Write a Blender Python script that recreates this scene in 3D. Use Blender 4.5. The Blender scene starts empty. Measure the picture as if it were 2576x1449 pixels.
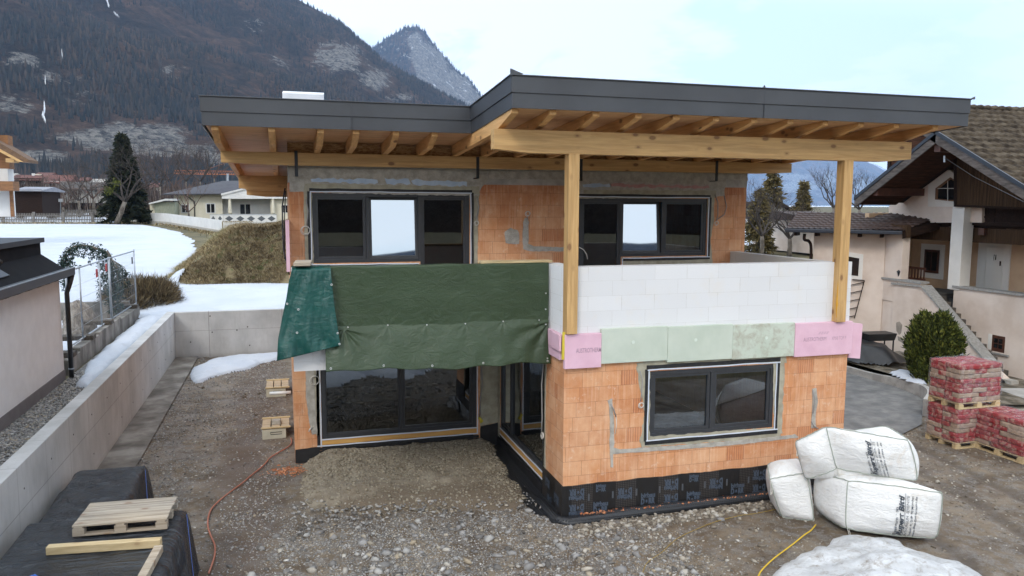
import bpy, bmesh, math, random
import numpy as np
from mathutils import Vector, Matrix
random.seed(7); RNG = np.random.default_rng(7)
S = bpy.context.scene; C = S.collection
# ---------------- camera ----------------
CH = 5.27; YAW, PIT, ROL, FPX = .2844, .1081, .0046, 1947.0
fw = np.array([math.sin(YAW)*math.cos(PIT), math.cos(YAW)*math.cos(PIT), -math.sin(PIT)])
rt = np.array([math.cos(YAW), -math.sin(YAW), 0.]); up = np.cross(rt, fw)
rt, up = rt*math.cos(ROL)+up*math.sin(ROL), -rt*math.sin(ROL)+up*math.cos(ROL)
cam = bpy.data.cameras.new('camera'); cam.sensor_width = 36; cam.lens = 36*FPX/2576
cam.clip_start = .1; cam.clip_end = 60000
co = bpy.data.objects.new('camera', cam); C.objects.link(co)
co.matrix_world = Matrix(((rt[0], up[0], -fw[0], 0), (rt[1], up[1], -fw[1], 0), (rt[2], up[2], -fw[2], CH), (0, 0, 0, 1)))
S.camera = co
# ---------------- light ----------------
SUN_EL, SUN_AZ = math.radians(38), math.radians(215)      # azimuth clockwise from +Y: behind the viewer
sl = bpy.data.lights.new('sun', 'SUN'); sl.energy = 1.5; sl.angle = math.radians(14); sl.color = (1, .95, .88)
so = bpy.data.objects.new('sun', sl); C.objects.link(so)
sd = Vector((math.sin(SUN_AZ)*math.cos(SUN_EL), math.cos(SUN_AZ)*math.cos(SUN_EL), math.sin(SUN_EL)))
so.rotation_euler = sd.to_track_quat('Z', 'Y').to_euler(); so.location = (-10, -10, 30)
W = bpy.data.worlds.new('World'); S.world = W; W.use_nodes = True
nt = W.node_tree; nt.nodes.clear(); nn = nt.nodes.new; lk = nt.links.new
wo = nn('ShaderNodeOutputWorld'); bg = nn('ShaderNodeBackground'); bg.inputs[1].default_value = .13
sky = nn('ShaderNodeTexSky'); sky.sky_type = 'NISHITA'; sky.sun_disc = False
sky.sun_elevation = SUN_EL; sky.sun_rotation = SUN_AZ; sky.air_density = 1.2; sky.dust_density = 1.5
tc = nn('ShaderNodeTexCoord'); mp = nn('ShaderNodeMapping'); mp.inputs['Scale'].default_value = (1, 1, 3.2)
n1 = nn('ShaderNodeTexNoise'); n1.inputs['Scale'].default_value = 2.2; n1.inputs['Detail'].default_value = 7; n1.inputs['Roughness'].default_value = .6; n1.inputs['Distortion'].default_value = .5
rp = nn('ShaderNodeValToRGB'); rp.color_ramp.elements[0].position = .41; rp.color_ramp.elements[1].position = .55
sx = nn('ShaderNodeSeparateXYZ'); m1 = nn('ShaderNodeMapRange'); m1.inputs[1].default_value = -.1; m1.inputs[2].default_value = .75; m1.inputs[3].default_value = 0; m1.inputs[4].default_value = .75
ad = nn('ShaderNodeMath'); ad.operation = 'ADD'; ad.use_clamp = True
hz = nn('ShaderNodeMapRange'); hz.inputs[1].default_value = .35; hz.inputs[2].default_value = 0.0; hz.inputs[3].default_value = 0; hz.inputs[4].default_value = .25
ad2 = nn('ShaderNodeMath'); ad2.operation = 'ADD'; ad2.use_clamp = True
mx = nn('ShaderNodeMix'); mx.data_type = 'RGBA'; mx.inputs[7].default_value = (13.5, 13.5, 13.3, 1)
th = nn('ShaderNodeMix'); th.data_type = 'RGBA'; th.inputs[0].default_value = .8; th.inputs[7].default_value = (5.2, 9.2, 10.6, 1)
lk(tc.outputs['Generated'], mp.inputs[0]); lk(mp.outputs[0], n1.inputs['Vector']); lk(n1.outputs[0], rp.inputs[0])
lk(tc.outputs['Generated'], sx.inputs[0]); lk(sx.outputs[0], m1.inputs[0]); lk(sx.outputs[2], hz.inputs[0])
lk(rp.outputs[0], ad.inputs[0]); lk(m1.outputs[0], ad.inputs[1]); lk(ad.outputs[0], ad2.inputs[0]); lk(hz.outputs[0], ad2.inputs[1])
lk(sky.outputs[0], th.inputs[6]); lk(th.outputs[2], mx.inputs[6]); lk(ad2.outputs[0], mx.inputs[0]); 
# thin bright overcast towards the hidden sun
dp = nn('ShaderNodeVectorMath'); dp.operation = 'DOT_PRODUCT'; dp.inputs[1].default_value = tuple(sd); lk(tc.outputs['Generated'], dp.inputs[0])
m2 = nn('ShaderNodeMapRange'); m2.interpolation_type = 'SMOOTHSTEP'; m2.inputs[1].default_value = -.05; m2.inputs[2].default_value = 1.0; m2.inputs[3].default_value = 0; m2.inputs[4].default_value = 1; lk(dp.outputs['Value'], m2.inputs[0])
gl_ = nn('ShaderNodeMix'); gl_.data_type = 'RGBA'; gl_.inputs[7].default_value = (11, 11, 10.6, 1); lk(m2.outputs[0], gl_.inputs[0]); lk(mx.outputs[2], gl_.inputs[6]); lk(gl_.outputs[2], bg.inputs[0]); lk(bg.outputs[0], wo.inputs[0])
vs = S.view_settings; vs.view_transform = 'Standard'; vs.look = 'None'; vs.gamma = 1; vs.exposure = 0.62; vs.use_curve_mapping = False
S.render.engine = 'CYCLES'
S.cycles.max_bounces = 8; S.cycles.transparent_max_bounces = 16
# ---------------- measuring helpers: a photo direction met with a plane of the site ----------------
def ray(x, y): return fw+rt*(x-1288)/FPX-up*(y-724.5)/FPX
def onY(x, y, Y): d = ray(x, y); return d*(Y/d[1])+[0, 0, CH]
def onX(x, y, X): d = ray(x, y); return d*(X/d[0])+[0, 0, CH]
def onZ(x, y, Z): d = ray(x, y); return d*((Z-CH)/d[2])+[0, 0, CH]
# ---------------- object helpers ----------------
LOC = {}
def tag(o, label=None, cat=None, group=None, kind=None):
    if label: o['label'] = label
    if cat: o['category'] = cat
    if group: o['group'] = group
    if kind: o['kind'] = kind
    return o
def thing(name, label, cat, loc=(0, 0, 0), group=None, rotz=0):
    o = bpy.data.objects.new(name, None); C.objects.link(o); o.location = loc; o.rotation_euler[2] = rotz
    o.empty_display_size = .2; LOC[o.name] = (Vector(loc), rotz); return tag(o, label, cat, group)
def link(name, me, m, parent=None, smooth=False):
    o = bpy.data.objects.new(name, me); C.objects.link(o)
    if m: me.materials.append(m)
    if parent is not None:
        o.parent = parent
        L, rz = LOC[parent.name]
        if L.length > 0 or rz:
            me.transform(Matrix.Rotation(-rz, 4, 'Z') @ Matrix.Translation(-L))
        LOC[o.name] = (L, rz)
    else: LOC[o.name] = (Vector((0, 0, 0)), 0)
    if smooth: me.polygons.foreach_set('use_smooth', [True]*len(me.polygons))
    me.update(); return o
def npmesh(name, V, F, m, parent=None, smooth=False, attr=None):
    V = np.asarray(V, np.float32).reshape(-1, 3); F = np.asarray(F, np.int32); k = F.shape[1]
    me = bpy.data.meshes.new(name); me.vertices.add(len(V)); me.vertices.foreach_set('co', V.ravel())
    me.loops.add(F.size); me.loops.foreach_set('vertex_index', F.ravel())
    me.polygons.add(len(F)); me.polygons.foreach_set('loop_start', np.arange(0, F.size, k, dtype=np.int32))
    me.update(calc_edges=True)
    if attr is not None:
        a = me.attributes.new('tone', 'FLOAT', 'POINT'); a.data.foreach_set('value', np.asarray(attr, np.float32))
    return link(name, me, m, parent, smooth)
class MB:
    def __init__(s): s.v = []; s.f = []
    def add(s, vs, fs):
        b = len(s.v); s.v += [tuple(map(float, v)) for v in vs]; s.f += [tuple(b+i for i in f) for f in fs]; return s
    def box(s, a, b):
        x0, x1 = sorted((a[0], b[0])); y0, y1 = sorted((a[1], b[1])); z0, z1 = sorted((a[2], b[2]))
        return s.hexa([(x0, y0, z0), (x1, y0, z0), (x1, y1, z0), (x0, y1, z0), (x0, y0, z1), (x1, y0, z1), (x1, y1, z1), (x0, y1, z1)])
    def hexa(s, p): return s.add(p, [(0, 3, 2, 1), (4, 5, 6, 7), (0, 1, 5, 4), (1, 2, 6, 5), (2, 3, 7, 6), (3, 0, 4, 7)])
    def bar(s, p, q, w, h, upv=(0, 0, 1)):     # beam p->q, width w sideways, height h along up, centred
        p = Vector(p); q = Vector(q); d = (q-p).normalized(); u = Vector(upv); sd_ = d.cross(u)
        if sd_.length < 1e-4: sd_ = d.cross(Vector((0, 1, 0)))
        sd_.normalize(); u = sd_.cross(d).normalized(); a = sd_*w/2; b = u*h/2
        return s.hexa([p-a-b, p+a-b, q+a-b, q-a-b, p-a+b, p+a+b, q+a+b, q-a+b])
    def prism(s, pts, d):                        # pts: ordered 3d outline, extruded by vector d
        n = len(pts); P = [Vector(p) for p in pts]; D = Vector(d)
        return s.add([*P, *[p+D for p in P]], [tuple(range(n))[::-1], tuple(range(n, 2*n))]+[(i, (i+1) % n, (i+1) % n+n, i+n) for i in range(n)])
    def tube(s, pts, r, n=6, cap=True):
        P = [Vector(p) for p in pts]; R = r if hasattr(r, '__len__') else [r]*len(P); vs = []; u = None
        for i, p in enumerate(P):
            d = (P[min(i+1, len(P)-1)]-P[max(i-1, 0)]).normalized()
            if u is None: u = d.orthogonal().normalized()
            else: u = (u-d*u.dot(d)); u = u.normalized() if u.length > 1e-6 else d.orthogonal().normalized()
            w = d.cross(u)
            vs += [p+(u*math.cos(2*math.pi*k/n)+w*math.sin(2*math.pi*k/n))*R[i] for k in range(n)]
        fs = [(i*n+k, i*n+(k+1) % n, (i+1)*n+(k+1) % n, (i+1)*n+k) for i in range(len(P)-1) for k in range(n)]
        if cap: fs += [tuple(range(n))[::-1], tuple((len(P)-1)*n+k for k in range(n))]
        return s.add(vs, fs)
    def build(s, name, m, parent=None, smooth=False, bev=0, label=None):
        me = bpy.data.meshes.new(name); me.from_pydata(s.v, [], s.f)
        bm = bmesh.new(); bm.from_mesh(me); bmesh.ops.recalc_face_normals(bm, faces=bm.faces); bm.to_mesh(me); bm.free()
        o = link(name, me, m, parent, smooth)
        if bev:
            b = o.modifiers.new('bevel', 'BEVEL'); b.width = bev; b.segments = 2; b.limit_method = 'ANGLE'
        if label: o['label'] = label
        return o
def kids(o): return [c for c in bpy.data.objects if c.parent == o]
def copy_tree(o, parent=None, loc=None, label=None, rotz=None, scale=None):
    c = o.copy(); C.objects.link(c)
    if parent is not None: c.parent = parent
    if loc is not None: c.location = loc
    if label: c['label'] = label
    if rotz is not None: c.rotation_euler[2] = rotz
    if scale is not None: c.scale = (scale,)*3 if not hasattr(scale, '__len__') else scale
    for k in kids(o): copy_tree(k, c)
    return c
# ---------------- material helpers ----------------
class G:
    def __init__(s, name):
        s.m = bpy.data.materials.new(name); s.m.use_nodes = True; s.t = s.m.node_tree; s.n = s.t.nodes; s.b = s.n['Principled BSDF']; s.o = s.n['Material Output']
        s.co = s.n.new('ShaderNodeTexCoord').outputs['Object']
    def L(s, a, b): s.t.links.new(a, b)
    def new(s, t, **k):
        x = s.n.new(t)
        for a, v in k.items(): setattr(x, a, v)
        return x
    def val(s, x, i, v):
        if isinstance(v, bpy.types.NodeSocket): s.L(v, x.inputs[i])
        else: x.inputs[i].default_value = v
    def map(s, sc=(1, 1, 1), loc=(0, 0, 0), rot=(0, 0, 0), v=None):
        x = s.new('ShaderNodeMapping'); s.L(v or s.co, x.inputs[0]); x.inputs['Scale'].default_value = sc; x.inputs['Location'].default_value = loc; x.inputs['Rotation'].default_value = rot; return x.outputs[0]
    def noise(s, sc, det=4, ro=.55, v=None, dist=0):
        x = s.new('ShaderNodeTexNoise'); s.L(v or s.co, x.inputs['Vector']); x.inputs['Scale'].default_value = sc; x.inputs['Detail'].default_value = det; x.inputs['Roughness'].default_value = ro; x.inputs['Distortion'].default_value = dist; return x.outputs[0]
    def voro(s, sc, out='Distance', feat='F1', v=None, rnd=1):
        x = s.new('ShaderNodeTexVoronoi', feature=feat); s.L(v or s.co, x.inputs['Vector']); x.inputs['Scale'].default_value = sc; x.inputs['Randomness'].default_value = rnd; return x.outputs[out]
    def wave(s, sc, v=None, dirn='X', dist=0, det=2, dsc=1):
        x = s.new('ShaderNodeTexWave', bands_direction=dirn); s.L(v or s.co, x.inputs['Vector']); x.inputs['Scale'].default_value = sc; x.inputs['Distortion'].default_value = dist; x.inputs['Detail'].default_value = det; x.inputs['Detail Scale'].default_value = dsc; return x.outputs['Fac'] if 'Fac' in x.outputs else x.outputs[1]
    def ramp(s, f, st, interp='LINEAR'):
        x = s.new('ShaderNodeValToRGB'); e = x.color_ramp.elements; x.color_ramp.interpolation = interp
        while len(e) < len(st): e.new(.5)
        for i, (p, c) in enumerate(st):
            e[i].position = p; e[i].color = (c, c, c, 1) if not hasattr(c, '__len__') else (*c, 1)
        s.L(f, x.inputs[0]); return x.outputs[0]
    def mix(s, f, a, b, mode='MIX'):
        x = s.new('ShaderNodeMix', data_type='RGBA', blend_type=mode); s.val(x, 0, f)
        for i, v in ((6, a), (7, b)):
            if isinstance(v, tuple): v = (*v, 1) if len(v) == 3 else v
            s.val(x, i, v)
        return x.outputs[2]
    def math(s, op, a, b=0, clamp=False):
        x = s.new('ShaderNodeMath', operation=op, use_clamp=clamp); s.val(x, 0, a); s.val(x, 1, b); return x.outputs[0]
    def bump(s, h, st=.3, d=.01, nrm=None):
        x = s.new('ShaderNodeBump'); x.inputs['Strength'].default_value = st; x.inputs['Distance'].default_value = d; s.L(h, x.inputs['Height'])
        if nrm: s.L(nrm, x.inputs['Normal'])
        s.L(x.outputs[0], s.b.inputs['Normal']); return x.outputs[0]
    def col(s, c): s.val(s.b, 'Base Color', (*c, 1) if isinstance(c, tuple) and len(c) == 3 else c); return s
    def r(s, v): s.val(s.b, 'Roughness', v); return s
    def xyz(s):
        x = s.new('ShaderNodeSeparateXYZ'); s.L(s.co, x.inputs[0]); return x.outputs
def gm(name, cols, sc=3, st=(1, 1, 1), rough=.8, bsc=None, bst=.3, bd=.01, det=5, metal=0, spec=.5):
    g = G(name); v = g.map(st); n = g.noise(sc, det, .6, v)
    k = len(cols); g.col(g.ramp(n, [(.37+.26*i/max(k-1, 1), c) for i, c in enumerate(cols)])) if k > 1 else g.col(cols[0])
    g.r(rough); g.b.inputs['Metallic'].default_value = metal; g.b.inputs['Specular IOR Level'].default_value = spec
    if bsc: g.bump(g.noise(bsc, 4, .6, v), bst, bd)
    return g.m
def wood(name, axis, c0=(.47, .27, .10), c1=(.61, .385, .16), knots=1.0, rough=.6):
    g = G(name); s_ = [14., 14., 14.]; s_[axis] = .9; v = g.map(tuple(s_))
    base = g.ramp(g.noise(1.6, 6, .65, v, .6), [(.36, c0), (.64, c1)]); base = g.mix(g.ramp(g.noise(.9, 3, .5, v, .3), [(.48, 0.), (.62, .4)]), base, tuple(q*.62 for q in c0))
    k_ = [1., 1., 1.]; k_[axis] = .55
    d = g.voro(5.2, v=g.map(tuple(k_)))
    msk = g.ramp(d, [(.0, 1.), (.15, 1.), (.18, .35), (.27, 0.)])
    if knots: vc = g.new('ShaderNodeSeparateColor'); g.L(g.voro(5.2, 'Color', v=g.map(tuple(k_))), vc.inputs[0]); msk = g.math('MULTIPLY', msk, g.math('GREATER_THAN', vc.outputs[0], .42)); base = g.mix(g.math('MULTIPLY', msk, .85*knots), base, (.14, .05, .018))
    big = g.noise(.7, 2, .5); base = g.mix(g.ramp(big, [(.35, 0.), (.7, .22)]), base, (.62, .40, .18))
    g.col(base).r(rough); g.bump(g.noise(2, 4, .6, v), .15, .004); return g.m
WX, WY, WZ = wood('spruce_x', 0), wood('spruce_y', 1, (.58, .30, .105), (.74, .43, .175)), wood('spruce_z', 2)
PLY = wood('soffit_board', 0, (.50, .275, .13), (.64, .38, .20), .4)
OLDW = wood('weathered_pale_wood', 0, (.26, .225, .185), (.46, .41, .34), .7, .85)
OLDX = wood('pallet_wood', 0, (.36, .27, .17), (.56, .46, .33), .5, .85)
PALE = wood('sawn_timber', 0, (.45, .34, .18), (.62, .50, .30), .6, .8)
def brick(name, ax, c0=(.66, .315, .145), c1=(.54, .225, .095)):
    g = G(name); X = g.xyz(); u = X[ax]; z = X[2]
    row = g.math('FLOOR', g.math('DIVIDE', z, .25)); uo = g.math('ADD', u, g.math('MULTIPLY', g.math('FLOORED_MODULO', row, 2), .17))
    uo = g.math('ADD', uo, g.math('MULTIPLY', g.math('FLOORED_MODULO', row, 3), .11))
    cell = g.math('FLOOR', g.math('DIVIDE', uo, .345))
    cb = g.new('ShaderNodeCombineXYZ'); g.L(cell, cb.inputs[0]); g.L(row, cb.inputs[1])
    wn = g.new('ShaderNodeTexWhiteNoise', noise_dimensions='2D'); g.L(cb.outputs[0], wn.inputs[0]); rnd = wn.outputs[0]
    fu = g.math('FRACT', g.math('DIVIDE', uo, .345)); fz = g.math('FRACT', g.math('DIVIDE', z, .25))
    jw = g.noise(9, 3); jt = g.math('MULTIPLY', jw, .024)
    ju = g.math('LESS_THAN', g.math('ABSOLUTE', g.math('SUBTRACT', fu, .5)), g.math('SUBTRACT', .502, jt))
    jz = g.math('LESS_THAN', g.math('ABSOLUTE', g.math('SUBTRACT', fz, .5)), g.math('SUBTRACT', .500, jt))
    inside = g.math('MULTIPLY', ju, jz)
    base = g.mix(rnd, c0, c1)
    stn = [1., 1., 1.]; stn[ax] = 26; stn[2] = 1.2
    vv = g.map(tuple(stn)); base = g.mix(g.ramp(g.noise(1.5, 4, .7, vv), [(.3, 0.), (.75, .35)]), base, (.46, .18, .075))
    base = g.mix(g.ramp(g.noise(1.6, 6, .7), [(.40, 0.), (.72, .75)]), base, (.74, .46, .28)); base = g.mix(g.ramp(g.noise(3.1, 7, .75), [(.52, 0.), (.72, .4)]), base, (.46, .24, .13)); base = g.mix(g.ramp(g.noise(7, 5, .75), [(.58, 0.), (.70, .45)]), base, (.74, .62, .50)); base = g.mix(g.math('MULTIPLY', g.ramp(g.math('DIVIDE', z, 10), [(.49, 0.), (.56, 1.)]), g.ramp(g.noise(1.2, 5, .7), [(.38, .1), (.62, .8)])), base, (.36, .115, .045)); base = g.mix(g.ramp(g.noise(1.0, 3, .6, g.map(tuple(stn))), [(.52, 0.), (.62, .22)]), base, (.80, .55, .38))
    groov = g.math('GREATER_THAN', rnd, .955)
    wv = g.math('SINE', g.math('MULTIPLY', u, 2*math.pi/.045)); wv = g.math('GREATER_THAN', wv, .55)
    fine = g.math('SINE', g.math('MULTIPLY', u, 2*math.pi/.0132))
    base = g.mix(g.math('MULTIPLY', groov, .35), base, (.56, .20, .08))
    base = g.mix(g.math('MULTIPLY', g.math('MULTIPLY', groov, wv), .4), base, (.22, .07, .03))
    base = g.mix(g.math('MULTIPLY', g.math('SUBTRACT', 1, inside), .6), base, (.28, .11, .05))
    g.col(base).r(.9)
    h = g.math('ADD', g.math('MULTIPLY', inside, 1.), g.math('MULTIPLY', fine, .12)); h = g.math('SUBTRACT', h, g.math('MULTIPLY', g.math('MULTIPLY', groov, wv), .8))
    h = g.math('ADD', h, g.math('MULTIPLY', g.noise(30, 3), .5)); g.bump(h, .55, .006); return g.m
BRX, BRY = brick('clay_block_x', 0), brick('clay_block_y', 1)
def blocks(name, ax, c=(.70, .70, .705), w=.6, h=.25):
    g = G(name); X = g.xyz(); u = X[ax]; z = X[2]; row = g.math('FLOOR', g.math('DIVIDE', g.math('ADD', z, -.02), h))
    uo = g.math('ADD', u, g.math('MULTIPLY', g.math('FLOORED_MODULO', row, 2), w*.28)); uo = g.math('ADD', uo, .07)
    cb = g.new('ShaderNodeCombineXYZ'); g.L(g.math('FLOOR', g.math('DIVIDE', uo, w)), cb.inputs[0]); g.L(row, cb.inputs[1])
    wn = g.new('ShaderNodeTexWhiteNoise', noise_dimensions='2D'); g.L(cb.outputs[0], wn.inputs[0])
    fu = g.math('FRACT', g.math('DIVIDE', uo, w)); fz = g.math('FRACT', g.math('DIVIDE', g.math('ADD', z, -.02), h))
    n = g.math('MULTIPLY', g.ramp(g.noise(5, 4, .7), [(.45, 0.), (.7, 1.)]), .010)
    ju = g.math('GREATER_THAN', g.math('ABSOLUTE', g.math('SUBTRACT', fu, .5)), g.math('SUBTRACT', .496, n))
    jz = g.math('GREATER_THAN', g.math('ABSOLUTE', g.math('SUBTRACT', fz, .5)), g.math('SUBTRACT', .493, n))
    j = g.math('MAXIMUM', ju, jz)
    base = g.mix(wn.outputs[0], c, tuple(v*.94 for v in c)); base = g.mix(g.ramp(g.noise(2.5, 5, .7), [(.55, 0.), (.75, .35)]), base, (.70, .64, .56))
    base = g.mix(g.math('MULTIPLY', j, .55), base, (.50, .48, .45)); g.col(base).r(.9)
    g.bump(g.math('SUBTRACT', g.noise(80, 2), g.math('MULTIPLY', j, 2)), .3, .003); return g.m
def glass():
    g = G('window_glass'); t = g.new('ShaderNodeBsdfTransparent'); t.inputs[0].default_value = (.34, .38, .37, 1)
    gl = g.new('ShaderNodeBsdfGlossy'); gl.inputs['Roughness'].default_value = .004; gl.inputs[0].default_value = (.92, .96, 1, 1)
    lw = g.new('ShaderNodeFresnel'); lw.inputs[0].default_value = 1.5
    f = g.math('ADD', g.math('MULTIPLY', lw.outputs[0], 1.8), .05, True)
    bp = g.new('ShaderNodeBump'); bp.inputs['Strength'].default_value = .02; bp.inputs['Distance'].default_value = .02; g.L(g.noise(1.3, 1), bp.inputs['Height']); g.L(bp.outputs[0], gl.inputs['Normal'])
    mxs = g.new('ShaderNodeMixShader'); g.L(f, mxs.inputs[0]); g.L(t.outputs[0], mxs.inputs[1]); g.L(gl.outputs[0], mxs.inputs[2]); g.L(mxs.outputs[0], g.o.inputs[0]); return g.m
GLASS = glass()
def mirrorglass():
    g = G('coated_glass'); g.col((.40, .45, .50)); g.r(.02); g.b.inputs['Metallic'].default_value = 1; return g.m
MIRR = mirrorglass()
FRAME = gm('anthracite_frame', [(.030, .032, .036), (.036, .038, .043)], 8, rough=.38)
TAPEW = gm('white_tape', [(.62, .66, .74)], rough=.5); TAPEB = gm('black_sealing_band', [(.006, .006, .007), (.02, .02, .022)], 18, rough=.55, bsc=60, bst=.5)
BLK = gm('black_plastic', [(.012, .012, .013), (.022, .022, .024)], 4, rough=.45)
CONC = gm('concrete', [(.30, .29, .27), (.40, .385, .36), (.47, .455, .43)], 2.2, rough=.9, bsc=25, bst=.2)
PLAS = gm('plaster_coat', [(.30, .275, .205), (.42, .39, .30)], 5, rough=.9, bsc=40, bst=.5)
GREYP = gm('grey_mortar', [(.33, .31, .27), (.47, .44, .39)], 7, rough=.95, bsc=45, bst=.7, bd=.02)
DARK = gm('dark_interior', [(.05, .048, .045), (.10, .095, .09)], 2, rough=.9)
INTW = gm('darkened_plaster', [(.16, .15, .14), (.22, .21, .19)], 2, rough=.9)  # room shade put into a dark grey, so the rooms read unlit
METAL = gm('galvanised_steel', [(.30, .33, .36), (.42, .45, .48)], 5, rough=.4, metal=.7)
ANTH = gm('anthracite_sheet_metal', [(.044, .047, .054), (.056, .060, .068)], 1.2, rough=.42, spec=.5, bsc=2.5, bst=.04)
CABLE = gm('grey_cable', [(.30, .29, .28)], rough=.6); WCABLE = gm('white_cable', [(.62, .60, .55)], rough=.6)
# ======================= GROUND AND TERRAIN =======================
def vnoise(x, y, sc, seed=0):              # cheap value noise for geometry, vectorised
    x = np.asarray(x, float)*sc+seed*17.13; y = np.asarray(y, float)*sc+seed*9.71
    xi = np.floor(x).astype(np.int64); yi = np.floor(y).astype(np.int64); fx = x-xi; fy = y-yi
    fx = fx*fx*(3-2*fx); fy = fy*fy*(3-2*fy)
    def h(a, b):
        n = (a*374761393+b*668265263+seed*1442695) & 0x7fffffff
        n = (n ^ (n >> 13))*1274126177 & 0x7fffffff
        return ((n ^ (n >> 16)) & 0xffff)/65535.
    return (h(xi, yi)*(1-fx)+h(xi+1, yi)*fx)*(1-fy)+(h(xi, yi+1)*(1-fx)+h(xi+1, yi+1)*fx)*fy
def fbm(x, y, sc, octv=4, seed=0, g=.5):
    t = 0; a = 1; s_ = 0
    for i in range(octv): t = t+a*vnoise(x, y, sc*2**i, seed+i); s_ += a; a *= g
    return t/s_-.5
def sm(a, b, x): t = np.clip((np.asarray(x, float)-a)/(b-a), 0, 1); return t*t*(3-2*t)
def TER(x, y): return 1.42+1.3*np.clip((np.asarray(y, float)-30)/65, 0, 1)
def gridmesh(name, xs, ys, zf, m, parent=None, mask=None, smooth=True):
    X, Y = np.meshgrid(xs, ys); Z = zf(X, Y); nx, ny = len(xs), len(ys); V = np.stack([X, Y, Z], -1).reshape(-1, 3)
    i = np.arange(nx*ny).reshape(ny, nx); F = np.stack([i[:-1, :-1], i[:-1, 1:], i[1:, 1:], i[1:, :-1]], -1).reshape(-1, 4)
    if mask is not None:
        mk = mask(X, Y); keep = (mk[:-1, :-1] & mk[:-1, 1:] & mk[1:, 1:] & mk[1:, :-1]).ravel(); F = F[keep]
        u, inv = np.unique(F, return_inverse=True); V = V[u]; F = inv.reshape(-1, 4)
    return npmesh(name, V, F, m, parent, smooth)
# ground material: mud, grit and small stones
def ground_mat():
    g = G('construction_ground'); X = g.xyz()
    mud = g.ramp(g.noise(1.3, 6, .65), [(.36, (.095, .066, .042)), (.5, (.165, .122, .080)), (.64, (.25, .195, .135))])
    st = g.ramp(g.voro(26, 'Color'), [(.1, (.12, .11, .105)), (.5, (.24, .23, .22)), (.9, (.42, .40, .37))])
    st2 = g.ramp(g.voro(62, 'Color'), [(.1, (.10, .09, .08)), (.9, (.36, .34, .31))])
    e = g.ramp(g.voro(26, 'Distance', 'DISTANCE_TO_EDGE'), [(.0, 0.), (.08, 1.)])
    st = g.mix(e, (.05, .045, .04), st)
    low = g.math('MULTIPLY', g.ramp(g.math('MULTIPLY', X[1], .05), [(.60, 1.), (.66, 0.)]), g.ramp(g.math('MULTIPLY', g.math('ADD', X[0], g.math('MULTIPLY', g.noise(.8, 4), 2)), .1), [(.55, 1.), (.68, .0)]))
    a = g.math('MULTIPLY', g.ramp(g.noise(.55, 4, .6), [(.45, .1), (.65, .75)]), g.math('ADD', .35, low), True); b = g.ramp(g.noise(4.5, 4, .7), [(.46, 0.), (.58, 1.)])
    base = g.mix(g.math('MULTIPLY', b, .5), mud, st2); base = g.mix(g.math('MULTIPLY', a, b), base, st)
    # worn brown wheel/foot track and drier grey ground to the lower centre
    tr = g.math('ABSOLUTE', g.math('ADD', X[0], g.math('ADD', 1.25, g.math('MULTIPLY', g.noise(.5, 2), -.9))))
    tr = g.ramp(tr, [(.25, .75), (.8, 0.)]); base = g.mix(tr, base, (.115, .078, .055))
    yy = g.math('SUBTRACT', X[1], 8); cv = g.math('ADD', g.math('SUBTRACT', g.math('SUBTRACT', X[0], 9.3), g.math('MULTIPLY', yy, .42)), g.math('MULTIPLY', g.math('MULTIPLY', yy, yy), .035))
    for o_ in (0, 1.55, 2.6): base = g.mix(g.ramp(g.math('ABSOLUTE', g.math('SUBTRACT', cv, g.math('ADD', o_-.15, g.math('MULTIPLY', g.noise(1, 4), .3)))), [(.04, .6), (.22, 0.)]), base, (.085, .064, .045))
    g.col(base).r(g.ramp(g.noise(1.1, 3), [(.4, .5), (.6, .9)]))
    h = g.math('ADD', g.math('MULTIPLY', e, .5), g.noise(40, 4, .7)); h = g.math('ADD', h, g.math('MULTIPLY', g.noise(5, 4), 1.5)); g.bump(h, .8, .02); return g.m
GND = ground_mat()
ASPH = gm('asphalt', [(.15, .148, .146), (.19, .187, .183), (.24, .235, .225)], 2.5, rough=.97, bsc=90, bst=.6, det=12, spec=.15)
EARTH = gm('field_grass_soil', [(.05, .05, .025), (.10, .085, .04), (.15, .125, .065)], .8, rough=1, bsc=4, bst=.6, bd=.05)
SNOW = gm('snow', [(.46, .50, .565), (.52, .555, .61)], .6, rough=.75, bsc=3, bst=.6, bd=.06, det=9)
def dsnow():
    g = G('old_snow'); b = g.ramp(g.noise(2.2, 5, .6), [(.35, (.46, .46, .46)), (.6, (.66, .67, .68))])
    d = g.ramp(g.noise(5, 9, .8, dist=.8), [(.50, 0.), (.66, .8)]); g.col(g.mix(d, b, (.24, .19, .14))).r(.7); g.bump(g.noise(9, 7, .7), .9, .05); return g.m
OSNOW = dsnow()
def gz(X, Y):                                # heights of the plot
    z = .05*fbm(X, Y, .5, 4, 3)+.022*fbm(X, Y, 5, 3, 5)
    for o_ in (0, 1.55, 2.6):                # wheel ruts curving in from the drive
        d = np.abs((np.asarray(X)-9.3-o_)-.42*(np.asarray(Y)-8)+.035*(np.asarray(Y)-8)**2+.15*fbm(X, Y, .9, 3, 91)); z = z-(.032*np.exp(-(d/.13)**2)-.014*np.exp(-((d-.27)/.10)**2))*sm(15.5, 13, Y)
    return z
xs = np.arange(-3.68, 17.01, .09); ys = np.arange(3, 28.3, .09)
o = gridmesh('ground', xs, ys, gz, GND); tag(o, kind='structure')
o = MB().add([(-900, -900, -.12), (1200, -900, -.12), (1200, 28.2, -.12), (-900, 28.2, -.12)], [(0, 1, 2, 3)]).build('ground', EARTH); tag(o, kind='structure')
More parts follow.
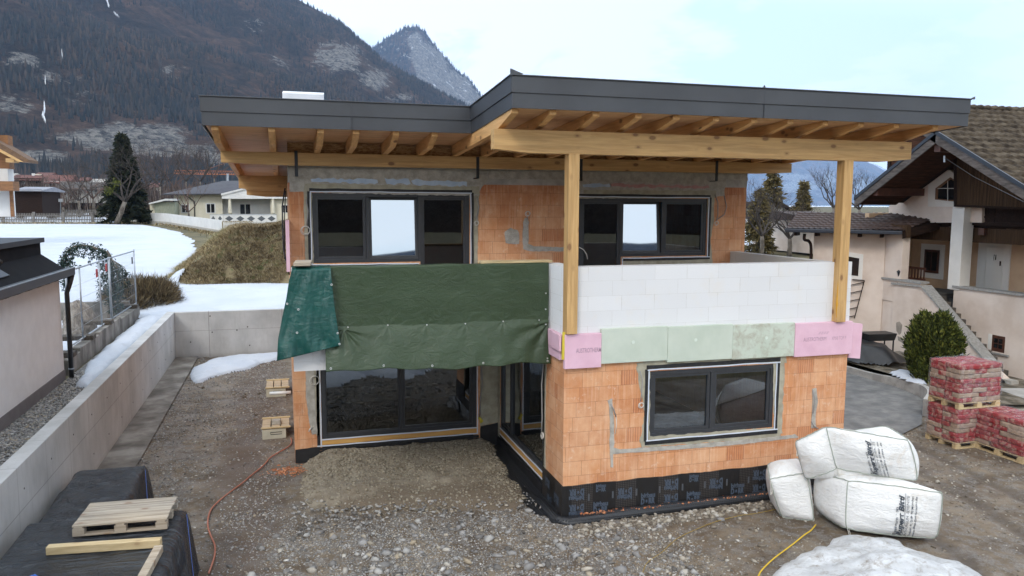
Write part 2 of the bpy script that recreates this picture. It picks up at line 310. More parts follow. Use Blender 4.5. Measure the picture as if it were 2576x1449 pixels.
o = gridmesh('path', np.array([-3.68, -3.35, -2.97]), np.linspace(9, 27.95, 60), lambda X, Y: .055+.012*fbm(X, Y, 2, 2, 9), gm('stained_concrete_strip', [(.10, .085, .07), (.17, .15, .13), (.27, .25, .22)], 1.3, rough=.9, bsc=14, bst=.3)); tag(o, kind='structure')
# sunk terrace fill of dry lumpy soil beside the glass corner
g = G('dry_soil'); X = g.xyz(); b = g.ramp(g.noise(3.5, 6, .65), [(.35, (.19, .155, .11)), (.5, (.26, .22, .165)), (.62, (.32, .28, .21))])
fd = g.math('ADD', X[1], g.math('MULTIPLY', g.noise(1.6, 6, .7), 3.0)); wet = g.ramp(g.math('DIVIDE', fd, 20), [(.735, .9), (.775, 0.)]); g.col(g.mix(wet, b, (.155, .118, .082))).r(1); g.bump(g.noise(22, 4, .7), .9, .02); TERM = g.m
def tz(X, Y):
    e = sm(0, .7, X-.05+.5*fbm(X, Y, 1.2, 4, 19))*sm(0, .4, 4.25-X+.2*fbm(X, Y, 2, 3, 23)-.25*sm(13, 12, Y))*sm(12.1, 13.9, Y+.35*(X-2)*.5+1.0*fbm(X, Y, .9, 4, 29))*sm(16.0, 15.75, Y)
    return -.05+.20*e+.07*fbm(X, Y, 2.2, 4, 12)*e*2+.03*fbm(X, Y, 9, 3, 14)*e+.11*sm(14.5, 15.7, Y)*sm(.1, .8, X)
o = gridmesh('ground', np.arange(-.1, 4.26, .05), np.arange(11.6, 15.8, .05), tz, TERM); tag(o, kind='structure')
# field and valley behind the retaining wall
ys_ = np.concatenate([[28.25], np.linspace(30, 130, 60), np.geomspace(140, 1500, 22)])
xs_ = np.concatenate([-np.geomspace(1600, 95, 18), np.linspace(-90, 90, 90), np.geomspace(95, 2600, 20)])
o = gridmesh('terrain', xs_, ys_, lambda X, Y: TER(X, Y)+.25*fbm(X, Y, .05, 3, 2)*sm(60, 120, Y), EARTH); tag(o, kind='structure')
o = MB().box((-40, -40, -.1), (-4.0, 28.22, 1.36)).build('terrain', EARTH); tag(o, kind='structure')
# grey gravel strip beside the neighbour's wall
GRV = None
def gravel_mat():
    g = G('washed_gravel'); c = g.ramp(g.voro(22, 'Color'), [(.0, (.17, .17, .17)), (.5, (.33, .33, .33)), (1., (.55, .54, .52))])
    d = g.voro(22); c = g.mix(g.ramp(d, [(.3, 0.), (.7, .75)]), c, (.05, .05, .05)); g.col(c).r(.9); g.bump(g.math('SUBTRACT', 1, d), 1, .03); return g.m
o = gridmesh('gravel_strip', np.arange(-4.72, -3.92, .1), np.arange(8, 28, .1), lambda X, Y: 1.385+.03*fbm(X, Y, 3, 3, 4), gravel_mat()); tag(o, kind='structure')
# ---- snow sheets: closed outline, edge thins out irregularly ----
def inpoly(X, Y, P):
    r = np.zeros(X.shape, bool); n = len(P)
    for i in range(n):
        x1, y1 = P[i]; x2, y2 = P[(i+1) % n]
        if y1 == y2: continue
        c = ((y1 > Y) != (y2 > Y)) & (X < (x2-x1)*(Y-y1)/(y2-y1)+x1); r ^= c
    return r
def edist(X, Y, P):
    d = np.full(X.shape, 1e9); n = len(P)
    for i in range(n):
        a = np.array(P[i]); b = np.array(P[(i+1) % n]); ab = b-a; L = (ab**2).sum()+1e-9
        t = np.clip(((X-a[0])*ab[0]+(Y-a[1])*ab[1])/L, 0, 1); d = np.minimum(d, np.hypot(X-a[0]-t*ab[0], Y-a[1]-t*ab[1]))
    return d
def snow(name, P, base, th, w, res, m, rough=.3, nsc=1.2, seed=1, lump=.3):
    P = [tuple(p[:2]) for p in P]; A = np.array(P); xs = np.arange(A[:, 0].min()-w, A[:, 0].max()+w, res); ys = np.arange(A[:, 1].min()-w, A[:, 1].max()+w, res)
    def sd(X, Y): return np.where(inpoly(X, Y, P), 1, -1)*edist(X, Y, P)+rough*2*fbm(X, Y, nsc, 4, seed)
    def z(X, Y):
        d = sd(X, Y); e = np.sqrt(np.clip(d, 0, w)/w); return base(X, Y)+th*e*(1+lump*2*fbm(X, Y, nsc*1.3, 4, seed+5))-.03*(d < res)
    o = gridmesh(name, xs, ys, z, m, mask=lambda X, Y: sd(X, Y) > -res*.5); return tag(o, kind='stuff' if name == 'snow' else 'structure')
q = lambda pts, z: [onZ(*p, z)[:2] for p in pts]
snow('snow', q([(480, 945), (487, 930), (530, 908), (600, 898), (735, 893), (720, 902), (655, 915), (615, 934), (560, 944), (505, 966), (488, 966)], 0), lambda X, Y: gz(X, Y)+.02, .16, .5, .04, SNOW, .12, 1.5)
snow('snow', [(-4.62, 19.9), (-4.35, 18.0), (-4.0, 17.6), (-3.97, 28), (-4.75, 28), (-4.72, 23)], lambda X, Y: 1.39+0*X, .14, .25, .05, SNOW, .10, 2.5, 4)
snow('snow_field', [(-95, 30), (-95, 96), (-40, 99), (-22, 97), (-14, 93), (-9.5, 80), (-7.3, 68), (-5.8, 55), (-2, 47), (8, 45), (8, 28.6), (-90, 28.6)], lambda X, Y: TER(X, Y), .16, 1.0, .5, SNOW, .5, .12, 7, .35)
snow('snow', [(-12, 27.9), (-4.95, 27.9), (-3.75, 28.1), (4, 28.1), (9, 28.1), (9, 29.5), (-12, 29.5)], lambda X, Y: TER(X, Y)+.03, .07, .3, .12, SNOW, .03, 1, 8)
def pile(X, Y):
    return gz(X, Y)+.14*np.exp(-(((X-8.4)/1.3)**2+((Y-8.4)/.9)**2))+.10*np.clip(fbm(X, Y, 1.2, 3, 31), -.3, 1)
snow('snow', q([(1905, 1449), (1945, 1416), (1990, 1396), (2020, 1376), (2085, 1355), (2110, 1328), (2260, 1345), (2290, 1372), (2330, 1392), (2420, 1418), (2480, 1449), (2560, 1480)], .12)+[(10.6, 6.6), (8, 6.2), (5.9, 7.8)], pile, .17, .7, .045, OSNOW, .12, 2.2, 21, .55)
snow('snow', q([(2240, 938), (2262, 932), (2300, 938), (2330, 950), (2332, 968), (2300, 962), (2266, 950)], .36), lambda X, Y: .36+0*X, .10, .3, .06, SNOW, .08, 2, 17)
# behind the viewer: snow lying on the plot's far side, seen only mirrored in the panes
snow('snow', [(-1.2, 4.6), (.8, 3.2), (3.2, 4.0), (5.2, 3.0), (6.4, 4.6), (5.0, 6.2), (4.4, 8.0), (3.3, 8.9), (2.4, 8.3), (1.5, 9.4), (.5, 9.2), (-.4, 7.6)], lambda X, Y: -.05+0*X, .25, .6, .12, SNOW, .5, .9, 27)
# ---- earth mound with dry grass ----
def moundh(X, Y):
    a = sm(-6.4, -1.6, X+.35*(Y-40)*.2)*sm(14, 8, X); b = sm(34.6, 39.2, Y+.5*np.sin(X*.9))*sm(50, 42, Y)
    return TER(X, Y)-.25+(2.85*a*b*(1+.06*np.sin(X*1.3)))+.35*fbm(X, Y, .5, 4, 6)*(a*b > .02)
MND = gm('dry_grass_ground', [(.06, .045, .025), (.13, .10, .055), (.20, .16, .09), (.09, .10, .04)], 2.2, rough=1, bsc=10, bst=.9, bd=.04)
o = gridmesh('earth_mound', np.arange(-6.6, 14, .2), np.arange(34.2, 50.5, .2), moundh, MND, mask=lambda X, Y: moundh(X, Y) > TER(X, Y)-.06); tag(o, kind='structure')
def tuft_field(name, X, Y, Z, L, W_, m, lean=1.0, tone=None, seed=3, flat=0.):
    r = np.random.default_rng(seed); n = len(X); a = r.uniform(0, 2*math.pi, n); l = L*r.uniform(.5, 1.4, n); ln = lean*r.uniform(.2, 1.2, n)
    dx = np.cos(a); dy = np.sin(a); px = -dy*W_; py = dx*W_
    B = np.stack([X, Y, Z-.02], -1); pz = np.zeros(n)
    M_ = B+np.stack([dx*l*ln*.4, dy*l*ln*.4, l*.55*(1-flat)], -1); T_ = B+np.stack([dx*l*ln, dy*l*ln, l*.62*(1-flat*.8)], -1)
    O = np.stack([px, py, pz], -1)
    V = np.stack([B-O, B+O, M_+O*.7, M_-O*.7, T_], 1).reshape(-1, 3)
    i = np.arange(n)[:, None]*5; F = np.concatenate([i+np.array([[0, 1, 2]]), i+np.array([[0, 2, 3]]), i+np.array([[3, 2, 4]])])
    t = r.uniform(0, 1, n) if tone is None else tone
    return npmesh(name, V, F, m, attr=np.repeat(t, 5))
def tonemat(name, st, rough=.9, bs=None):
    g = G(name); a = g.new('ShaderNodeAttribute', attribute_name='tone'); c = g.ramp(a.outputs['Fac'], st)
    g.col(c).r(rough); g.b.inputs['Specular IOR Level'].default_value = .25
    if bs: g.bump(g.noise(bs, 3), .4, .01)
    return g.m
snow('snow', [(-6.3, 34.8), (-5.6, 37.2), (-4.9, 38.6), (-4.3, 38.0), (-4.5, 36.2), (-3.2, 35.2), (-2.2, 34.2), (-4, 33.4)], lambda X, Y: np.maximum(TER(X, Y), moundh(X, Y)+.06)+.06, .16, .4, .07, SNOW, .45, 1.1, 52)
DRYG = tonemat('dry_grass', [(.0, (.11, .08, .042)), (.45, (.25, .19, .105)), (.8, (.42, .34, .20)), (1., (.12, .15, .05))])
n = 70000; X = RNG.uniform(-6.4, 4, n); Y = RNG.uniform(34.6, 44, n); Z = moundh(X, Y); k = Z > TER(X, Y)-.02
k &= fbm(X, Y, .7, 3, 44) > -.22
cl = np.clip(.5+1.6*fbm(X[k], Y[k], .6, 3, 15)+RNG.uniform(-.25, .25, k.sum()), 0, 1)
tag(tuft_field('grass', X[k], Y[k], Z[k], .30, .0085, DRYG, 1.3, cl, flat=.35), kind='stuff')
n = 9000; X = RNG.uniform(-45, -4, n); Y = RNG.uniform(92, 107, n); k = (Y > 99+X*.05) | (X > -14)
tag(tuft_field('grass', X[k], Y[k], TER(X[k], Y[k])+.1, .25, .03, DRYG, 1., seed=5), kind='stuff')
n = 6000; t = RNG.uniform(0, 1, n); X = -14+t*9+RNG.normal(0, .5, n)+.6; Y = 99-t*27+RNG.normal(0, 1.3, n)
tag(tuft_field('grass', X, Y, TER(X, Y)+.1, .22, .03, DRYG, 1., seed=6), kind='stuff')
# ---- loose stones (uncountable) ----
def stones(name, X, Y, Zf, R, m, seed=1, tone=None):
    r = np.random.default_rng(seed); n = len(X)
    p = (1+5**.5)/2; B = np.array([(-1, p, 0), (1, p, 0), (-1, -p, 0), (1, -p, 0), (0, -1, p), (0, 1, p), (0, -1, -p), (0, 1, -p), (p, 0, -1), (p, 0, 1), (-p, 0, -1), (-p, 0, 1)], float)/math.sqrt(1+p*p)
    F0 = np.array([(0, 11, 5), (0, 5, 1), (0, 1, 7), (0, 7, 10), (0, 10, 11), (1, 5, 9), (5, 11, 4), (11, 10, 2), (10, 7, 6), (7, 1, 8), (3, 9, 4), (3, 4, 2), (3, 2, 6), (3, 6, 8), (3, 8, 9), (4, 9, 5), (2, 4, 11), (6, 2, 10), (8, 6, 7), (9, 8, 1)])
    V = B[None]*r.uniform(.5, 1.32, (n, 12, 1)); V = V*np.stack([r.uniform(.8, 1.4, n), r.uniform(.6, 1.0, n), r.uniform(.4, .75, n)], -1)[:, None]
    a = r.uniform(0, 2*math.pi, n); c, s_ = np.cos(a)[:, None], np.sin(a)[:, None]
    tl = r.uniform(-.5, .5, (n, 1)); x, y, z = V[..., 0], V[..., 1], V[..., 2]; y, z = y*np.cos(tl)-z*np.sin(tl), y*np.sin(tl)+z*np.cos(tl)
    V = np.stack([x*c-y*s_, x*s_+y*c, z], -1)*R[:, None, None]
    V += np.stack([X, Y, Zf+R*.18], -1)[:, None]
    F = (np.arange(n)[:, None, None]*12+F0[None]).reshape(-1, 3)
    t = r.uniform(0, 1, n) if tone is None else tone
    return tag(npmesh(name, V.reshape(-1, 3), F, m, attr=np.repeat(t, 12)), kind='stuff')
STN = tonemat('limestone_gravel', [(.0, (.10, .09, .08)), (.25, (.19, .18, .17)), (.55, (.29, .28, .27)), (.8, (.38, .365, .34)), (.92, (.33, .27, .19)), (1., (.54, .52, .49))], .85, 60)
DIRTY = tonemat('dirty_gravel', [(.0, (.11, .09, .07)), (.4, (.20, .17, .135)), (.75, (.30, .265, .21)), (1., (.46, .43, .38))], .95, 60)
def dens(X, Y):
    low = sm(13.2, 11.9, Y+.12*(X-2))*sm(6.6, 4.6, X)*sm(-1.0, .2, X)      # thick grey gravel in front of the terrace
    left = .42*sm(.3, -.6, X)*(1-.85*np.exp(-((X+1.2+.4*np.sin(Y*.6))/.55)**2)*sm(22, 15, Y))
    right = .07*sm(5.0, 6.2, X)+.10*sm(10, 11.5, X)
    d = np.maximum(np.maximum(low, left), right)
    return d*np.clip(.1+2.6*np.clip(fbm(X, Y, .8, 5, 51)+.33, 0, 1), 0, 1)
def clear(X, Y): return ~(((X > 0) & (Y > 15.6)) | ((X > 4.25) & (Y > 11.5) & (X < 9.95)) | (X < -3) | ((X > 10.4) & (Y > 14+.4*(X-10))))
def scatter(n, rlo, rhi, x0, x1, y0, y1, m, seed, gain=1, pw=2.2):
    r = np.random.default_rng(seed); X = r.uniform(x0, x1, n); Y = r.uniform(y0, y1, n); k = (r.uniform(0, 1, n) < gain*dens(X, Y)) & clear(X, Y)
    k &= ~((X > .4) & (X < 4.2) & (Y > 13.2+.9*fbm(X, Y, 1.1, 3, 77)) & (Y < 15.8)); X = X[k]; Y = Y[k]; R = rlo+(rhi-rlo)*r.uniform(0, 1, len(X))**pw
    return stones('gravel', X, Y, gz(X, Y), R, m, seed, None)
scatter(100000, .006, .021, -3, 8, 7.8, 13.6, STN, 3, 1.0)
scatter(4500, .018, .046, -3, 8, 7.8, 13.6, STN, 4, .7, 2.6)
scatter(300, .06, .095, -1, 7, 8, 12.6, STN, 6, .8)
scatter(50000, .008, .030, -3, 0, 13, 28, STN, 5, .9, 2.8)
scatter(26000, .010, .036, 5, 16, 7.5, 14.5, DIRTY, 8, 1.6)
scatter(2600, .03, .07, -3, 14, 8, 24, DIRTY, 9, .5)
n = 15000; X = RNG.uniform(.15, 4.15, n); Y = RNG.uniform(12.6, 15.72, n); k = RNG.uniform(0, 1, n) < .25+.7*sm(13.6, 15.4, Y)+.5*sm(3.2, 4, X)
X, Y = X[k], Y[k]; stones('gravel', X, Y, tz(X, Y), .006+.034*RNG.uniform(0, 1, len(X))**2.6, tonemat('soil_clods', [(0., (.17, .14, .10)), (1., (.34, .30, .23))], 1.), 10)
BRC = tonemat('brick_rubble', [(0., (.30, .10, .045)), (1., (.55, .26, .14))], 1.)
n = 260; X = RNG.normal(-.02, .25, n); Y = RNG.normal(15.45, .14, n); stones('rubble', X, Y, gz(X, Y), .01+.025*RNG.uniform(0, 1, n)**2, BRC, 15)
n = 420; X = RNG.uniform(4.6, 8.2, n); Y = 11.60+RNG.normal(0, .03, n); stones('rubble', X, Y, .13+.0*X, .008+.018*RNG.uniform(0, 1, n)**2, BRC, 16)
n = 900; X = RNG.uniform(0, 4.2, n); Y = 13.0+RNG.normal(0, .45, n); stones('gravel', X, Y, gz(X, Y)+.04, .012+.035*RNG.uniform(0, 1, n)**2.5, STN, 17)
n = 130; X = RNG.uniform(-.5, 5.2, n); Y = RNG.uniform(9.4, 11.4, n); stones('gravel', X, Y, gz(X, Y), .04+.045*RNG.uniform(0, 1, n)**2, STN, 18)
n = 1100; X = RNG.uniform(4.4, 9.6, n); Y = 11.28+RNG.normal(0, .10, n)+.02*(X-4.4); stones('gravel', X, Y, gz(X, Y), .02+.05*RNG.uniform(0, 1, n)**2, DIRTY, 12)
n = 5200; X = RNG.uniform(-4.7, -3.97, n); Y = RNG.uniform(8, 19.5, n); stones('gravel', X, Y, 1.39+0*X, .014+.02*RNG.uniform(0, 1, n), STN, 13)
# ======================= MOUNTAINS =======================
def forest_mat(name, rockpos, tint=1.0, snowy=0.):
    g = G(name); v = g.map((.001,)*3)
    fo = g.ramp(g.noise(60, 8, .8, v), [(.3, (.014*tint, .016*tint, .018*tint)), (.5, (.042*tint, .036*tint, .034*tint)), (.68, (.085*tint, .064*tint, .052*tint))])
    br = g.ramp(g.noise(7, 9, .75, v, .8), [(.46, 0.), (.58, .85)]); fo = g.mix(br, fo, g.ramp(g.noise(45, 8, .8, v), [(.35, (.05*tint, .036*tint, .03*tint)), (.6, (.17*tint, .105*tint, .075*tint)), (.75, (.30*tint, .24*tint, .19*tint))]))
    a = g.new('ShaderNodeAttribute', attribute_name='tone')
    rk = g.ramp(g.noise(95, 10, .82, g.map((.001, .001, .0005)), .7), [(.40, (.035, .034, .036)), (.48, (.17, .165, .16)), (.56, (.34, .32, .29)), (.70, (.46, .42, .36))])
    m_ = g.ramp(g.math('ADD', a.outputs['Fac'], g.math('MULTIPLY', g.math('SUBTRACT', g.noise(30, 7, .8, v), .5), 1.5)), [(.48, 0.), (.58, 1.)])
    c = g.mix(m_, fo, rk)
    if snowy: c = g.mix(g.ramp(g.noise(26, 8, .75, v, .5), [(.60-.1*snowy, 0.), (.64-.1*snowy, .9)]), c, (.75, .77, .8))
    g.col(c).r(1); g.b.inputs['Specular IOR Level'].default_value = .1
    g.bump(g.noise(30, 8, .75, v), 1, 40); return g.m
def mountain(name, sky_pts, foot, d0, d1, m, nu=260, nv=150, relief=60, seed=1, prof=1.0, rocks=(), zfoot=3):
    """A slope whose foot lies d0 m and crest d1 m away; crest height follows the photo's skyline as seen at its real distance."""
    xs = np.linspace(sky_pts[0][0], sky_pts[-1][0], nu); ysk = np.interp(xs, [p[0] for p in sky_pts], [p[1] for p in sky_pts])
    t = np.linspace(0, 1, nv); V = np.zeros((nv, nu, 3)); tone = np.zeros((nv, nu))
    dd0 = np.interp(xs, [p[0] for p in sky_pts], d0) if hasattr(d0, '__len__') else np.full(nu, d0)
    dd1 = np.interp(xs, [p[0] for p in sky_pts], d1) if hasattr(d1, '__len__') else np.full(nu, d1)
    for i, (x, y) in enumerate(zip(xs, ysk)):
        d = ray(x, y); hd = math.hypot(d[0], d[1]); dx, dy = d[0]/hd, d[1]/hd; ztop = CH+dd1[i]*d[2]/hd
        D = dd0[i]+(dd1[i]-dd0[i])*t; z = zfoot+(ztop-zfoot)*(t**prof)
        V[:, i, 0] = dx*D; V[:, i, 1] = dy*D; V[:, i, 2] = z
    R = fbm(V[..., 0], V[..., 1], 1/650., 7, seed, .55); en = np.sin(np.pi*np.clip(t, 0, 1))[:, None]**.5
    V[..., 2] += relief*2*R*en*np.clip(V[..., 2]/400, .15, 1); V[-1, :, 2] += relief*.12*fbm(V[-1, :, 0], V[-1, :, 1], 1/60., 3, seed)
    # small back side so that the crest has thickness
    back = V[-1:].copy(); back[..., :2] *= 1.25; back[..., 2] *= .35; V2 = np.concatenate([V, back]); nv2 = nv+1
    for (px, py, rx, ry, s_) in rocks:          # cliffs: centre, size where the bare rock shows
        c = ray(px, py); az = math.atan2(c[0], c[1]); el = c[2]/math.hypot(c[0], c[1])
        A = np.arctan2(V2[..., 0], V2[..., 1])[:nv]; E_ = (V2[..., 2]-CH)[:nv]/np.hypot(V2[..., 0], V2[..., 1])[:nv]
        tone = np.maximum(tone, s_*np.exp(-(((A-az)/(rx/FPX))**2+((E_-el)/(ry/FPX))**2)))
    tone = np.concatenate([tone, np.zeros((1, nu))])
    i = np.arange(nv2*nu).reshape(nv2, nu); F = np.stack([i[:-1, :-1], i[:-1, 1:], i[1:, 1:], i[1:, :-1]], -1).reshape(-1, 4)
    o = npmesh(name, V2.reshape(-1, 3), F, m, None, True, tone.ravel()); tag(o, kind='structure'); return V, tone[:-1]
skyL = [(-900, -60), (-500, -420), (-100, -560), (300, -330), (560, -130), (740, 0), (850, 52), (960, 150), (1060, 208), (1180, 272), (1300, 335), (1480, 420), (1700, 500)]
ML, TL = mountain('mountain', skyL, 0, [750]*9+[1100, 1250, 1500, 1700], [2600, 2600, 2600, 2500, 2400, 2300, 2300, 2300, 2300, 2300, 2200, 2100, 1800], forest_mat('forest_slope', 0, .92), 420, 240, 170, 3, 1.15,
  rocks=[(250, 350, 110, 34, .8), (390, 360, 100, 52, .95), (300, 330, 60, 34, .8), (100, 390, 90, 22, .85), (500, 382, 60, 30, .8), (60, 150, 70, 28, .62), (850, 145, 80, 50, .8), (940, 200, 60, 36, .72), (1010, 245, 50, 20, .6), (30, 260, 70, 40, .62), (560, 405, 45, 28, .7), (640, 60, 60, 40, .5), (430, 180, 70, 30, .5), (200, 250, 60, 30, .5), (700, 160, 50, 50, .5), (150, 200, 90, 30, .5)])
skyP = [(760, 330), (860, 210), (935, 122), (985, 90), (1015, 72), (1050, 67), (1072, 84), (1085, 105), (1110, 132), (1150, 180), (1180, 200), (1213, 246), (1260, 300), (1420, 380), (1560, 470)]
MP, TP = mountain('mountain', skyP, 0, 2700, 4300, forest_mat('cliff_peak', 0, 1.1, .12), 300, 160, 70, 8, 1.3,
  rocks=[(1085, 165, 46, 50, 1.25), (1045, 105, 22, 22, 1.1), (1140, 215, 50, 40, 1.3), (1060, 140, 30, 40, 1.1), (1180, 250, 30, 30, 1.2)])
skyR = [(1100, 470), (1400, 430), (1650, 330), (1850, 275), (1980, 310), (2080, 352), (2180, 404), (2230, 432), (2300, 470), (2450, 505), (2700, 500), (3100, 420)]
mountain('mountain', skyR, 0, 5200, 8200, forest_mat('blue_far_slope', 0, 1.3), 240, 120, 260, 12, 1.1, rocks=[(2010, 470, 50, 20, 1.0), (2085, 455, 14, 26, 1.2), (1990, 445, 60, 12, .8), (2170, 475, 18, 28, 1.2), (2060, 490, 50, 10, .5), (2110, 425, 25, 10, .5)])
mountain('mountain', [(1900, 420), (2080, 372), (2160, 402), (2200, 412), (2240, 432), (2330, 470), (2500, 500)], 0, 9500, 12500, forest_mat('snowy_ridge', 0, 1.4, 1.9), 120, 60, 200, 17)
# wooded hills on the viewer's side of the valley, mirrored by the panes
a = np.linspace(0, 2*math.pi, 160, endpoint=False); back = []
V = []
for j, (d, hh) in enumerate(((110, 0.), (170, .065), (1300, .35), (1900, .8), (2700, 1.))):
    A = math.pi*.42+np.linspace(0, math.pi*1.12, 150); H_ = (120+170*vnoise(A*3, A*0, 1, 61)+50*vnoise(A*14, A*0, 1, 62))*hh
    V.append(np.stack([np.sin(A)*d, np.cos(A)*d, H_-2], -1))
V = np.array(V); i = np.arange(750).reshape(5, 150); F = np.stack([i[:-1, :-1], i[:-1, 1:], i[1:, 1:], i[1:, :-1]], -1).reshape(-1, 4)
tag(npmesh('hills', V.reshape(-1, 3), F, forest_mat('hill_forest', 0, .35), None, True, np.zeros(750)), kind='structure')
# trees on the slopes: a wood nobody could count
TREEF = tonemat('conifer_far', [(0., (.010, .014, .017)), (.45, (.026, .027, .026)), (.75, (.062, .046, .037)), (1., (.105, .072, .052))], 1)
def slope_trees(V, T, n, h0, h1, seed, crest=0, tlim=.33):
    r = np.random.default_rng(seed); nv, nu = V.shape[:2]; vi = r.uniform(0, 1, n)**1.25*(nv-2); ui = r.uniform(0, nu-2, n)
    if crest: vi[:crest] = nv-1-r.uniform(0, 2.2, crest)**1.5
    i0 = np.clip(vi.astype(int), 0, nv-2); j0 = ui.astype(int); a = (vi-i0)[:, None]; b = (ui-j0)[:, None]
    P = (V[i0, j0]*(1-b)+V[i0, j0+1]*b)*(1-a)+(V[i0+1, j0]*(1-b)+V[i0+1, j0+1]*b)*a
    k = (T[i0, j0]*r.uniform(.6, 1.4, n) < tlim) & (fbm(P[:, 0], P[:, 1], 1/130., 5, seed+3, .6)+.35*(r.uniform(0, 1, n)-.5) > .02); k[:crest] = True
    P = P[k]; m = len(P); h = r.uniform(h0, h1, m); w = h*r.uniform(.15, .24, m); NS = 5; an = np.arange(NS)*2*math.pi/NS+r.uniform(0, 6, m)[:, None]
    base = P[:, None]+np.stack([np.cos(an)*w[:, None], np.sin(an)*w[:, None], np.zeros_like(an)-2], -1); top = (P+np.stack([0*h, 0*h, h], -1))[:, None]
    VV = np.concatenate([base, top], 1).reshape(-1, 3); f0 = np.array([(k_, (k_+1) % NS, NS) for k_ in range(NS)]); F = (np.arange(m)[:, None, None]*(NS+1)+f0).reshape(-1, 3)
    o = npmesh('forest', VV, F, TREEF, attr=np.repeat(np.clip(r.uniform(0, .7, m)+.5*(fbm(P[:, 0], P[:, 1], 1/200., 3, 9)+.1), 0, 1), NS+1)); return tag(o, kind='stuff')
slope_trees(ML[:, 90:], TL[:, 90:], 80000, 5, 13, 1, 1100)
slope_trees(MP, TP, 16000, 14, 26, 2, 500, .25)

ICE = gm('frozen_waterfall', [(.62, .64, .68), (.75, .77, .8)], .02, rough=.8); icm = MB()
def onslope(px, py, V):
    d = ray(px, py); az = math.atan2(d[0], d[1]); A = np.arctan2(V[-1, :, 0], V[-1, :, 1]); j = int(np.argmin(abs(A-az))); E_ = (V[:, j, 2]-CH)/np.hypot(V[:, j, 0], V[:, j, 1]); i = int(np.argmin(abs(E_-d[2]/math.hypot(d[0], d[1])))); return Vector(V[i, j])
for pts, w_ in (([(110, 275), (112, 290), (110, 302), (114, 318)], 4.0), ([(268, 5), (272, 18), (276, 28)], 4.5), ([(288, 40), (296, 48)], 3), ([(155, 143), (158, 152)], 2), ([(116, 212), (114, 222)], 2)):
    P = [onslope(x, y, ML) for x, y in pts]; dd = P[0].length/FPX*.28
    for a_, c_ in zip(P, P[1:]):
        n_ = Vector((-a_.x, -a_.y, 0)).normalized(); a2_, c2_ = a_+n_*14+Vector((0, 0, 5)), c_+n_*14+Vector((0, 0, 5))
        for q9 in range(5):
            p9 = a2_.lerp(c2_, q9/5); r9 = a2_.lerp(c2_, (q9+1)/5+.05); s2 = Vector((n_.y, -n_.x, 0))*dd*w_*RNG.uniform(.3, 1.1); s3 = Vector((n_.y, -n_.x, 0))*dd*w_*RNG.uniform(-.8, .8); icm.add([p9-s2+s3, p9+s3+Vector((0, 0, 3)), p9+s2+s3, r9+s2*.7+s3, r9+s3-Vector((0, 0, 4)), r9-s2+s3, p9+s3-n_*20], [(0, 1, 2, 3, 4, 5), (0, 6, 2)])
tag(icm.build('ice', ICE), kind='stuff')

TWF = tonemat('bare_thicket', [(0., (.035, .026, .024)), (.5, (.075, .054, .046)), (1., (.13, .10, .085))])
n = 15000; Y = RNG.uniform(135, 200, n); px = RNG.uniform(-20, 720, n); X = (px-718)/FPX*Y*.985; k = fbm(X, Y, .06, 4, 33)+.1*RNG.uniform(-1, 1, n) > -.06; X, Y = X[k], Y[k]
tag(tuft_field('thicket', X, Y, TER(X, Y)+RNG.uniform(0, 3.5, len(X)), 4.6, .06, TWF, .45, seed=8), kind='stuff')
# ======================= THE HOUSE UNDER CONSTRUCTION =======================
YF, YB, YL, X0, X1, XU = 11.74, 15.45, 15.85, .07, 9.87, 10.03
XS = 4.33
house = thing('house', 'unfinished orange clay block house with dark flat roof fascia, timber posts and black framed windows', 'house', (0, 0, 0))
def textmesh(txt, size, m, name, parent, fn, shear=0, off=0, sub=True, ext=0):
    """letters as flat mesh; fn maps local (x,y) to world"""
    cu = bpy.data.curves.new('t', 'FONT'); cu.body = txt; cu.size = size; cu.shear = shear; cu.offset = off; cu.fill_mode = 'FRONT'; cu.resolution_u = 3
    ob = bpy.data.objects.new('t', cu); C.objects.link(ob); dg = bpy.context.evaluated_depsgraph_get(); me = bpy.data.meshes.new_from_object(ob.evaluated_get(dg)); C.objects.unlink(ob); bpy.data.objects.remove(ob)
    V = [fn(v.co.x, v.co.y) for v in me.vertices]; F = [tuple(p.vertices) for p in me.polygons]; w = max([v.co.x for v in me.vertices] or [0])
    bpy.data.meshes.remove(me)
    if m is None: return V, F, w
    return MB().add(V, F).build(name, m, parent)
def wallx(x0, x1, z0, z1, y0, y1, holes, name, m):       # wall in the XZ plane with openings
    xs = sorted({x0, x1, *[h[0] for h in holes], *[h[1] for h in holes]}); zs = sorted({z0, z1, *[h[2] for h in holes], *[h[3] for h in holes]}); b = MB()
    for a, c in zip(xs, xs[1:]):
        for e, f in zip(zs, zs[1:]):
            if not any(h[0] <= a and c <= h[1] and h[2] <= e and f <= h[3] for h in holes): b.box((a, y0, e), (c, y1, f))
    return b.build(name, m, house)
def wally(y0, y1, z0, z1, x0, x1, holes, name, m):
    ys = sorted({y0, y1, *[h[0] for h in holes], *[h[1] for h in holes]}); zs = sorted({z0, z1, *[h[2] for h in holes], *[h[3] for h in holes]}); b = MB()
    for a, c in zip(ys, ys[1:]):
        for e, f in zip(zs, zs[1:]):
            if not any(h[0] <= a and c <= h[1] and h[2] <= e and f <= h[3] for h in holes): b.box((x0, a, e), (x1, c, f))
    return b.build(name, m, house)
def z_(px, py, Y): return onY(px, py, Y)[2]
def x_(px, py, Y): return onY(px, py, Y)[0]
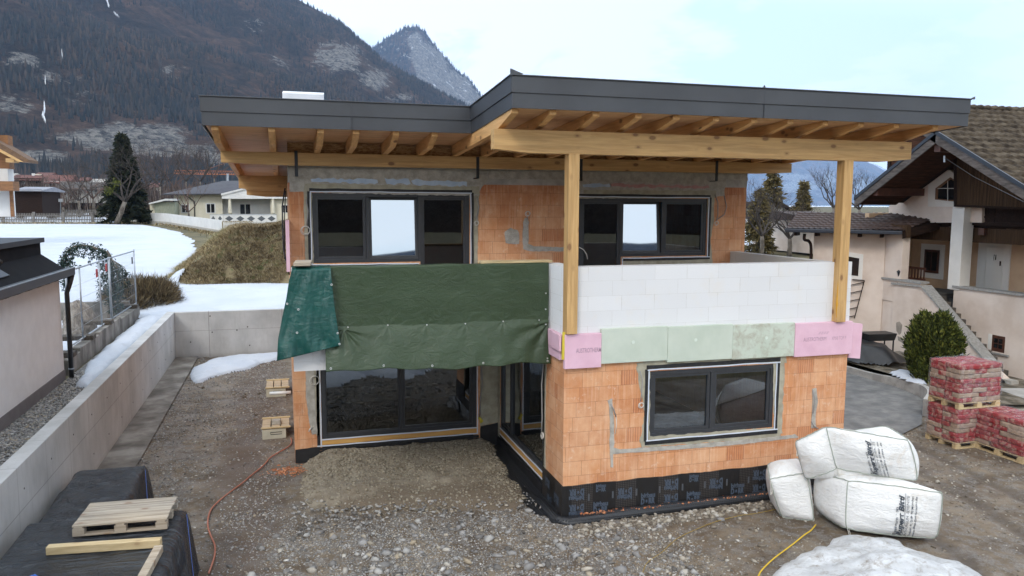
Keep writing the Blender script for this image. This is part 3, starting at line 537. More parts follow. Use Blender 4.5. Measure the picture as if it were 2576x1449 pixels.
# openings measured in the photo
UW = [x_(784, 570, YB), x_(1181, 580, YB), z_(1000, 659, YB), z_(1000, 487, YB)]; UDx = x_(1057, 600, YB)        # upper left window plus door at its right
UR = [x_(1456, 570, YB), x_(1777, 580, YB), z_(1680, 644, YB), z_(1600, 499, YB)]; URx = x_(1563, 600, YB)
LW = [x_(809, 1050, YL), x_(1199, 1050, YL), z_(1000, 1090, YL), 2.52]
FW = [x_(1632, 1010, YF), x_(1946, 1000, YF), z_(1790, 1088, YF), z_(1790, 925, YF)]
FLZ = 2.98                                                                                                          # upper floor level
wallx(X0, XS+.3, 0, 2.75, YL, YL+.3, [(LW[0], LW[1], .1, LW[3])], 'wall', BRX)
wallx(X0, XU, 2.75, 5.95, YB, YB+.3, [(UW[0], UW[1], UW[2], UW[3]), (UDx, UW[1], FLZ, UW[2]), (UR[0], UR[1], UR[2], UR[3]), (UR[0], URx, FLZ, UR[2])], 'wall', BRX)
wallx(XS, X1, .1, 2.75, YF, YF+.3, [tuple(FW)], 'wall', BRX)
wally(YF+.3, YL, .1, 2.75, XS, XS+.3, [(12.76, 15.66, .1, 2.52)], 'wall', BRY)
wally(YB+.3, 23.2, 2.75, 5.7, X0, X0+.3, [], 'wall', BRY); wally(YL+.3, 23.2, 0, 2.75, X0, X0+.3, [], 'wall', BRY)
wally(YF+.3, 23.2, .1, 2.75, X1-.3, X1, [], 'wall', BRY); wally(YB+.3, 23.2, 2.75, 5.7, XU-.3, XU, [], 'wall', BRY)
wallx(X0, XU, 0, 5.6, 23.2, 23.5, [], 'wall', BRX)
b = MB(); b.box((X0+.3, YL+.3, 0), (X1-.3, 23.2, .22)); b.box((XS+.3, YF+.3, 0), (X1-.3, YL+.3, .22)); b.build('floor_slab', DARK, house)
b = MB(); b.box((X0+.3, YB+.3, 2.6), (X1-.3, 23.2, 2.92)); b.box((XS+.02, YF+.31, 2.751), (X1-.02, YB+.3, 2.95)); b.box((X0+.02, 12.76, 2.62), (XS+.02, YB+.3, 2.95)); b.build('floor_slab', CONC, house)
b = MB(); b.box((X0+.32, 19.6, .22), (X1-.32, 19.75, 2.6)); b.box((X0+.32, 19.6, 2.92), (XU-.32, 19.75, 5.6)); b.box((5.0, YB+.4, 2.92), (5.12, 19.6, 5.6)); b.box((4.63, YL+.35, .22), (4.75, 19.6, 2.6)); b.build('inner_wall', INTW, house)
# reinforced ring beam
b = MB(); b.box((X0-.006, YB-.006, 5.66), (XU+.006, YB+.31, 5.99)); b.build('ring_beam', CONC, house)
# ---- ragged mortar / plaster coats on the wall faces ----
def ragged(poly3, nrm, th, rag, m, name, seed=0, step=.07):
    """closed 3d outline on a wall, edge broken up by noise, th thick along nrm"""
    r = random.Random(seed); P = [Vector(p) for p in poly3]; nv = Vector(nrm); out = []
    for i in range(len(P)):
        a, c = P[i], P[(i+1) % len(P)]; L = (c-a).length; k = max(1, int(L/step)); t = (c-a).normalized() if L else Vector((1, 0, 0)); s_ = t.cross(nv)
        for j in range(k): out.append(a+(c-a)*j/k+s_*r.uniform(-rag, rag)+t*r.uniform(-.3, .3)*step)
    n = len(out); c0 = MB(); c0.add([*out, *[p+nv*th for p in out]], [tuple(range(n, 2*n))]+[(i, (i+1) % n, n+(i+1) % n, n+i) for i in range(n)])
    return c0.build(name, m, house)
def facX(pts, Y, th, rag, m, name='plaster_patch', seed=0): return ragged([onY(px, py, Y) for px, py in pts], (0, -1, 0), th, rag, m, name, seed)
facX([(728, 421), (1050, 426), (1226, 430), (1226, 452), (1208, 478), (1205, 492), (990, 489), (770, 484), (760, 482), (727, 481)], YB, .016, .012, GREYP, seed=1)
facX([(1226, 430), (1430, 432), (1880, 436), (1880, 454), (1826, 452), (1822, 480), (1824, 493), (1790, 497), (1456, 499), (1440, 478), (1423, 474), (1421, 452), (1232, 450)], YB, .0165, .012, GREYP, seed=2)
facX([(763, 483), (784, 483), (790, 664), (1058, 664), (1058, 676), (768, 676), (765, 560)], YB, .009, .008, PLAS, seed=3)
facX([(1181, 487), (1206, 488), (1203, 560), (1201, 676), (1186, 676)], YB, .0095, .010, PLAS, seed=4)
facX([(1779, 496), (1797, 497), (1795, 560), (1787, 600), (1792, 660), (1785, 672), (1566, 675), (1564, 648), (1779, 645)], YB, .009, .010, PLAS, seed=5)
facX([(765, 462), (1205, 470), (1206, 489), (764, 482)], YB, .021, .010, PLAS, seed=6)
facX([(1470, 478), (1800, 480), (1800, 498), (1460, 499)], YB, .0215, .010, PLAS, seed=7)
BLUEI = gm('pale_blue_insulation', [(.36, .46, .60), (.46, .55, .66)], 6, rough=.8); PINKI = gm('pink_insulation_trace', [(.42, .22, .22), (.52, .30, .29)], 6, rough=.8)
for i, (a, c, m_) in enumerate((((780, 448), (946, 462), BLUEI), ((966, 450), (1028, 464), BLUEI), ((1036, 452), (1172, 468), BLUEI), ((1462, 462), (1532, 472), BLUEI), ((1533, 462), (1780, 474), PINKI))):
    facX([(a[0], a[1]), (c[0], a[1]+(c[0]-a[0])*.025), (c[0]+3, c[1]), (a[0]+4, c[1]-(c[0]-a[0])*.02)], YB, .026, .022, m_, 'insulation_strip', 20+i)
facX([(1318, 548), (1324, 548), (1330, 560), (1329, 614), (1345, 620), (1424, 622), (1424, 632), (1340, 632), (1316, 628), (1314, 600), (1316, 560)], YB, .010, .008, GREYP, seed=8)
facX([(1270, 583), (1285, 574), (1302, 578), (1307, 598), (1304, 614), (1272, 613)], YB, .010, .012, GREYP, seed=9)
facX([(1850, 640), (1862, 632), (1866, 660), (1848, 660)], YB, .02, .006, GREYP, seed=10)
# front block
facX([(1600, 922), (1634, 918), (1634, 1110), (1608, 1116), (1622, 1040), (1612, 985)], YF, .006, .014, PLAS, seed=11)
facX([(1946, 900), (1974, 900), (1970, 1000), (1966, 1090), (1946, 1094)], YF, .006, .014, PLAS, seed=12)
facX([(1608, 1100), (1966, 1074), (1962, 1098), (1850, 1108), (1700, 1118), (1616, 1125)], YF, .0075, .012, PLAS, seed=13)
facX([(1600, 914), (1634, 908), (1976, 892), (1978, 912), (1604, 928)], YF, .008, .008, PLAS, seed=14)
facX([(1531, 1006), (1540, 1004), (1544, 1060), (1545, 1126), (1560, 1130), (1700, 1120), (1850, 1108), (2000, 1093), (2010, 1100), (1860, 1118), (1700, 1131), (1550, 1141), (1542, 1142), (1542, 1176), (1536, 1177), (1533, 1120), (1534, 1060)], YF, .011, .006, GREYP, seed=15)
facX([(2043, 978), (2053, 976), (2056, 1010), (2050, 1055), (2053, 1075), (2040, 1076), (2043, 1030)], YF, .011, .006, GREYP, seed=16)
facX([(768, 912), (790, 912), (792, 1000), (796, 1070), (800, 1090), (784, 1092), (776, 1050), (770, 1000)], YL, .011, .006, GREYP, seed=17)
facX([(790, 912), (806, 912), (806, 1096), (796, 1096), (790, 1000)], YL, .008, .006, PLAS, seed=18)
ragged([(3.93, YL, 2.6), (XS-.01, YL, 2.6), (XS-.01, YL, .55), (3.93, YL, .5)], (0, -1, 0), .012, .004, PLAS, 'plaster_patch', 19)
ragged([(3.93, YL, .49), (XS-.01, YL, .54), (XS-.01, YL, .02), (3.93, YL, .02)], (0, -1, 0), .03, .003, BLK, 'sealing_membrane', 191)
ragged([(XS, 15.86, 2.6), (XS, 15.68, 2.6), (XS, 15.68, .1), (XS, 15.86, .1)], (-1, 0, 0), .01, .003, PLAS, 'plaster_patch', 20)
ragged([(XS, 12.76, 2.6), (XS, 12.62, 2.6), (XS, 12.66, 1.6), (XS, 12.62, .6), (XS, 12.76, .6)], (-1, 0, 0), .008, .01, PLAS, 'plaster_patch', 21)
# ---- windows ----
def window(ax, pl, u0, u1, z0, z1, parts, name='window', drop=None, rec=.006, fr=.07, label=None):
    """ax 'x': faces -Y; ax 'y': faces -X. parts: (u_start, u_end, kind); drop=(u0,u1,z) door part reaching lower"""
    def M_(u, d, z): return (u, pl+d, z) if ax == 'x' else (pl+d, u, z)
    def bx(b, a, c, d0, d1, e, f): b.box(M_(a, d0, e), M_(c, d1, f))
    f = MB(); bx(f, u0, u1, rec, rec+.09, z1-fr, z1); bx(f, u0, u0+fr, rec, rec+.09, z0 if not drop or drop[0] > u0+.01 else drop[2], z1-fr); bx(f, u1-fr, u1, rec, rec+.09, z0 if not drop or drop[1] < u1-.01 else drop[2], z1-fr)
    if not drop: bx(f, u0+fr, u1-fr, rec, rec+.09, z0, z0+fr)
    else:
        a, c = (u0+fr, drop[0]) if drop[0] > u0+.01 else (drop[1], u1-fr); bx(f, a, c, rec, rec+.09, z0, z0+fr)
        a2, c2 = max(drop[0], u0+fr), min(drop[1], u1-fr); bx(f, a2, c2, rec, rec+.09, drop[2], drop[2]+fr)
        e = drop[0] if drop[0] > u0+.01 else drop[1]; bx(f, e-fr*.6, e+fr*.6, rec-.002, rec+.092, drop[2], z1-fr)
    for (a, c, k) in parts[:-1]:
        if not (drop and min(abs(c-drop[0]), abs(c-drop[1])) < .05): bx(f, c-.03, c+.03, rec+.001, rec+.088, z0+fr, z1-fr)
    fo = f.build(name, FRAME, house, bev=.004, label=label)
    for i, (a, c, k) in enumerate(parts):
        zz0 = z0+fr if not (drop and a >= drop[0]-.05 and c <= drop[1]+.05) else drop[2]+fr
        a_ = a+(fr if i == 0 else .035); c_ = c-(fr if i == len(parts)-1 else .035); w_ = .055 if k != 'fix' else .018
        s_ = MB(); d0 = rec+.015
        if k == 'tilt':            # opened inward at the top
            H_ = z1-fr-zz0; an = .09; Mt = lambda u, d, z: M_(u, d+(z-zz0)*an+.02+(c_-u)*(.085 if u0 > 5 else .03), z)
            def bt(b, a, c, e, f_): b.hexa([Mt(a, d0, e), Mt(c, d0, e), Mt(c, d0+.05, e), Mt(a, d0+.05, e), Mt(a, d0, f_), Mt(c, d0, f_), Mt(c, d0+.05, f_), Mt(a, d0+.05, f_)])
            bt(s_, a_, a_+w_, zz0, z1-fr); bt(s_, c_-w_, c_, zz0, z1-fr); bt(s_, a_+w_, c_-w_, zz0, zz0+w_); bt(s_, a_+w_, c_-w_, z1-fr-w_, z1-fr)
            s_.build('sash', FRAME, fo)
            g = MB(); g.add([Mt(a_+w_, d0+.025, zz0+w_), Mt(c_-w_, d0+.025, zz0+w_), Mt(c_-w_, d0+.025, z1-fr-w_), Mt(a_+w_, d0+.025, z1-fr-w_)], [(0, 1, 2, 3)]); o = g.build('pane', MIRR, fo, label='pane mirroring the bright sky'); continue
        bx(s_, a_, a_+w_, d0, d0+.05, zz0, z1-fr); bx(s_, c_-w_, c_, d0, d0+.05, zz0, z1-fr); bx(s_, a_+w_, c_-w_, d0, d0+.05, zz0, zz0+w_); bx(s_, a_+w_, c_-w_, d0, d0+.05, z1-fr-w_, z1-fr)
        s_.build('sash', FRAME, fo, bev=.003)
        g = MB(); yv = d0+.03
        g.add([M_(a_+w_, yv, zz0+w_), M_(c_-w_, yv, zz0+w_), M_(c_-w_, yv, z1-fr-w_), M_(a_+w_, yv, z1-fr-w_)], [(0, 1, 2, 3)]); g.build('pane', GLASS, fo)
    return fo
def strip(ax, pl, segs, w, th, m, name, par):
    b = MB()
    for (u0, z0, u1, z1) in segs:
        # slightly wavy band made of short pieces
        n = max(1, int(max(abs(u1-u0), abs(z1-z0))/.25)); wob = [RNG.uniform(-.006, .006) for _ in range(n+1)]
        for i in range(n):
            a = (u0+(u1-u0)*i/n, z0+(z1-z0)*i/n); c = (u0+(u1-u0)*(i+1)/n, z0+(z1-z0)*(i+1)/n)
            if abs(u1-u0) > abs(z1-z0): q_ = [(a[0], a[1]-w/2+wob[i]), (c[0], c[1]-w/2+wob[i+1]), (c[0], c[1]+w/2+wob[i+1]), (a[0], a[1]+w/2+wob[i])]
            else: q_ = [(a[0]-w/2+wob[i], a[1]), (a[0]+w/2+wob[i], a[1]), (c[0]+w/2+wob[i+1], c[1]), (c[0]-w/2+wob[i+1], c[1])]
            P = [(u, pl, z) if ax == 'x' else (pl, u, z) for u, z in q_]; b.prism(P, (0, -th, 0) if ax == 'x' else (-th, 0, 0))
    return b.build(name, m, par)
w = window('x', YB, UW[0], UW[1], UW[2], UW[3], [(UW[0], x_(925, 570, YB), 'sash'), (x_(925, 570, YB), UDx, 'tilt'), (UDx, UW[1], 'sash')], drop=(UDx, UW[1], FLZ), label='upper left window with balcony door')
strip('x', YB, [(UW[0]-.03, UW[3]+.06, UW[1]+.05, UW[3]+.055), (UW[0]-.045, UW[3]+.03, UW[0]-.045, UW[2]-.05), (UW[0]-.03, UW[2]-.06, UDx-.05, UW[2]-.065), (UW[1]+.055, UW[3]+.03, UW[1]+.055, FLZ)], .055, .034, TAPEB, 'sealing_band', w)
strip('x', YB-.034, [(UW[0]-.02, UW[3]+.028, UW[1]+.04, UW[3]+.022), (UW[0]-.016, UW[3]+.01, UW[0]-.016, UW[2]-.03), (UW[0]-.016, UW[2]-.028, UDx-.03, UW[2]-.03), (UW[1]+.02, UW[3], UW[1]+.02, FLZ)], .020, .004, TAPEW, 'white_tape', w)
w = window('x', YB, UR[0], UR[1], UR[2], UR[3], [(UR[0], URx, 'sash'), (URx, x_(1668, 570, YB), 'tilt'), (x_(1668, 570, YB), UR[1], 'sash')], drop=(UR[0], URx, FLZ), label='upper right window with balcony door')
strip('x', YB, [(UR[0]-.03, UR[3]+.06, UR[1]+.06, UR[3]+.055), (UR[1]+.055, UR[3]+.03, UR[1]+.055, UR[2]-.05), (UR[1]+.09, UR[2]-.06, URx+.05, UR[2]-.065), (UR[0]-.045, UR[3]+.03, UR[0]-.045, FLZ)], .055, .034, TAPEB, 'sealing_band', w)
strip('x', YB-.034, [(UR[0]-.02, UR[3]+.028, UR[1]+.04, UR[3]+.022), (UR[1]+.02, UR[3]+.01, UR[1]+.02, UR[2]-.03), (UR[1]+.09, UR[2]-.028, URx+.03, UR[2]-.03), (URx+.02, UR[2]-.04, URx+.02, FLZ)], .020, .004, TAPEW, 'white_tape', w)
mx_ = x_(1009, 1050, YL)
w = window('x', YL, LW[0], LW[1], LW[2], LW[3], [(LW[0], mx_, 'fix'), (mx_, LW[1], 'sash')], fr=.09, label='wide terrace sliding window')
MB().box((LW[0], YL+.005, LW[2]-.125), (LW[1], YL+.13, LW[2]-.006)).build('threshold', gm('orange_threshold_board', [(.52, .27, .07), (.60, .34, .10)], 3, (1, 8, 8), rough=.6), w)
strip('x', YL, [(LW[0]-.1, LW[2]-.145, LW[1]+.03, LW[2]-.14), (LW[0], LW[2]-.012, LW[1], LW[2]-.008), (LW[0]-.02, LW[3], LW[0]-.02, LW[2]-.14), (LW[1]+.015, LW[3], LW[1]+.015, LW[2]-.14)], .024, .010, TAPEW, 'white_tape', w)
strip('x', YL, [(LW[0]-.065, LW[3], LW[0]-.065, LW[2]-.2), (LW[0]-.1, LW[2]-.20, LW[1]+.05, LW[2]-.2)], .06, .008, TAPEB, 'sealing_band', w)
yq = onX(1283, 1100, XS)[1]
w = window('y', XS, 12.76, 15.66, LW[2], 2.52, [(12.76, yq, 'fix'), (yq, 15.66, 'sash')], fr=.08, label='tall corner window on the block side wall')
MB().box((XS+.004, 12.76, LW[2]-.125), (XS+.13, 15.66, LW[2]-.006)).build('threshold', bpy.data.materials['orange_threshold_board'], w)
strip('y', XS, [(12.72, LW[2]-.135, 15.7, LW[2]-.135), (12.76, LW[2]-.004, 15.66, LW[2]-.004)], .022, .012, TAPEW, 'white_tape', w)
strip('y', XS, [(12.735, 2.5, 12.735, LW[2]-.1), (12.7, LW[2]-.19, 15.7, LW[2]-.19)], .05, .008, TAPEB, 'sealing_band', w)
xm = x_(1667+115*.0, 1010, YF); xm = x_(1791, 1010, YF)
w = window('x', YF, FW[0], FW[1], FW[2], FW[3], [(FW[0], xm, 'sash'), (xm, FW[1], 'sash')], fr=.075, label='ground floor window beside the bags')
strip('x', YF, [(FW[0]-.06, FW[3]+.075, FW[1]+.10, FW[3]+.075), (FW[0]-.05, FW[3]+.04, FW[0]-.05, FW[2]-.05), (FW[0]-.06, FW[2]-.085, FW[1]+.10, FW[2]-.085), (FW[1]+.06, FW[3]+.04, FW[1]+.06, FW[2]-.05)], .065, .016, TAPEB, 'sealing_band', w)
strip('x', YF-.016, [(FW[0]-.04, FW[3]+.032, FW[1]+.10, FW[3]+.032), (FW[0]-.02, FW[3]+.01, FW[0]-.02, FW[2]-.03), (FW[0]-.04, FW[2]-.04, FW[1]+.10, FW[2]-.04), (FW[1]+.03, FW[3]+.01, FW[1]+.03, FW[2]-.03)], .020, .004, TAPEW, 'white_tape', w)
# pinkish packet inside on the window sill
# ---- balcony parapet of white foam blocks, insulation boards ----
WBX, WBY = blocks('white_block_x', 0), blocks('white_block_y', 1, (.78, .78, .78)); WBG = blocks('pale_block_shaded_side', 1, (.62, .60, .56), .9, .6)  # last one: darker copy of the blocks, inner side's shade put into the colour
ZP = 4.255
MB().box((XS+.02, YF, 2.76), (X1, YF+.25, ZP)).build('parapet', WBX, house, label='white block parapet of the front balcony')
MB().box((XS+.02, YF+.25, 2.96), (XS+.25, 12.74, ZP)).build('parapet', WBY, house)
MB().box((XS, YF+.002, 3.0), (XS+.02, 12.5, ZP-.002)).build('parapet', WBY, house)
MB().box((X0, 12.5, 2.62), (XS, 12.75, ZP)).build('parapet', WBX, house)
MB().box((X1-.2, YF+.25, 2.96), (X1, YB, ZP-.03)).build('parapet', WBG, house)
MB().box((X1, YF+.02, 2.9), (X1+.01, YF+.20, ZP-.01)).build('parapet', WBY, house)
for i, z in enumerate((3.2, 3.45, 3.7, 3.95)):
    MB().box((X1+.01, YF+.05, z-.008), (X1+.016, YF+.2, z+.008)).build('adhesive_bead', gm('yellow_foam', [(.62, .50, .05)], rough=.8) if i == 0 else bpy.data.materials['yellow_foam'], house)
PINK = gm('pink_foam_board', [(.66, .41, .50), (.72, .47, .56)], 2.5, rough=.7, bsc=60, bst=.1)
GRN = gm('pale_green_foam_board', [(.47, .525, .44), (.54, .585, .50)], 1.7, rough=.75, bsc=60, bst=.1)
def dirtygreen():
    g = G('mud_stained_green_board'); b = g.ramp(g.noise(1.7, 3), [(.3, (.46, .52, .43)), (.7, (.54, .585, .50))])
    d = g.ramp(g.noise(4.2, 8, .75, dist=.4), [(.47, 0.), (.62, .75)]); g.col(g.mix(d, b, (.36, .33, .26))).r(.85); return g.m
DGRN = dirtygreen()
def board(pl, u0, u1, z0, z1, th, m, lab, ax='x', tilt=0):
    b = MB()
    if ax == 'x': b.box((u0, pl-th, z0), (u1, pl-.001, z1))
    else: b.box((pl-th, u0, z0), (pl-.001, u1, z1))
    return b.build('insulation_board', m, house, bev=.006, label=lab)
zz = lambda px, py: z_(px, py, YF-.07)
bx_ = [x_(p, 860, YF-.07) for p in (1420.5, 1513, 1680, 1843, 1999, 2142)]
b1 = board(YF, bx_[0], bx_[1]-.004, zz(1466, 926), zz(1466, 840), .085, PINK, 'small pink board below the corner post')
board(YF, bx_[1], bx_[2]-.003, zz(1596, 911), zz(1596, 824), .07, GRN, 'clean pale green board')
board(YF, bx_[2], bx_[3]-.003, zz(1760, 907), zz(1760, 819), .075, GRN, 'pale green board over the window')
board(YF, bx_[3], bx_[4]-.003, zz(1920, 900), zz(1920, 815), .07, DGRN, 'mud stained green board')
b2 = board(YF, bx_[4], bx_[5], zz(2070, 894), zz(2070, 811), .08, PINK, 'large pink board with printed name')
MB().prism([(X1+.03, YF+.0, zz(2142, 902)), (X1+.27, YF-.02, zz(2175, 902)-.01), (X1+.29, YF-.02, zz(2175, 816)), (X1+.03, YF, zz(2142, 813))], (0, .06, 0)).build('insulation_board', PINK, house, bev=.004, label='pink board end sticking out at the right corner')
b3 = board(XS, 11.80, 12.5, 2.72, 3.15, .06, PINK, 'pink board on the side of the block', 'y')
board(XS-.06, 11.72, 12.1, 2.88, 3.15, .035, PINK, None, 'y')
MB().tube([(XS-.02, YF-.03, 3.2), (XS-.01, YF-.04, 2.95), (XS-.03, YF-.03, 2.75)], [.03, .045, .03]).build('assembly_foam', bpy.data.materials['yellow_foam'], house)
MB().tube([(9.50, YF-.12, 3.95), (9.49, YF-.12, 3.5), (9.5, YF-.12, 3.25)], [.012, .022, .014]).build('assembly_foam', gm('amber_foam', [(.60, .30, .02)], rough=.5), house)
INK = gm('grey_print', [(.40, .26, .33)], rough=.7)
INK2 = gm('grey_print_pale', [(.46, .30, .38)], rough=.7)
zt = zz(1480, 886); xt = x_(1449, 884, YF-.085)
textmesh('AUSTROTHERM', .105, INK, 'printed_name', b1, lambda x, y: (xt+x*.60, YF-.0865, zt+y), off=.002)
zt2 = zz(2020, 859); xt2 = x_(2021, 856, YF-.08)
textmesh('AUSTROTHERM', .098, INK, 'printed_name', b2, lambda x, y: (xt2+x*.70, YF-.0825, zt2+y))
textmesh('XPS\u00ae TOP P', .092, INK2, 'printed_name', b2, lambda x, y: (xt2+.60+x*.62, YF-.0825, zt2+y))
b = MB()
for k in range(4): b.add([(xt2+.30+k*.055, YF-.0825, zt2+.115), (xt2+.34+k*.055, YF-.0825, zt2+.115), (xt2+.375+k*.055, YF-.0825, zt2+.165), (xt2+.335+k*.055, YF-.0825, zt2+.165)], [(0, 1, 2, 3)])
b.build('printed_emblem', gm('faint_print', [(.60, .38, .47)], rough=.7), b2)
textmesh('AUSTROTHERM XPS\u00ae TOP P', .07, INK2, 'printed_name', b3, lambda x, y: (XS-.0625, 12.48-x*.80, 2.84+y))
DOW = gm('board_anchor_disc', [(.60, .66, .58)], rough=.6); b = MB()
for px, py in ((1593, 861), (1750, 855), (1928, 850)):
    c = onY(px, py, YF-.075); MB().tube([(c[0], YF-.072, c[2]), (c[0], YF-.08, c[2])], .03, 14).build('anchor_disc', DOW, house)

# ---- bitumen membrane round the plinth ----
def memb(ax, name):
    g = G(name); X = g.xyz(); u = X[ax]; z = X[2]
    a = g.math('FRACT', g.math('DIVIDE', u, .032)); c = g.math('FRACT', g.math('DIVIDE', z, .032))
    tri = g.math('LESS_THAN', g.math('ADD', g.math('ABSOLUTE', g.math('SUBTRACT', a, .5)), g.math('MULTIPLY', c, .5)), .40)
    band = g.math('FRACT', g.math('DIVIDE', g.math('ADD', u, -.02), .80)); bd_ = g.math('GREATER_THAN', g.math('ABSOLUTE', g.math('SUBTRACT', band, .32)), .26)
    k = g.math('MULTIPLY', tri, bd_); g.col(g.mix(g.math('MULTIPLY', k, .8), (.010, .009, .009), (.075, .065, .06))).r(.5); g.bump(g.noise(12, 3), .15, .01); return g.m
MX, MY = memb(0, 'printed_membrane_x'), memb(1, 'printed_membrane_y')
zm = .592
o = MB().add([], []); b = MB(); pts = [(XS-.02, YF-.02, -.1)]
top = [(XS-.02+(9.9-XS)*k/60, YF-.02, zm-.012*math.sin(k*.7)*RNG.uniform(0, 1)) for k in range(61)]
b.prism([(XS-.02, YF-.02, -.1)]+top+[(9.9, YF-.02, -.1)], (0, .019, 0)); mf = b.build('sealing_membrane', MX, house, label='black printed bitumen membrane along the front')
b = MB().box((XS-.022, YF-.018, -.1), (XS-.001, 12.75, zm+.005)); ms = b.build('sealing_membrane', MY, house)
MB().box((XS-.035, 12.75, -.1), (XS-.001, YL, LW[2]-.21)).build('sealing_membrane', BLK, house)
ragged([(X0-.0, YL, .02), (X0, YL, .30), (LW[0]-.05, YL, .33), (LW[0]-.05, YL, .02)], (0, -1, 0), .02, .004, BLK, 'sealing_membrane', 33)
MB().box((LW[0]-.1, YL-.012, -.02), (3.93, YL-.001, LW[2]-.24)).build('sealing_membrane', BLK, house)
BLUEP = gm('blue_grey_print', [(.06, .078, .108)], rough=.5); GREYPR = gm('dull_print', [(.07, .075, .085)], rough=.5); V_, F_ = [], []
def logo(cx, cz, flip, plane, ax, sc=1):
    global V_, F_
    s_ = -1 if flip else 1
    for txt, size, dy, sx_, off in (('bitbau', .125, .030, 1.05, .006), ('D\u00d6RR', .16, -.098, 1.0, .010)):
        vv, ff, wd = textmesh(txt, size, None, '', None, lambda x, y: (x, y, 0), off=off); k_ = .30/max(wd, .01)
        b0 = len(V_)
        for (x, y, _) in vv:
            lx = (x-wd/2)*k_*s_*sc; lz = (y*1.0+dy)*s_*sc
            V_.append((cx+lx, plane, min(cz+lz, zm-.012)) if ax == 'x' else (plane, cx-lx, min(cz+lz, zm-.012)))
        F_ += [tuple(b0+i for i in f) for f in ff]
    MB().add(V_, F_).build('printed_lettering', BLUEP, mf if ax == 'x' else ms); V_, F_ = [], []
for k in range(12):
    cx = XS+.24+k*.44
    if cx < 9.3: logo(cx, (.43, .16, .36, .22)[k % 4], k % 2 == 0, YF-.0225, 'x', .9)
    if cx < 9.3 and k % 4 in (1, 0): logo(cx, .50 if k % 4 == 1 else .16, k % 4 == 0, YF-.0225, 'x', .6 if k % 4 == 1 else .9)
logo(12.45, .40, False, XS-.0245, 'y', .8); logo(12.35, .13, True, XS-.0245, 'y', .8); logo(11.98, .28, False, XS-.0245, 'y', .8)
for k in range(13):
    cx = XS+.46+k*.44
    if cx < 9.3: MB().box((cx-.016, YF-.0228, .30), (cx+.016, YF-.0205, .42)).build('printed_stamp', GREYPR, mf)
g = G('dimpled_drain_sheet'); g.col((.016, .017, .02)).r(.42); vv = g.voro(28, rnd=.0); g.bump(g.ramp(vv, [(.0, 1.), (.45, 0.)]), .9, .012); DIMP = g.m
pts = [(XS-.25, 13.2, .04), (XS-.13, 12.4, .04), (XS-.12, YF-.05, .02), (XS+.05, YF-.16, .01), (5.5, YF-.13, .04), (7, YF-.12, .05), (8.5, YF-.12, .06), (9.9, YF-.12, .08)]
MB().tube(pts, [.05, .08, .10, .11, .11, .10, .09, .09], 12).build('drainage_sheet', DIMP, house, True)
MB().add([(XS-.02, YF+.1, .10), (XS-.36, 12.0, .01), (XS-.50, 13.3, .06), (XS-.38, 14.6, .10), (XS-.12, 15.7, .10), (XS-.02, 15.7, .12)], [(0, 1, 2, 3, 4, 5)]).build('drainage_sheet', DIMP, house)
# ---- cables hanging out of the walls ----
def coil(b, c, r, ax='x', n=2):
    for k in range(n):
        rr = r*(1-.12*k); b.tube([(c[0]+rr*math.cos(t)*(1 if ax == 'x' else 0)+.01*k, c[1]-.012*k+(rr*math.cos(t) if ax == 'y' else 0), c[2]+rr*math.sin(t)+.01*k) for t in np.linspace(0, 2*math.pi, 15)], .0065, 5)
def cablex(pts, Y, cc, r=.011, m=CABLE, cr=.045):
    P = [onY(px, py, Y-.035) for px, py in pts]; MB().tube(P, r, 6).build('cable', m, house, True)
    if cc: b = MB(); coil(b, onY(*cc, Y-.04), cr); b.build('cable_coil', WCABLE, house, True)
cablex([(770, 502), (775, 530), (772, 568)], YB, (768, 580), cr=.085)
cablex([(1200, 495), (1205, 520), (1198, 550)], YB, (1198, 562))
cablex([(1822, 492), (1828, 520), (1822, 540), (1804, 552)], YB, (1802, 562))
cablex([(1800, 490), (1806, 510), (1806, 540), (1802, 556)], YB, None)
cablex([(1326, 545), (1328, 553)], YB, (1327, 538), cr=.05)
cablex([(1457, 622), (1468, 628), (1476, 640), (1478, 652)], YB, None, .010, WCABLE)
cablex([(1610, 933), (1616, 955), (1614, 990), (1611, 1010)], YF, (1612, 1020), .009)
cablex([(1537, 1016), (1543, 1028), (1550, 1048)], YF, None, .010); cablex([(1550, 1048), (1551, 1070), (1547, 1092)], YF, None, .005, WCABLE)
cablex([(2045, 982), (2050, 1000), (2049, 1020), (2045, 1040)], YF, None, .011)
cablex([(2042, 1060), (2048, 1072), (2058, 1078)], YF, None, .010)
cablex([(793, 914), (795, 930), (797, 942)], YL, (791, 957), .011, cr=.095)
cablex([(1213, 912), (1209, 940), (1214, 965), (1208, 1000), (1209, 1045)], YL, None, .010); cablex([(1210, 912), (1214, 950), (1205, 1050)], YL, None, .008); cablex([(1205, 1050), (1213, 1060), (1208, 1062)], YL, None, .03, bpy.data.materials['yellow_foam'])
MB().tube([(XS-.03, 12.70, 2.5), (XS-.05, 12.74, 2.1), (XS-.04, 12.73, 1.5), (XS-.05, 12.72, 1.25)], .012).build('cable', CABLE, house, True)
b = MB(); coil(b, (XS-.05, 12.70, 1.18), .06, 'y'); b.build('cable_coil', WCABLE, house, True)
MB().tube([(X0-.06, YB-.02, 5.55), (X0-.12, YB-.02, 5.2), (X0-.12, YB-.03, 4.4), (X0-.02, YB-.05, 3.9)], .014).tube([(X0-.05, YB+.05, 5.5), (X0-.09, YB+.02, 4.9), (X0-.10, YB, 4.2)], .010).build('cable', BLK, house, True)
MB().tube([onY(785, 1074, YL-.03), onY(779, 1080, YL-.05), onY(777, 1086, YL-.05)], .012).build('cable', WCABLE, house, True)
MB().box((X0-.07, 14.9, 4.0), (X0-.005, 15.44, 4.95)).build('insulation_board', PINK, house)
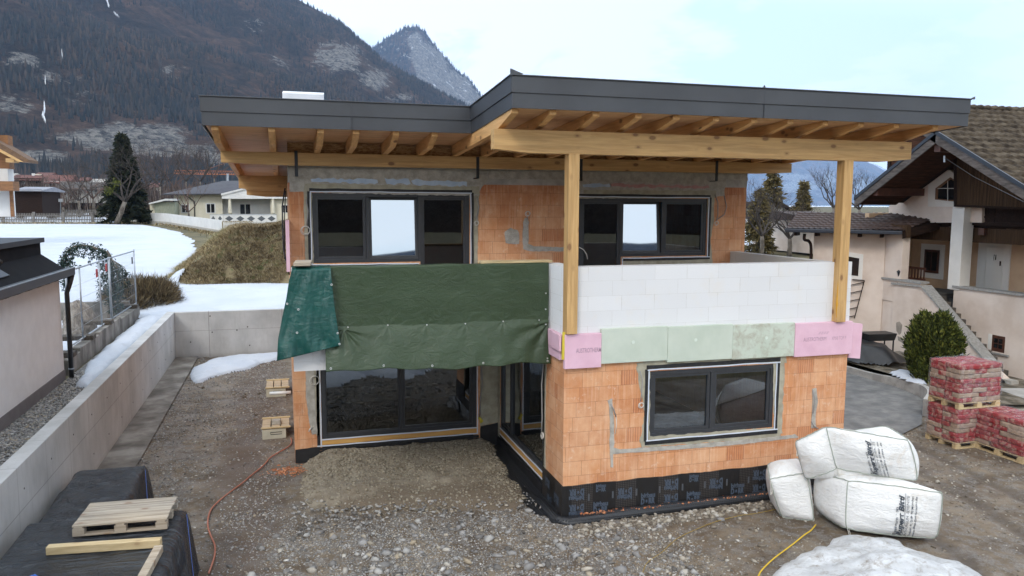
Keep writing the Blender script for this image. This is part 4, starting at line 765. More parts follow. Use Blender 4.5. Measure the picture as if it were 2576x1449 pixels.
MB().tube([(-.42, 17.3, 1.15), (.02, 17.2, 1.17)], .035, 10).build('drain_pipe', gm('white_plastic_pipe', [(.7, .7, .68)], rough=.4), house, True)
# ---- roof ----
SL = .058
def sof(Y): return 6.668-SL*(Y-11.0)
YR0, YR1, XRL, XRM, XRR, YR2 = 11.0, 13.57, -1.23, 3.22, 11.5, 25.5
outl = [(XRL, YR1), (XRM, YR1), (XRM, YR0), (XRR, YR0), (XRR, YR2), (XRL, YR2)]
roof = MB().prism([(x, y, sof(y)+.09) for x, y in outl], (0, 0, .17)).build('roof', gm('roof_membrane', [(.05, .05, .052), (.08, .08, .08)], 2, rough=.7), house)
MB().prism([(x+(.03 if x < 0 else -.03 if x > 5 else 0), y, sof(y)) for x, y in outl], (0, 0, .089)).build('soffit', PLY, roof)
def fascia(p, q_, lo, hi, out, name, capz=0):
    b = MB(); P = Vector(p); Q = Vector(q_); o_ = Vector(out)
    b.hexa([P+Vector((0, 0, lo)), Q+Vector((0, 0, lo)), Q+o_+Vector((0, 0, lo)), P+o_+Vector((0, 0, lo)), P+Vector((0, 0, hi)), Q+Vector((0, 0, hi)), Q+o_+Vector((0, 0, hi)), P+o_+Vector((0, 0, hi))])
    return b.build(name, ANTH, roof, bev=.003)
def run(p, q_, out):
    P = (*p, sof(p[1])); Q = (*q_, sof(q_[1])); o_ = Vector((out[0], out[1], 0))
    ext = (Vector(Q)-Vector(P)).normalized()
    fascia(P, Q, -.012, .215, o_*.022, 'fascia'); fascia(Vector(P)-ext*.012, Vector(Q)+ext*.012, .208, .445, o_*.040, 'fascia')
    fascia(Vector(P)-ext*.02, Vector(Q)+ext*.02, .446, .462, o_*.062, 'roof_edge_cap'); fascia(Vector(P)-o_*.12, Vector(Q)-o_*.12, .435, .4615, o_*.118, 'roof_edge_cap')
run((XRL, YR1), (XRM, YR1), (0, -1)); run((XRM, YR1), (XRM, YR0), (-1, 0)); run((XRM-.02, YR0), (XRR, YR0), (0, -1)); run((XRR, YR0), (XRR, YR2), (1, 0)); run((XRL, YR2), (XRL, YR1), (-1, 0)); run((XRR, YR2), (XRL, YR2), (0, 1))
b = MB()
for x in (x_(885, 300, YR1), ): b.box((x-.004, YR1-.047, sof(YR1)+.0), (x+.004, YR1-.0, sof(YR1)+.44))
for x in (x_(1920, 260, YR0), ): b.box((x-.0015, YR0-.0415, sof(YR0)+.0), (x+.0015, YR0-.0, sof(YR0)+.44))
b.build('sheet_joint', ANTH, roof)
b = MB().prism([(XRM-.06, YR0-.06, sof(YR0)+.44), (XRM+.14, YR0-.06, sof(YR0)+.47), (XRM-.06, YR0-.06, sof(YR0)+.54)], (0, .02, 0)); c = x_(1915, 222, YR0)
b.prism([(c, YR0-.05, sof(YR0)+.46), (c+.05, YR0-.05, sof(YR0)+.46), (c+.03, YR0-.05, sof(YR0)+.50)], (0, .02, 0)); b.prism([(XRR-.03, YR0-.06, sof(YR0)+.45), (XRR+.08, YR0-.06, sof(YR0)+.45), (XRR+.08, YR0-.06, sof(YR0)+.50)], (0, .02, 0)); b.build('folded_sheet_corner', ANTH, roof)
# rafters
raf = [-1.06, -.18, .61, 1.20, 1.88, 2.56]; rr_ = [3.27, 3.86, 4.55, 5.25, 5.90, 6.60, 7.29, 7.97, 8.64, 9.35, 10.08, 10.90]
def rafter(x, y0, taper=.75, h=.215):
    b = MB(); y1 = 25.2; P = [(x-.055, y0, sof(y0)-.002), (x-.055, y0, sof(y0)-.07), (x-.055, y0+taper, sof(y0+taper)-h), (x-.055, y1, sof(y1)-h), (x-.055, y1, sof(y1)-.002)]
    b.prism(P, (.11, 0, 0)); return b.build('rafter', WY, house, bev=.004)
for x in raf: rafter(x, YR1+.06, .5)
for x in rr_: rafter(x, YR0+.08, .95)
def purlin(x0, x1, y, w_, ztop, h, tl, tr, m=WX, name='purlin'):
    P = [(x0, y, ztop), (x0, y, ztop-h*(.86 if tl else 1)), (x0+max(tl, .01), y, ztop-h), (x1-max(tr, .01), y, ztop-h), (x1, y, ztop-h*(.86 if tr else 1)), (x1, y, ztop)]
    return MB().prism(P, (0, w_, 0)).build(name, m, house, bev=.005)
purlin(3.10, 10.93, 11.62, .2, sof(11.62)-.217, .355, .58, .55)
purlin(-1.10, x_(1992, 415, 15.2), 15.2, .2, sof(15.2)-.217, .235, .9, .8)
purlin(-1.06, X0+.1, 20.0, .2, sof(20.0)-.217, .36, .5, 0); purlin(-1.0, X0+.1, 22.6, .2, sof(22.6)-.217, .34, .5, 0)
purlin(XU-.1, 11.2, 20.0, .2, sof(20.0)-.217, .36, 0, .5)
OSB = gm('strand_board', [(.20, .10, .035), (.34, .19, .08), (.44, .28, .13)], 14, (1, 1, 3), rough=.8, det=6)
xs_all = [-1.0]+raf+rr_
b = MB()
al = sorted(raf+rr_); al = [a for a in al if a > .3]
for a, c in zip([X0]+al, al+[XU]):
    if c-a > .15: b.box((a+(.06 if a != X0 else 0), 15.32, sof(15.32)-.212), (c-(.06 if c != XU else 0), 15.34, sof(15.32)-.01))
b.build('infill_board', OSB, house)
# posts
def post(pxl, pxr, pxb):
    yf = 11.60; xl = x_(pxl, 620, yf); xr = x_(pxr, 620, yf); o = MB().box((xl, yf, zz(1466, 838)), (xr, yf+.2, sof(11.62)-.57)).build('post', WZ, house, bev=.006); return xl, xr
p1 = post(1428.5, 1455.5, 0); p2 = post(2114.5, 2140-3, 0)
# steel strap brackets
for px, y0, y1 in ((744.5, 379, 443), (1202, 394, 449), (1462.5, 400, 455), (1804, 404, 456)):
    a = onY(px, y0, 15.19); c = onY(px, y1, 15.19); b = MB().box((a[0]-.03, 15.185, c[2]), (a[0]+.03, 15.197, a[2])); b.tube([(a[0], 15.18, c[2]+.06), (a[0], 15.186, c[2]+.06)], .012, 8).tube([(a[0], 15.18, a[2]-.2), (a[0], 15.186, a[2]-.2)], .009, 8)
    b.box((a[0]-.03, 15.197, c[2]), (a[0]+.03, YB-.008, c[2]+.012)); b.build('steel_bracket', gm('dark_steel', [(.04, .042, .048)], rough=.5, metal=.5) if px < 800 else bpy.data.materials['dark_steel'], house)
# roof light box
vx0, vx1 = x_(713, 240, 16), x_(812, 240, 16)
t = MB().box((vx0, 16, sof(16)+.26), (vx1, 16.7, 7.28)); t.build('roof_hatch', ANTH, house)
SILV = gm('silver_sheet', [(.62, .64, .68), (.70, .72, .76)], 3, rough=.35, metal=.6)
MB().prism([(vx0-.02, 15.97, 7.28), (vx0-.02, 15.97, 7.40), (vx0-.01, 16.05, 7.44), (vx0-.01, 16.75, 7.42), (vx0-.02, 16.75, 7.28)], (vx1-vx0+.04, 0, 0)).build('hatch_cover', SILV, house, bev=.01)
# ======================= TARPAULINS AND PLANKS ON THE PARAPET =======================
def tarpmat(name, c0, c1, c2, rough=.38):
    g = G(name); b = g.ramp(g.noise(1.3, 5, .6, g.map((1, 1, 2.5))), [(.3, c0), (.6, c1), (.8, c2)])
    g.col(b).r(rough); g.b.inputs['Specular IOR Level'].default_value = .45
    w1 = g.noise(3.2, 6, .7, g.map((1, 1, 1.8)), 1.2); w2 = g.noise(16, 4, .7, g.map((2.4, 1, .8)), .6); X = g.xyz()
    wv = g.math('ADD', g.math('SINE', g.math('MULTIPLY', X[0], 900)), g.math('SINE', g.math('MULTIPLY', X[2], 900)))
    g.bump(g.math('ADD', g.math('MULTIPLY', w1, 1.6), g.math('MULTIPLY', w2, .35)), .38, .04); return g.m
TG = tarpmat('dark_green_tarpaulin', (.028, .048, .020), (.036, .060, .028), (.055, .082, .045)); TT = tarpmat('teal_tarpaulin', (.003, .050, .042), (.006, .070, .058), (.014, .105, .085), .3)
def sheet(name, fn, nu, nv, m, parent=None, th=.004):
    V = np.array([fn(i/(nu-1), j/(nv-1)) for j in range(nv) for i in range(nu)]); i = np.arange(nu*nv).reshape(nv, nu); F = np.stack([i[:-1, :-1], i[:-1, 1:], i[1:, 1:], i[1:, :-1]], -1).reshape(-1, 4)
    o = npmesh(name, V, F, m, parent, True); s_ = o.modifiers.new('thickness', 'SOLIDIFY'); s_.thickness = th; return o
xa, xb = .55, XS-.035; zt_, = (ZP,)
gx = [x_(p, 810, 12.43) for p in (875, 976, 1074, 1171, 1267, 1357)]
def greent(u, v):
    zb = 2.64-.08*u+.02*math.sin(u*9)+.015*math.sin(u*31); x = xa+(xb-xa)*u
    if v < .07: k = v/.07; return (x, 12.64-k*.17, ZP+.018+.006*math.sin(x*8))
    k = (v-.07)/.93; z = ZP+.018-(ZP+.018-zb)*k; seam = .60-.03*u; y = 12.465
    y -= .012*math.sin(x*3.1+z*2)+.02*(fbm(x, z, 1.2, 3, 71)+.2)*min(1, k*3)
    kk = max(0, (k-seam)/(1-seam)); y -= .26*kk**.8*(1-.35*u)*(1+.5*float(fbm(x, 0, 1.4, 2, 72)))
    y -= kk*.022*(math.sin(x*11+3*math.sin(z*3)+2.2*math.sin(x*1.7))*.5+1.4*float(fbm(x*2, z, 2, 3, 73)))
    for g_ in gx:                                    # gathers pulling to the seam eyelets
        dx, dz = x-g_, k-seam; r_ = math.hypot(dx, dz*1.7); an = math.atan2(dz*1.7, dx); y -= .007*math.exp(-r_/.24)*math.sin(an*7)*(.5 if dz < 0 else 1)*min(1, r_/.03)
    for g_, w_ in ((xb, .5), (xa+.3, .3)):
        dx, dz = x-g_, k-seam-.02; r_ = math.hypot(dx, dz*1.7); an = math.atan2(dz*1.7, dx); y -= .03*math.exp(-r_/w_)*math.sin(an*11)*min(1, r_/.05)*(dz > 0)
    return (x, y, z)
tg = sheet('tarpaulin', greent, 220, 120, TG); tag(tg, 'large dark green tarpaulin hung over the left balcony parapet, ragged lower edge', 'tarpaulin')
EYE = gm('eyelet_metal', [(.6, .6, .58)], rough=.35, metal=.6); b = MB()
def ring(b, p, r=.022):
    r *= .62
    b.tube([(p[0]+r*math.cos(t), p[1]-.012, p[2]+r*math.sin(t)) for t in np.linspace(0, 2*math.pi, 11)], .005, 5)
for u in (.02, .24, .45, .68, .985): ring(b, greent(u, .975))
for g_ in gx: ring(b, greent((g_-xa)/(xb-xa), .07+.93*(.60-.03*(g_-xa)/(xb-xa))), .012)
for v in (.35, .5, .64, .95): ring(b, greent(.985, v), .014)
b.build('eyelet', EYE, tg)
TL_ = [(735, 676), (727, 705), (720, 750), (709, 800), (700, 850), (697, 905)]; TR_ = [(832, 674), (835, 712), (840, 760), (847, 810), (853, 850), (857, 872)]
def tealt(u, v):
    k = v*5; i = min(int(k), 4); f = k-i; l = [TL_[i][j]*(1-f)+TL_[i+1][j]*f for j in (0, 1)]; r_ = [TR_[i][j]*(1-f)+TR_[i+1][j]*f for j in (0, 1)]
    px = l[0]*(1-u)+r_[0]*u; py = l[1]*(1-u)+r_[1]*u; py += v*((u-.5)*-6)
    Y = 12.37-.12*v+.25*max(0, .22-u)*v*2; fold = .055*v*math.sin(u*13+2.5*math.sin(v*3))*(.4+.6*(1-u))+.05*float(fbm(u*4, v*2, 1.4, 3, 81))+.02*float(fbm(u*9, v*2.5, 1.3, 2, 85))*v*2
    p = onY(px, py, Y-fold)
    if v < .02: p[1] = 12.62; p[2] = ZP+.035
    return tuple(p)
tt = sheet('tarpaulin', tealt, 110, 90, TT); tag(tt, 'teal green tarpaulin draped loosely over the left end of the balcony', 'tarpaulin')
b = MB(); [ring(b, tealt(*uv), .02) for uv in ((.985, .22), (.985, .96), (.985, .75), (.04, .45), (.3, .74), (.28, .5))]; b.build('eyelet', EYE, tt)
a = onY(1207, 664, 12.6); c = onY(1386, 661, 12.6)
o = MB().hexa([(a[0], 12.52, ZP+.022), (c[0], 12.52, ZP+.022), (c[0], 12.74, ZP+.022), (a[0], 12.74, ZP+.022), (a[0], 12.52, ZP+.062), (c[0], 12.52, ZP+.058), (c[0], 12.74, ZP+.06), (a[0], 12.74, ZP+.065)]).build('plank', PALE, None, bev=.004)
tag(o, 'long pale plank weighing down the dark green tarpaulin on the parapet', 'plank')
o = MB().hexa([(.10, 12.36, ZP+.045), (.36, 12.36, ZP+.045), (.40, 12.80, ZP+.055), (.14, 12.80, ZP+.055), (.10, 12.36, ZP+.10), (.36, 12.36, ZP+.10), (.40, 12.80, ZP+.11), (.14, 12.80, ZP+.11)]).build('plank', OLDW, None, bev=.008)
tag(o, 'short worn plank end on the teal tarpaulin at the balcony corner', 'plank')
# ======================= RETAINING WALL =======================
def fconc(name, ax):
    g = G(name); X = g.xyz(); u = X[ax]; z = X[2]
    b = g.ramp(g.noise(.9, 6, .6, g.map((1, 1, .7))), [(.36, (.38, .378, .372)), (.5, (.46, .458, .45)), (.64, (.53, .528, .52))])
    b = g.mix(g.ramp(g.noise(3, 6, .75, g.map((3, 3, .4))), [(.5, 0.), (.8, .35)]), b, (.25, .235, .21))
    ju = g.math('GREATER_THAN', g.math('ABSOLUTE', g.math('SUBTRACT', g.math('FRACT', g.math('DIVIDE', g.math('ADD', u, .2), 2.4 if ax == 0 else 1.35)), .5)), .496)
    jz = g.math('LESS_THAN', g.math('ABSOLUTE', g.math('SUBTRACT', z, .93)), .006)
    j = g.math('MAXIMUM', ju, jz); b = g.mix(g.math('MULTIPLY', j, .65), b, (.16, .15, .14))
    st = g.ramp(z, [(.0, .55), (.16, 0.)]); b = g.mix(g.math('MULTIPLY', st, g.noise(2, 4)), b, (.17, .15, .11))
    g.col(b).r(.85); g.bump(g.math('SUBTRACT', g.noise(40, 3), g.math('MULTIPLY', j, 2)), .3, .005); return g.m
FCY, FCX = fconc('formwork_concrete_y', 1), fconc('formwork_concrete_x', 0)
wl = thing('retaining_wall', 'long smooth grey concrete retaining wall round the gravel yard, L shaped', 'wall')
MB().box((-3.93, 5, -.3), (-3.68, 28.25, 1.58)).build('wall', FCY, wl, bev=.008)
MB().box((-3.679, 28.0, -.3), (6, 28.25, 1.575)).build('wall', FCX, wl, bev=.008)
b = MB()
for k in range(14):
    for z in (.42, 1.2):
        y = 9.5+k*1.35; b.tube([(-3.683, y, z), (-3.674, y, z)], .014, 8)
for x, z in ((-3.2, .55), (-2.55, 1.42), (-2.5, .86), (-1.7, .9), (-1.35, 1.0), (-1.3, .35), (.1, .95)): b.tube([(x, 28.003, z), (x, 27.994, z)], .024, 8)
b.build('formwork_tie_hole', gm('dark_hole', [(.06, .055, .05)]), wl)
# ======================= LIGHT WELLS =======================
CREAM = gm('cream_concrete', [(.42, .40, .31), (.52, .50, .41)], 3, rough=.9, bsc=30, bst=.2)
def lightwell(x0, y0, y1, lab, nslots, blockon):
    t = thing('light_well', lab, 'light well', (x0, y0, 0), 'basement light wells along the left wall')
    x1 = -.005; b = MB(); b.box((x0, y0, -.1), (x1-.1, y0+.09, .21)).box((x0, y1-.09, -.1), (x1-.1, y1, .21)).box((x0, y0+.09, -.1), (x0+.09, y1-.09, .21)); b.build('shaft', CREAM, t, bev=.01)
    b = MB(); n = 3
    for k in range(n):
        xa_ = x0-.01+k*(x1-x0)/n; b.box((xa_+.006, y0+.03, .212), (xa_+(x1-x0)/n-.02, y1-.03, .235))
    b.build('cover_board', OLDX, t, bev=.003)
    MB().box((x0-.02, y0-.005, .236), (x1, y0+.07, .262)).build('cover_batten', PALE, t, bev=.003); MB().box((x0-.02, y1-.07, .236), (x1, y1+.005, .262)).build('cover_batten', PALE, t, bev=.003)
    MB().tube([(x0+.18, y0-.004, .15), (x0+.42, y0-.004, .15), (x0+.42, y0-.004, .1), (x0+.18, y0-.004, .1), (x0+.18, y0-.004, .15)], .008, 5).build('lifting_loop', BLK, t)
    return t
lightwell(-.62, 17.75, 18.65, 'nearer cream light well with wooden cover and grey stone on it', 2, 1)
lightwell(-.62, 21.7, 22.75, 'farther cream light well with wooden slatted cover', 2, 0)
o = MB().hexa([(-.42, 18.05, .237), (-.22, 18.03, .237), (-.2, 18.2, .237), (-.4, 18.24, .237), (-.41, 18.06, .33), (-.23, 18.05, .34), (-.21, 18.2, .33), (-.39, 18.22, .335)]).build('paving_stone', GREYP, None, bev=.01); tag(o, 'small grey stone block lying on the nearer light well cover', 'stone')
# ======================= TARPED STACK =======================
def btarp(name):
    g = G(name); g.col(g.ramp(g.noise(2, 4), [(.3, (.010, .013, .018)), (.7, (.022, .028, .036))])).r(.24); g.b.inputs['Specular IOR Level'].default_value = .55
    w1 = g.noise(3.0, 6, .65, g.map((1, 1, 1)), 1.6); w2 = g.noise(1.6, 3, .5, g.map((.6, 3.2, 1)), 1.2); g.bump(g.math('ADD', w1, g.math('MULTIPLY', w2, 1.2)), .95, .12); return g.m
BT = btarp('black_tarpaulin')
def smoothblock(name, x0, x1, y0, y1, h, m, parent, seed, flare=.12, res=.045):
    """sheet draped over a box-shaped load: top, rounded edges and slightly flared sides"""
    xs = np.arange(x0-.3, x1+.31, res); ys = np.arange(y0-.3, y1+.31, res)
    X, Y = np.meshgrid(xs, ys); dx = np.maximum(np.maximum(x0-X, X-x1), 0); dy = np.maximum(np.maximum(y0-Y, Y-y1), 0); d = np.hypot(dx, dy)
    n_ = fbm(X, Y, 2.2, 4, seed); edge = flare*(1+1.6*fbm(X*1+Y*1, X*.3, 2.5, 3, seed+3))
    side = np.clip(d/np.maximum(edge, .03), 0, 1); Z = h*(1-side**1.6)+.035*n_*(side < 1)-.05*np.exp(-((np.minimum(np.minimum(X-x0, x1-X), np.minimum(Y-y0, y1-Y)))/.05)**2)*(d <= 0)
    Z = np.maximum(Z, .0+.02*n_); mask = d < edge*1.15+.03
    i = np.arange(X.size).reshape(X.shape); F = np.stack([i[:-1, :-1], i[:-1, 1:], i[1:, 1:], i[1:, :-1]], -1).reshape(-1, 4); kp = (mask[:-1, :-1] & mask[:-1, 1:] & mask[1:, 1:] & mask[1:, :-1]).ravel()
    F = F[kp]; V = np.stack([X, Y, Z], -1).reshape(-1, 3); u, inv = np.unique(F, return_inverse=True)
    return npmesh(name, V[u], inv.reshape(-1, 4), m, parent, True)
st = thing('covered_stack', 'large stepped stack of building material wrapped in black tarpaulin by the concrete wall', 'covered stack', (-2.6, 11, 0))
smoothblock('tarpaulin', -3.45, -1.45, 8.0, 11.45, .98, BT, st, 5)
smoothblock('tarpaulin', -3.48, -2.42, 11.5, 14.15, .80, BT, st, 9, .10)
STRAP = gm('blue_strap', [(.02, .10, .42)], rough=.5); b = MB()
def flat(b, pts, w, n): 
    for p, q_ in zip(pts, pts[1:]): b.bar(p, q_, w, .004, n)
flat(b, [(-1.42, 11.2, .95), (-1.27, 10.4, .45), (-1.24, 10.1, .12)], .04, (1, 0, 0)); flat(b, [(-2.38, 13.9, .76), (-2.25, 13.2, .40), (-2.1, 12.6, .12)], .04, (1, 0, 0)); flat(b, [(-2.9, 9.7, 1.0), (-2.55, 9.2, 1.0), (-2.5, 8.9, .995)], .06, (0, 0, 1)); b.build('lashing_strap', STRAP, st)
b = MB(); b.add([(-1.35, 10.2, .7), (-1.15, 10.1, .35), (-1.02, 9.75, .1), (-1.2, 9.5, .3), (-1.34, 9.8, .6)], [(0, 1, 2, 3, 4)]); b.build('loose_flap', BT, st)
# one-way pallet on the stack
def pallet(name, L, W_, label, loc, rotz=0, group=None, m=OLDX, planks=5):
    t = thing(name, label, 'pallet', loc, group, rotz) if label else None; return t
def pallet_parts(t, L, W_, m, loc, rotz, n=5):
    R_ = Matrix.Translation(loc) @ Matrix.Rotation(rotz, 4, 'Z')
    def T_(b): b.v = [tuple(R_ @ Vector(v)) for v in b.v]; return b
    b = MB(); pw = W_/n
    for k in range(n): b.box((-L/2+.004*(k % 2), -W_/2+k*pw+.006, .122), (L/2-.006*(k % 3), -W_/2+(k+1)*pw-.006, .144))
    T_(b).build('deck_board', m, t, bev=.002)
    b = MB()
    for x in (-L/2+.07, 0, L/2-.07): b.box((x-.05, -W_/2, .1), (x+.05, W_/2, .1215))
    T_(b).build('cross_board', m, t)
    for x in (-L/2+.07, 0, L/2-.07):
        for y in (-W_/2+.05, 0, W_/2-.05):
            b = MB().box((x-.07, y-.05, .022), (x+.07, y+.05, .0995)); T_(b).build('block', m, t, bev=.003)
    b = MB()
    for y in (-W_/2+.05, 0, W_/2-.05): b.box((-L/2, y-.05, 0), (L/2, y+.05, .0215))
    T_(b).build('skid_board', m, t, bev=.002)
R0 = math.radians(-3)
t = thing('pallet', 'empty weathered wooden pallet lying on the black wrapped stack', 'pallet', (-2.14, 11.08, 1.0), None, R0)
pallet_parts(t, 1.13, .80, OLDW, (-2.14, 11.08, 1.0), R0, 5)
def timber(p, q_, w, h, m, lab): o = MB().bar(p, q_, w, h).build('timber_beam', m, None, bev=.006); return tag(o, lab, 'timber')
timber((-2.90, 10.30, 1.035), (-1.60, 10.17, 1.03), .11, .10, PALE, 'yellowish squared timber lying crosswise on the black wrapped stack')
timber((-1.60, 9.98, 1.03), (-1.68, 8.9, 1.03), .10, .09, OLDW, 'pale squared timber pointing towards the viewer on the black wrapped stack')
timber((-2.98, 9.35, 1.03), (-2.9, 8.6, 1.03), .10, .08, OLDW, 'timber end at the lower picture edge on the black wrapped stack')
# ======================= HOSE AND YELLOW CORD =======================
def spline(P, k=8):
    P = [Vector(p) for p in P]; P = [P[0]]+P+[P[-1]]; out = []
    for i in range(1, len(P)-2):
        for j in range(k):
            t_ = j/k; a, b_, c, d = P[i-1], P[i], P[i+1], P[i+2]; out.append(.5*((2*b_)+(c-a)*t_+(2*a-5*b_+4*c-d)*t_*t_+(3*b_-a-3*c+d)*t_**3))
    return out+[P[-2]]
def ground_line(name, px, r, m, lab, cat, z=.03): 
    P = []
    for p in px: c = onZ(p[0], p[1], z+.02); P.append((c[0], c[1], gz(np.array(c[0]), np.array(c[1]))*1.+z))
    o = MB().tube(spline(P), r, 7).build(name, m, None, True); return tag(o, lab, cat)
ground_line('hose', [(732, 1100), (733, 1112), (722, 1124), (700, 1136), (680, 1148), (668, 1162), (655, 1174), (632, 1192), (610, 1212), (585, 1230), (563, 1247), (545, 1262), (530, 1280), (523, 1303), (524, 1325), (532, 1348), (540, 1368), (540, 1392), (534, 1415), (525, 1440)], .014, gm('salmon_red_hose', [(.36, .12, .07), (.42, .16, .10)], 3, rough=.6), 'thin salmon red hose winding across the gravel from the house corner', 'hose')
ground_line('cord', [(2052, 1318), (2040, 1332), (2022, 1345), (2000, 1362), (1975, 1380), (1955, 1395), (1935, 1412), (1915, 1432), (1906, 1449), (1880, 1490)], .011, gm('yellow_cord', [(.62, .40, .02)], rough=.6), 'bright yellow cord running from the white bags past the snow heap', 'cord', .06)
ground_line('cord', [(1955, 1280), (1900, 1290), (1860, 1296), (1800, 1310), (1745, 1332), (1700, 1355), (1665, 1385), (1630, 1410), (1615, 1440)], .006, gm('dull_yellow_cord', [(.30, .20, .05)], rough=.8), 'thin muddy yellow cord lying along the front of the block', 'cord', .02)
for px, py, r_ in ((853, 1300, .12), (785, 1260, .11), (551, 1236, .10), (975, 1410, .08), (1462, 1330, .09), (1500, 1345, .10), (1360, 1290, .12), (690, 1092, .09)):
    pass
# ======================= WHITE BULK BAGS =======================
def bagmat():
    g = G('woven_white_fabric'); b = g.ramp(g.noise(1.5, 4), [(.3, (.74, .73, .71)), (.7, (.80, .80, .79))])
    d = g.ramp(g.noise(2.1, 6, .7, dist=.5), [(.56, 0.), (.74, .55)]); b = g.mix(d, b, (.50, .38, .26)); b = g.mix(g.ramp(g.noise(3, 5, .7), [(.5, 0.), (.7, .35)]), b, (.55, .54, .50)); g.col(b).r(.62)
    w = g.noise(5, 5, .65, g.map((1, 1, 2.6)), 1.0); w2 = g.noise(28, 3, .6); g.bump(g.math('ADD', w, g.math('MULTIPLY', w2, .25)), .6, .05); return g.m
BAG = bagmat(); CORDG = gm('grey_green_cord', [(.33, .36, .31)], rough=.8); LOOPM = gm('webbing_loop', [(.58, .56, .50)], rough=.8); BINK = gm('black_blue_print', [(.06, .07, .085)], rough=.6)
def bagfn(c, bulge, quilt):
    """c: 8 corners ordered 0-3 bottom (near-left, near-right, far-right, far-left), 4-7 top. returns f(face,u,v)"""
    c = [Vector(p) for p in c]; ctr = sum(c, Vector())/8
    faces = {'front': (0, 1, 5, 4), 'right': (1, 2, 6, 5), 'back': (2, 3, 7, 6), 'left': (3, 0, 4, 7), 'top': (4, 5, 6, 7), 'bottom': (3, 2, 1, 0)}
    def f(fc, u, v, lift=0):
        a, b_, d, e = [c[k] for k in faces[fc]]; p = a*(1-u)*(1-v)+b_*u*(1-v)+d*u*v+e*(1-u)*v; n_ = (b_-a).cross(e-a).normalized()
        fcn = (a+b_+d+e)/4; n0 = (d-a).cross(e-b_).normalized(); n0 = -n0 if (fcn-ctr).dot(n0) < 0 else n0
        if n_.dot(n0) < 0: n_ = -n_
        s_ = (math.sin(math.pi*u)*math.sin(math.pi*v))**.55 if 0 < u < 1 and 0 < v < 1 else 0
        k = bulge*s_*(.55 if fc in ('bottom',) else 1)
        if fc in quilt: k -= .040*abs(math.cos(math.pi*4*v))**4*s_; k += .012*math.sin(u*9+v*5)*s_
        k += .03*s_*math.sin(3.1*p.x+4.3*p.y+5*p.z+2*bulge)+.012*s_*math.sin(11*p.x+9*p.z)
        # crumple along the seams
        e_ = min(u, 1-u, v, 1-v); k += .012*math.sin(60*(u+v*1.3))*math.exp(-e_/.05)*(1 if e_ > 0 else 0)
        return p+n_*(k+lift)
    return f, faces
def bulkbag(name, lab, c, bulge, quilt=('front',), text=None, cordf=None, loops=(), N=28):
    t = thing(name, lab, 'bulk bag', tuple(sum((Vector(p) for p in c[:4]), Vector())/4), 'white bulk bags by the house corner'); f, faces = bagfn(c, bulge, quilt)
    V = []; F = []
    for fc in faces:
        b0 = len(V); V += [f(fc, i/N, j/N) for j in range(N+1) for i in range(N+1)]
        F += [(b0+j*(N+1)+i, b0+j*(N+1)+i+1, b0+(j+1)*(N+1)+i+1, b0+(j+1)*(N+1)+i) for j in range(N) for i in range(N)]
    me = bpy.data.meshes.new('bag_body'); me.from_pydata([tuple(v) for v in V], [], F); bm = bmesh.new(); bm.from_mesh(me); bmesh.ops.remove_doubles(bm, verts=bm.verts, dist=.0005); bmesh.ops.recalc_face_normals(bm, faces=bm.faces)
    bm.verts.ensure_lookup_table(); O0 = np.array([v.co[:] for v in bm.verts])
    for _ in range(16): bmesh.ops.smooth_vert(bm, verts=bm.verts, factor=.5, use_axis_x=True, use_axis_y=True, use_axis_z=True)
    O1 = np.array([v.co[:] for v in bm.verts]); bm.to_mesh(me); bm.free(); link('bag_body', me, BAG, t, True)
    def snap(p, out=.010): p = np.array(p); i = int(np.argmin(((O0-p)**2).sum(1))); q_ = O1[i]; d_ = q_-np.array(ctr0); return Vector(q_+d_/np.linalg.norm(d_)*out)
    ctr0 = sum((Vector(p) for p in c), Vector())/8
    E_ = [(0, 1), (1, 2), (2, 3), (3, 0), (4, 5), (5, 6), (6, 7), (7, 4), (0, 4), (1, 5), (2, 6), (3, 7)]; b = MB(); cv = [Vector(p) for p in c]; ctr = sum(cv, Vector())/8
    for a, d in E_:
        P = [snap(cv[a].lerp(cv[d], k/14))+Vector((0, 0, .006*math.sin(k*2.2+a))) for k in range(15)]; b.tube(P, .008, 6)
    b.build('seam_cord', CORDG, t, True)
    for (a, dx, dy, dz) in loops:
        b = MB(); p = snap(cv[a], .0); d = Vector((dx, dy, dz)); s_ = Vector((.035, .02, 0)); pts = [p, p+d*.5+s_*.4, p+d, p+d*.96+s_*1.5, p+d*.5+s_*1.6, p+s_]
        for q1, q2 in zip(pts, pts[1:]): b.bar(q1, q2, .035, .006, (.7, -.7, 0))
        b.build('lifting_loop', LOOPM, t)
    if text:
        fc, u0, us, vs, v0 = text
        V_, F_ = [], []
        for (s_, size, du, sh, k_, of) in (('Eigentum von', .082, .0, 0, 1, .001), ('Rupert Bittl', .135, .105, .25, .98, .006), ('ENTSORGUNGSDIENSTE', .070, .20, 0, .95, 0), ('Triebstr. 41, D-80993 M\u00fcnchen', .055, .275, 0, 1, .001), ('www.Bittl-Entsorgung.de', .055, .345, 0, 1.02, .001)):
            vv, ff, wd = textmesh(s_, size, None, '', None, lambda x, y: (x, y, 0), shear=sh, off=of); L_ = {.0: .62}.get(du, .86); k2 = L_/wd; b0 = len(V_)
            for (x, y, _) in vv: V_.append(tuple(f(fc, u0+(du-y)*us, v0+(x*k2)*vs, .012)))
            F_ += [tuple(b0+i for i in q_) for q_ in ff]
        # underline and rule
        for du in (.125, ):
            b0 = len(V_); n_ = 12
            for i in range(n_+1):
                for w_ in (0, .008): V_.append(tuple(f(fc, u0+(du+w_)*us, v0+i/n_*.90*vs, .012)))
            F_ += [(b0+2*i, b0+2*i+1, b0+2*i+3, b0+2*i+2) for i in range(n_)]
        MB().add(V_, F_).build('printed_lettering', BINK, t)
    return t
Vz = lambda p, z: (p[0], p[1], z)
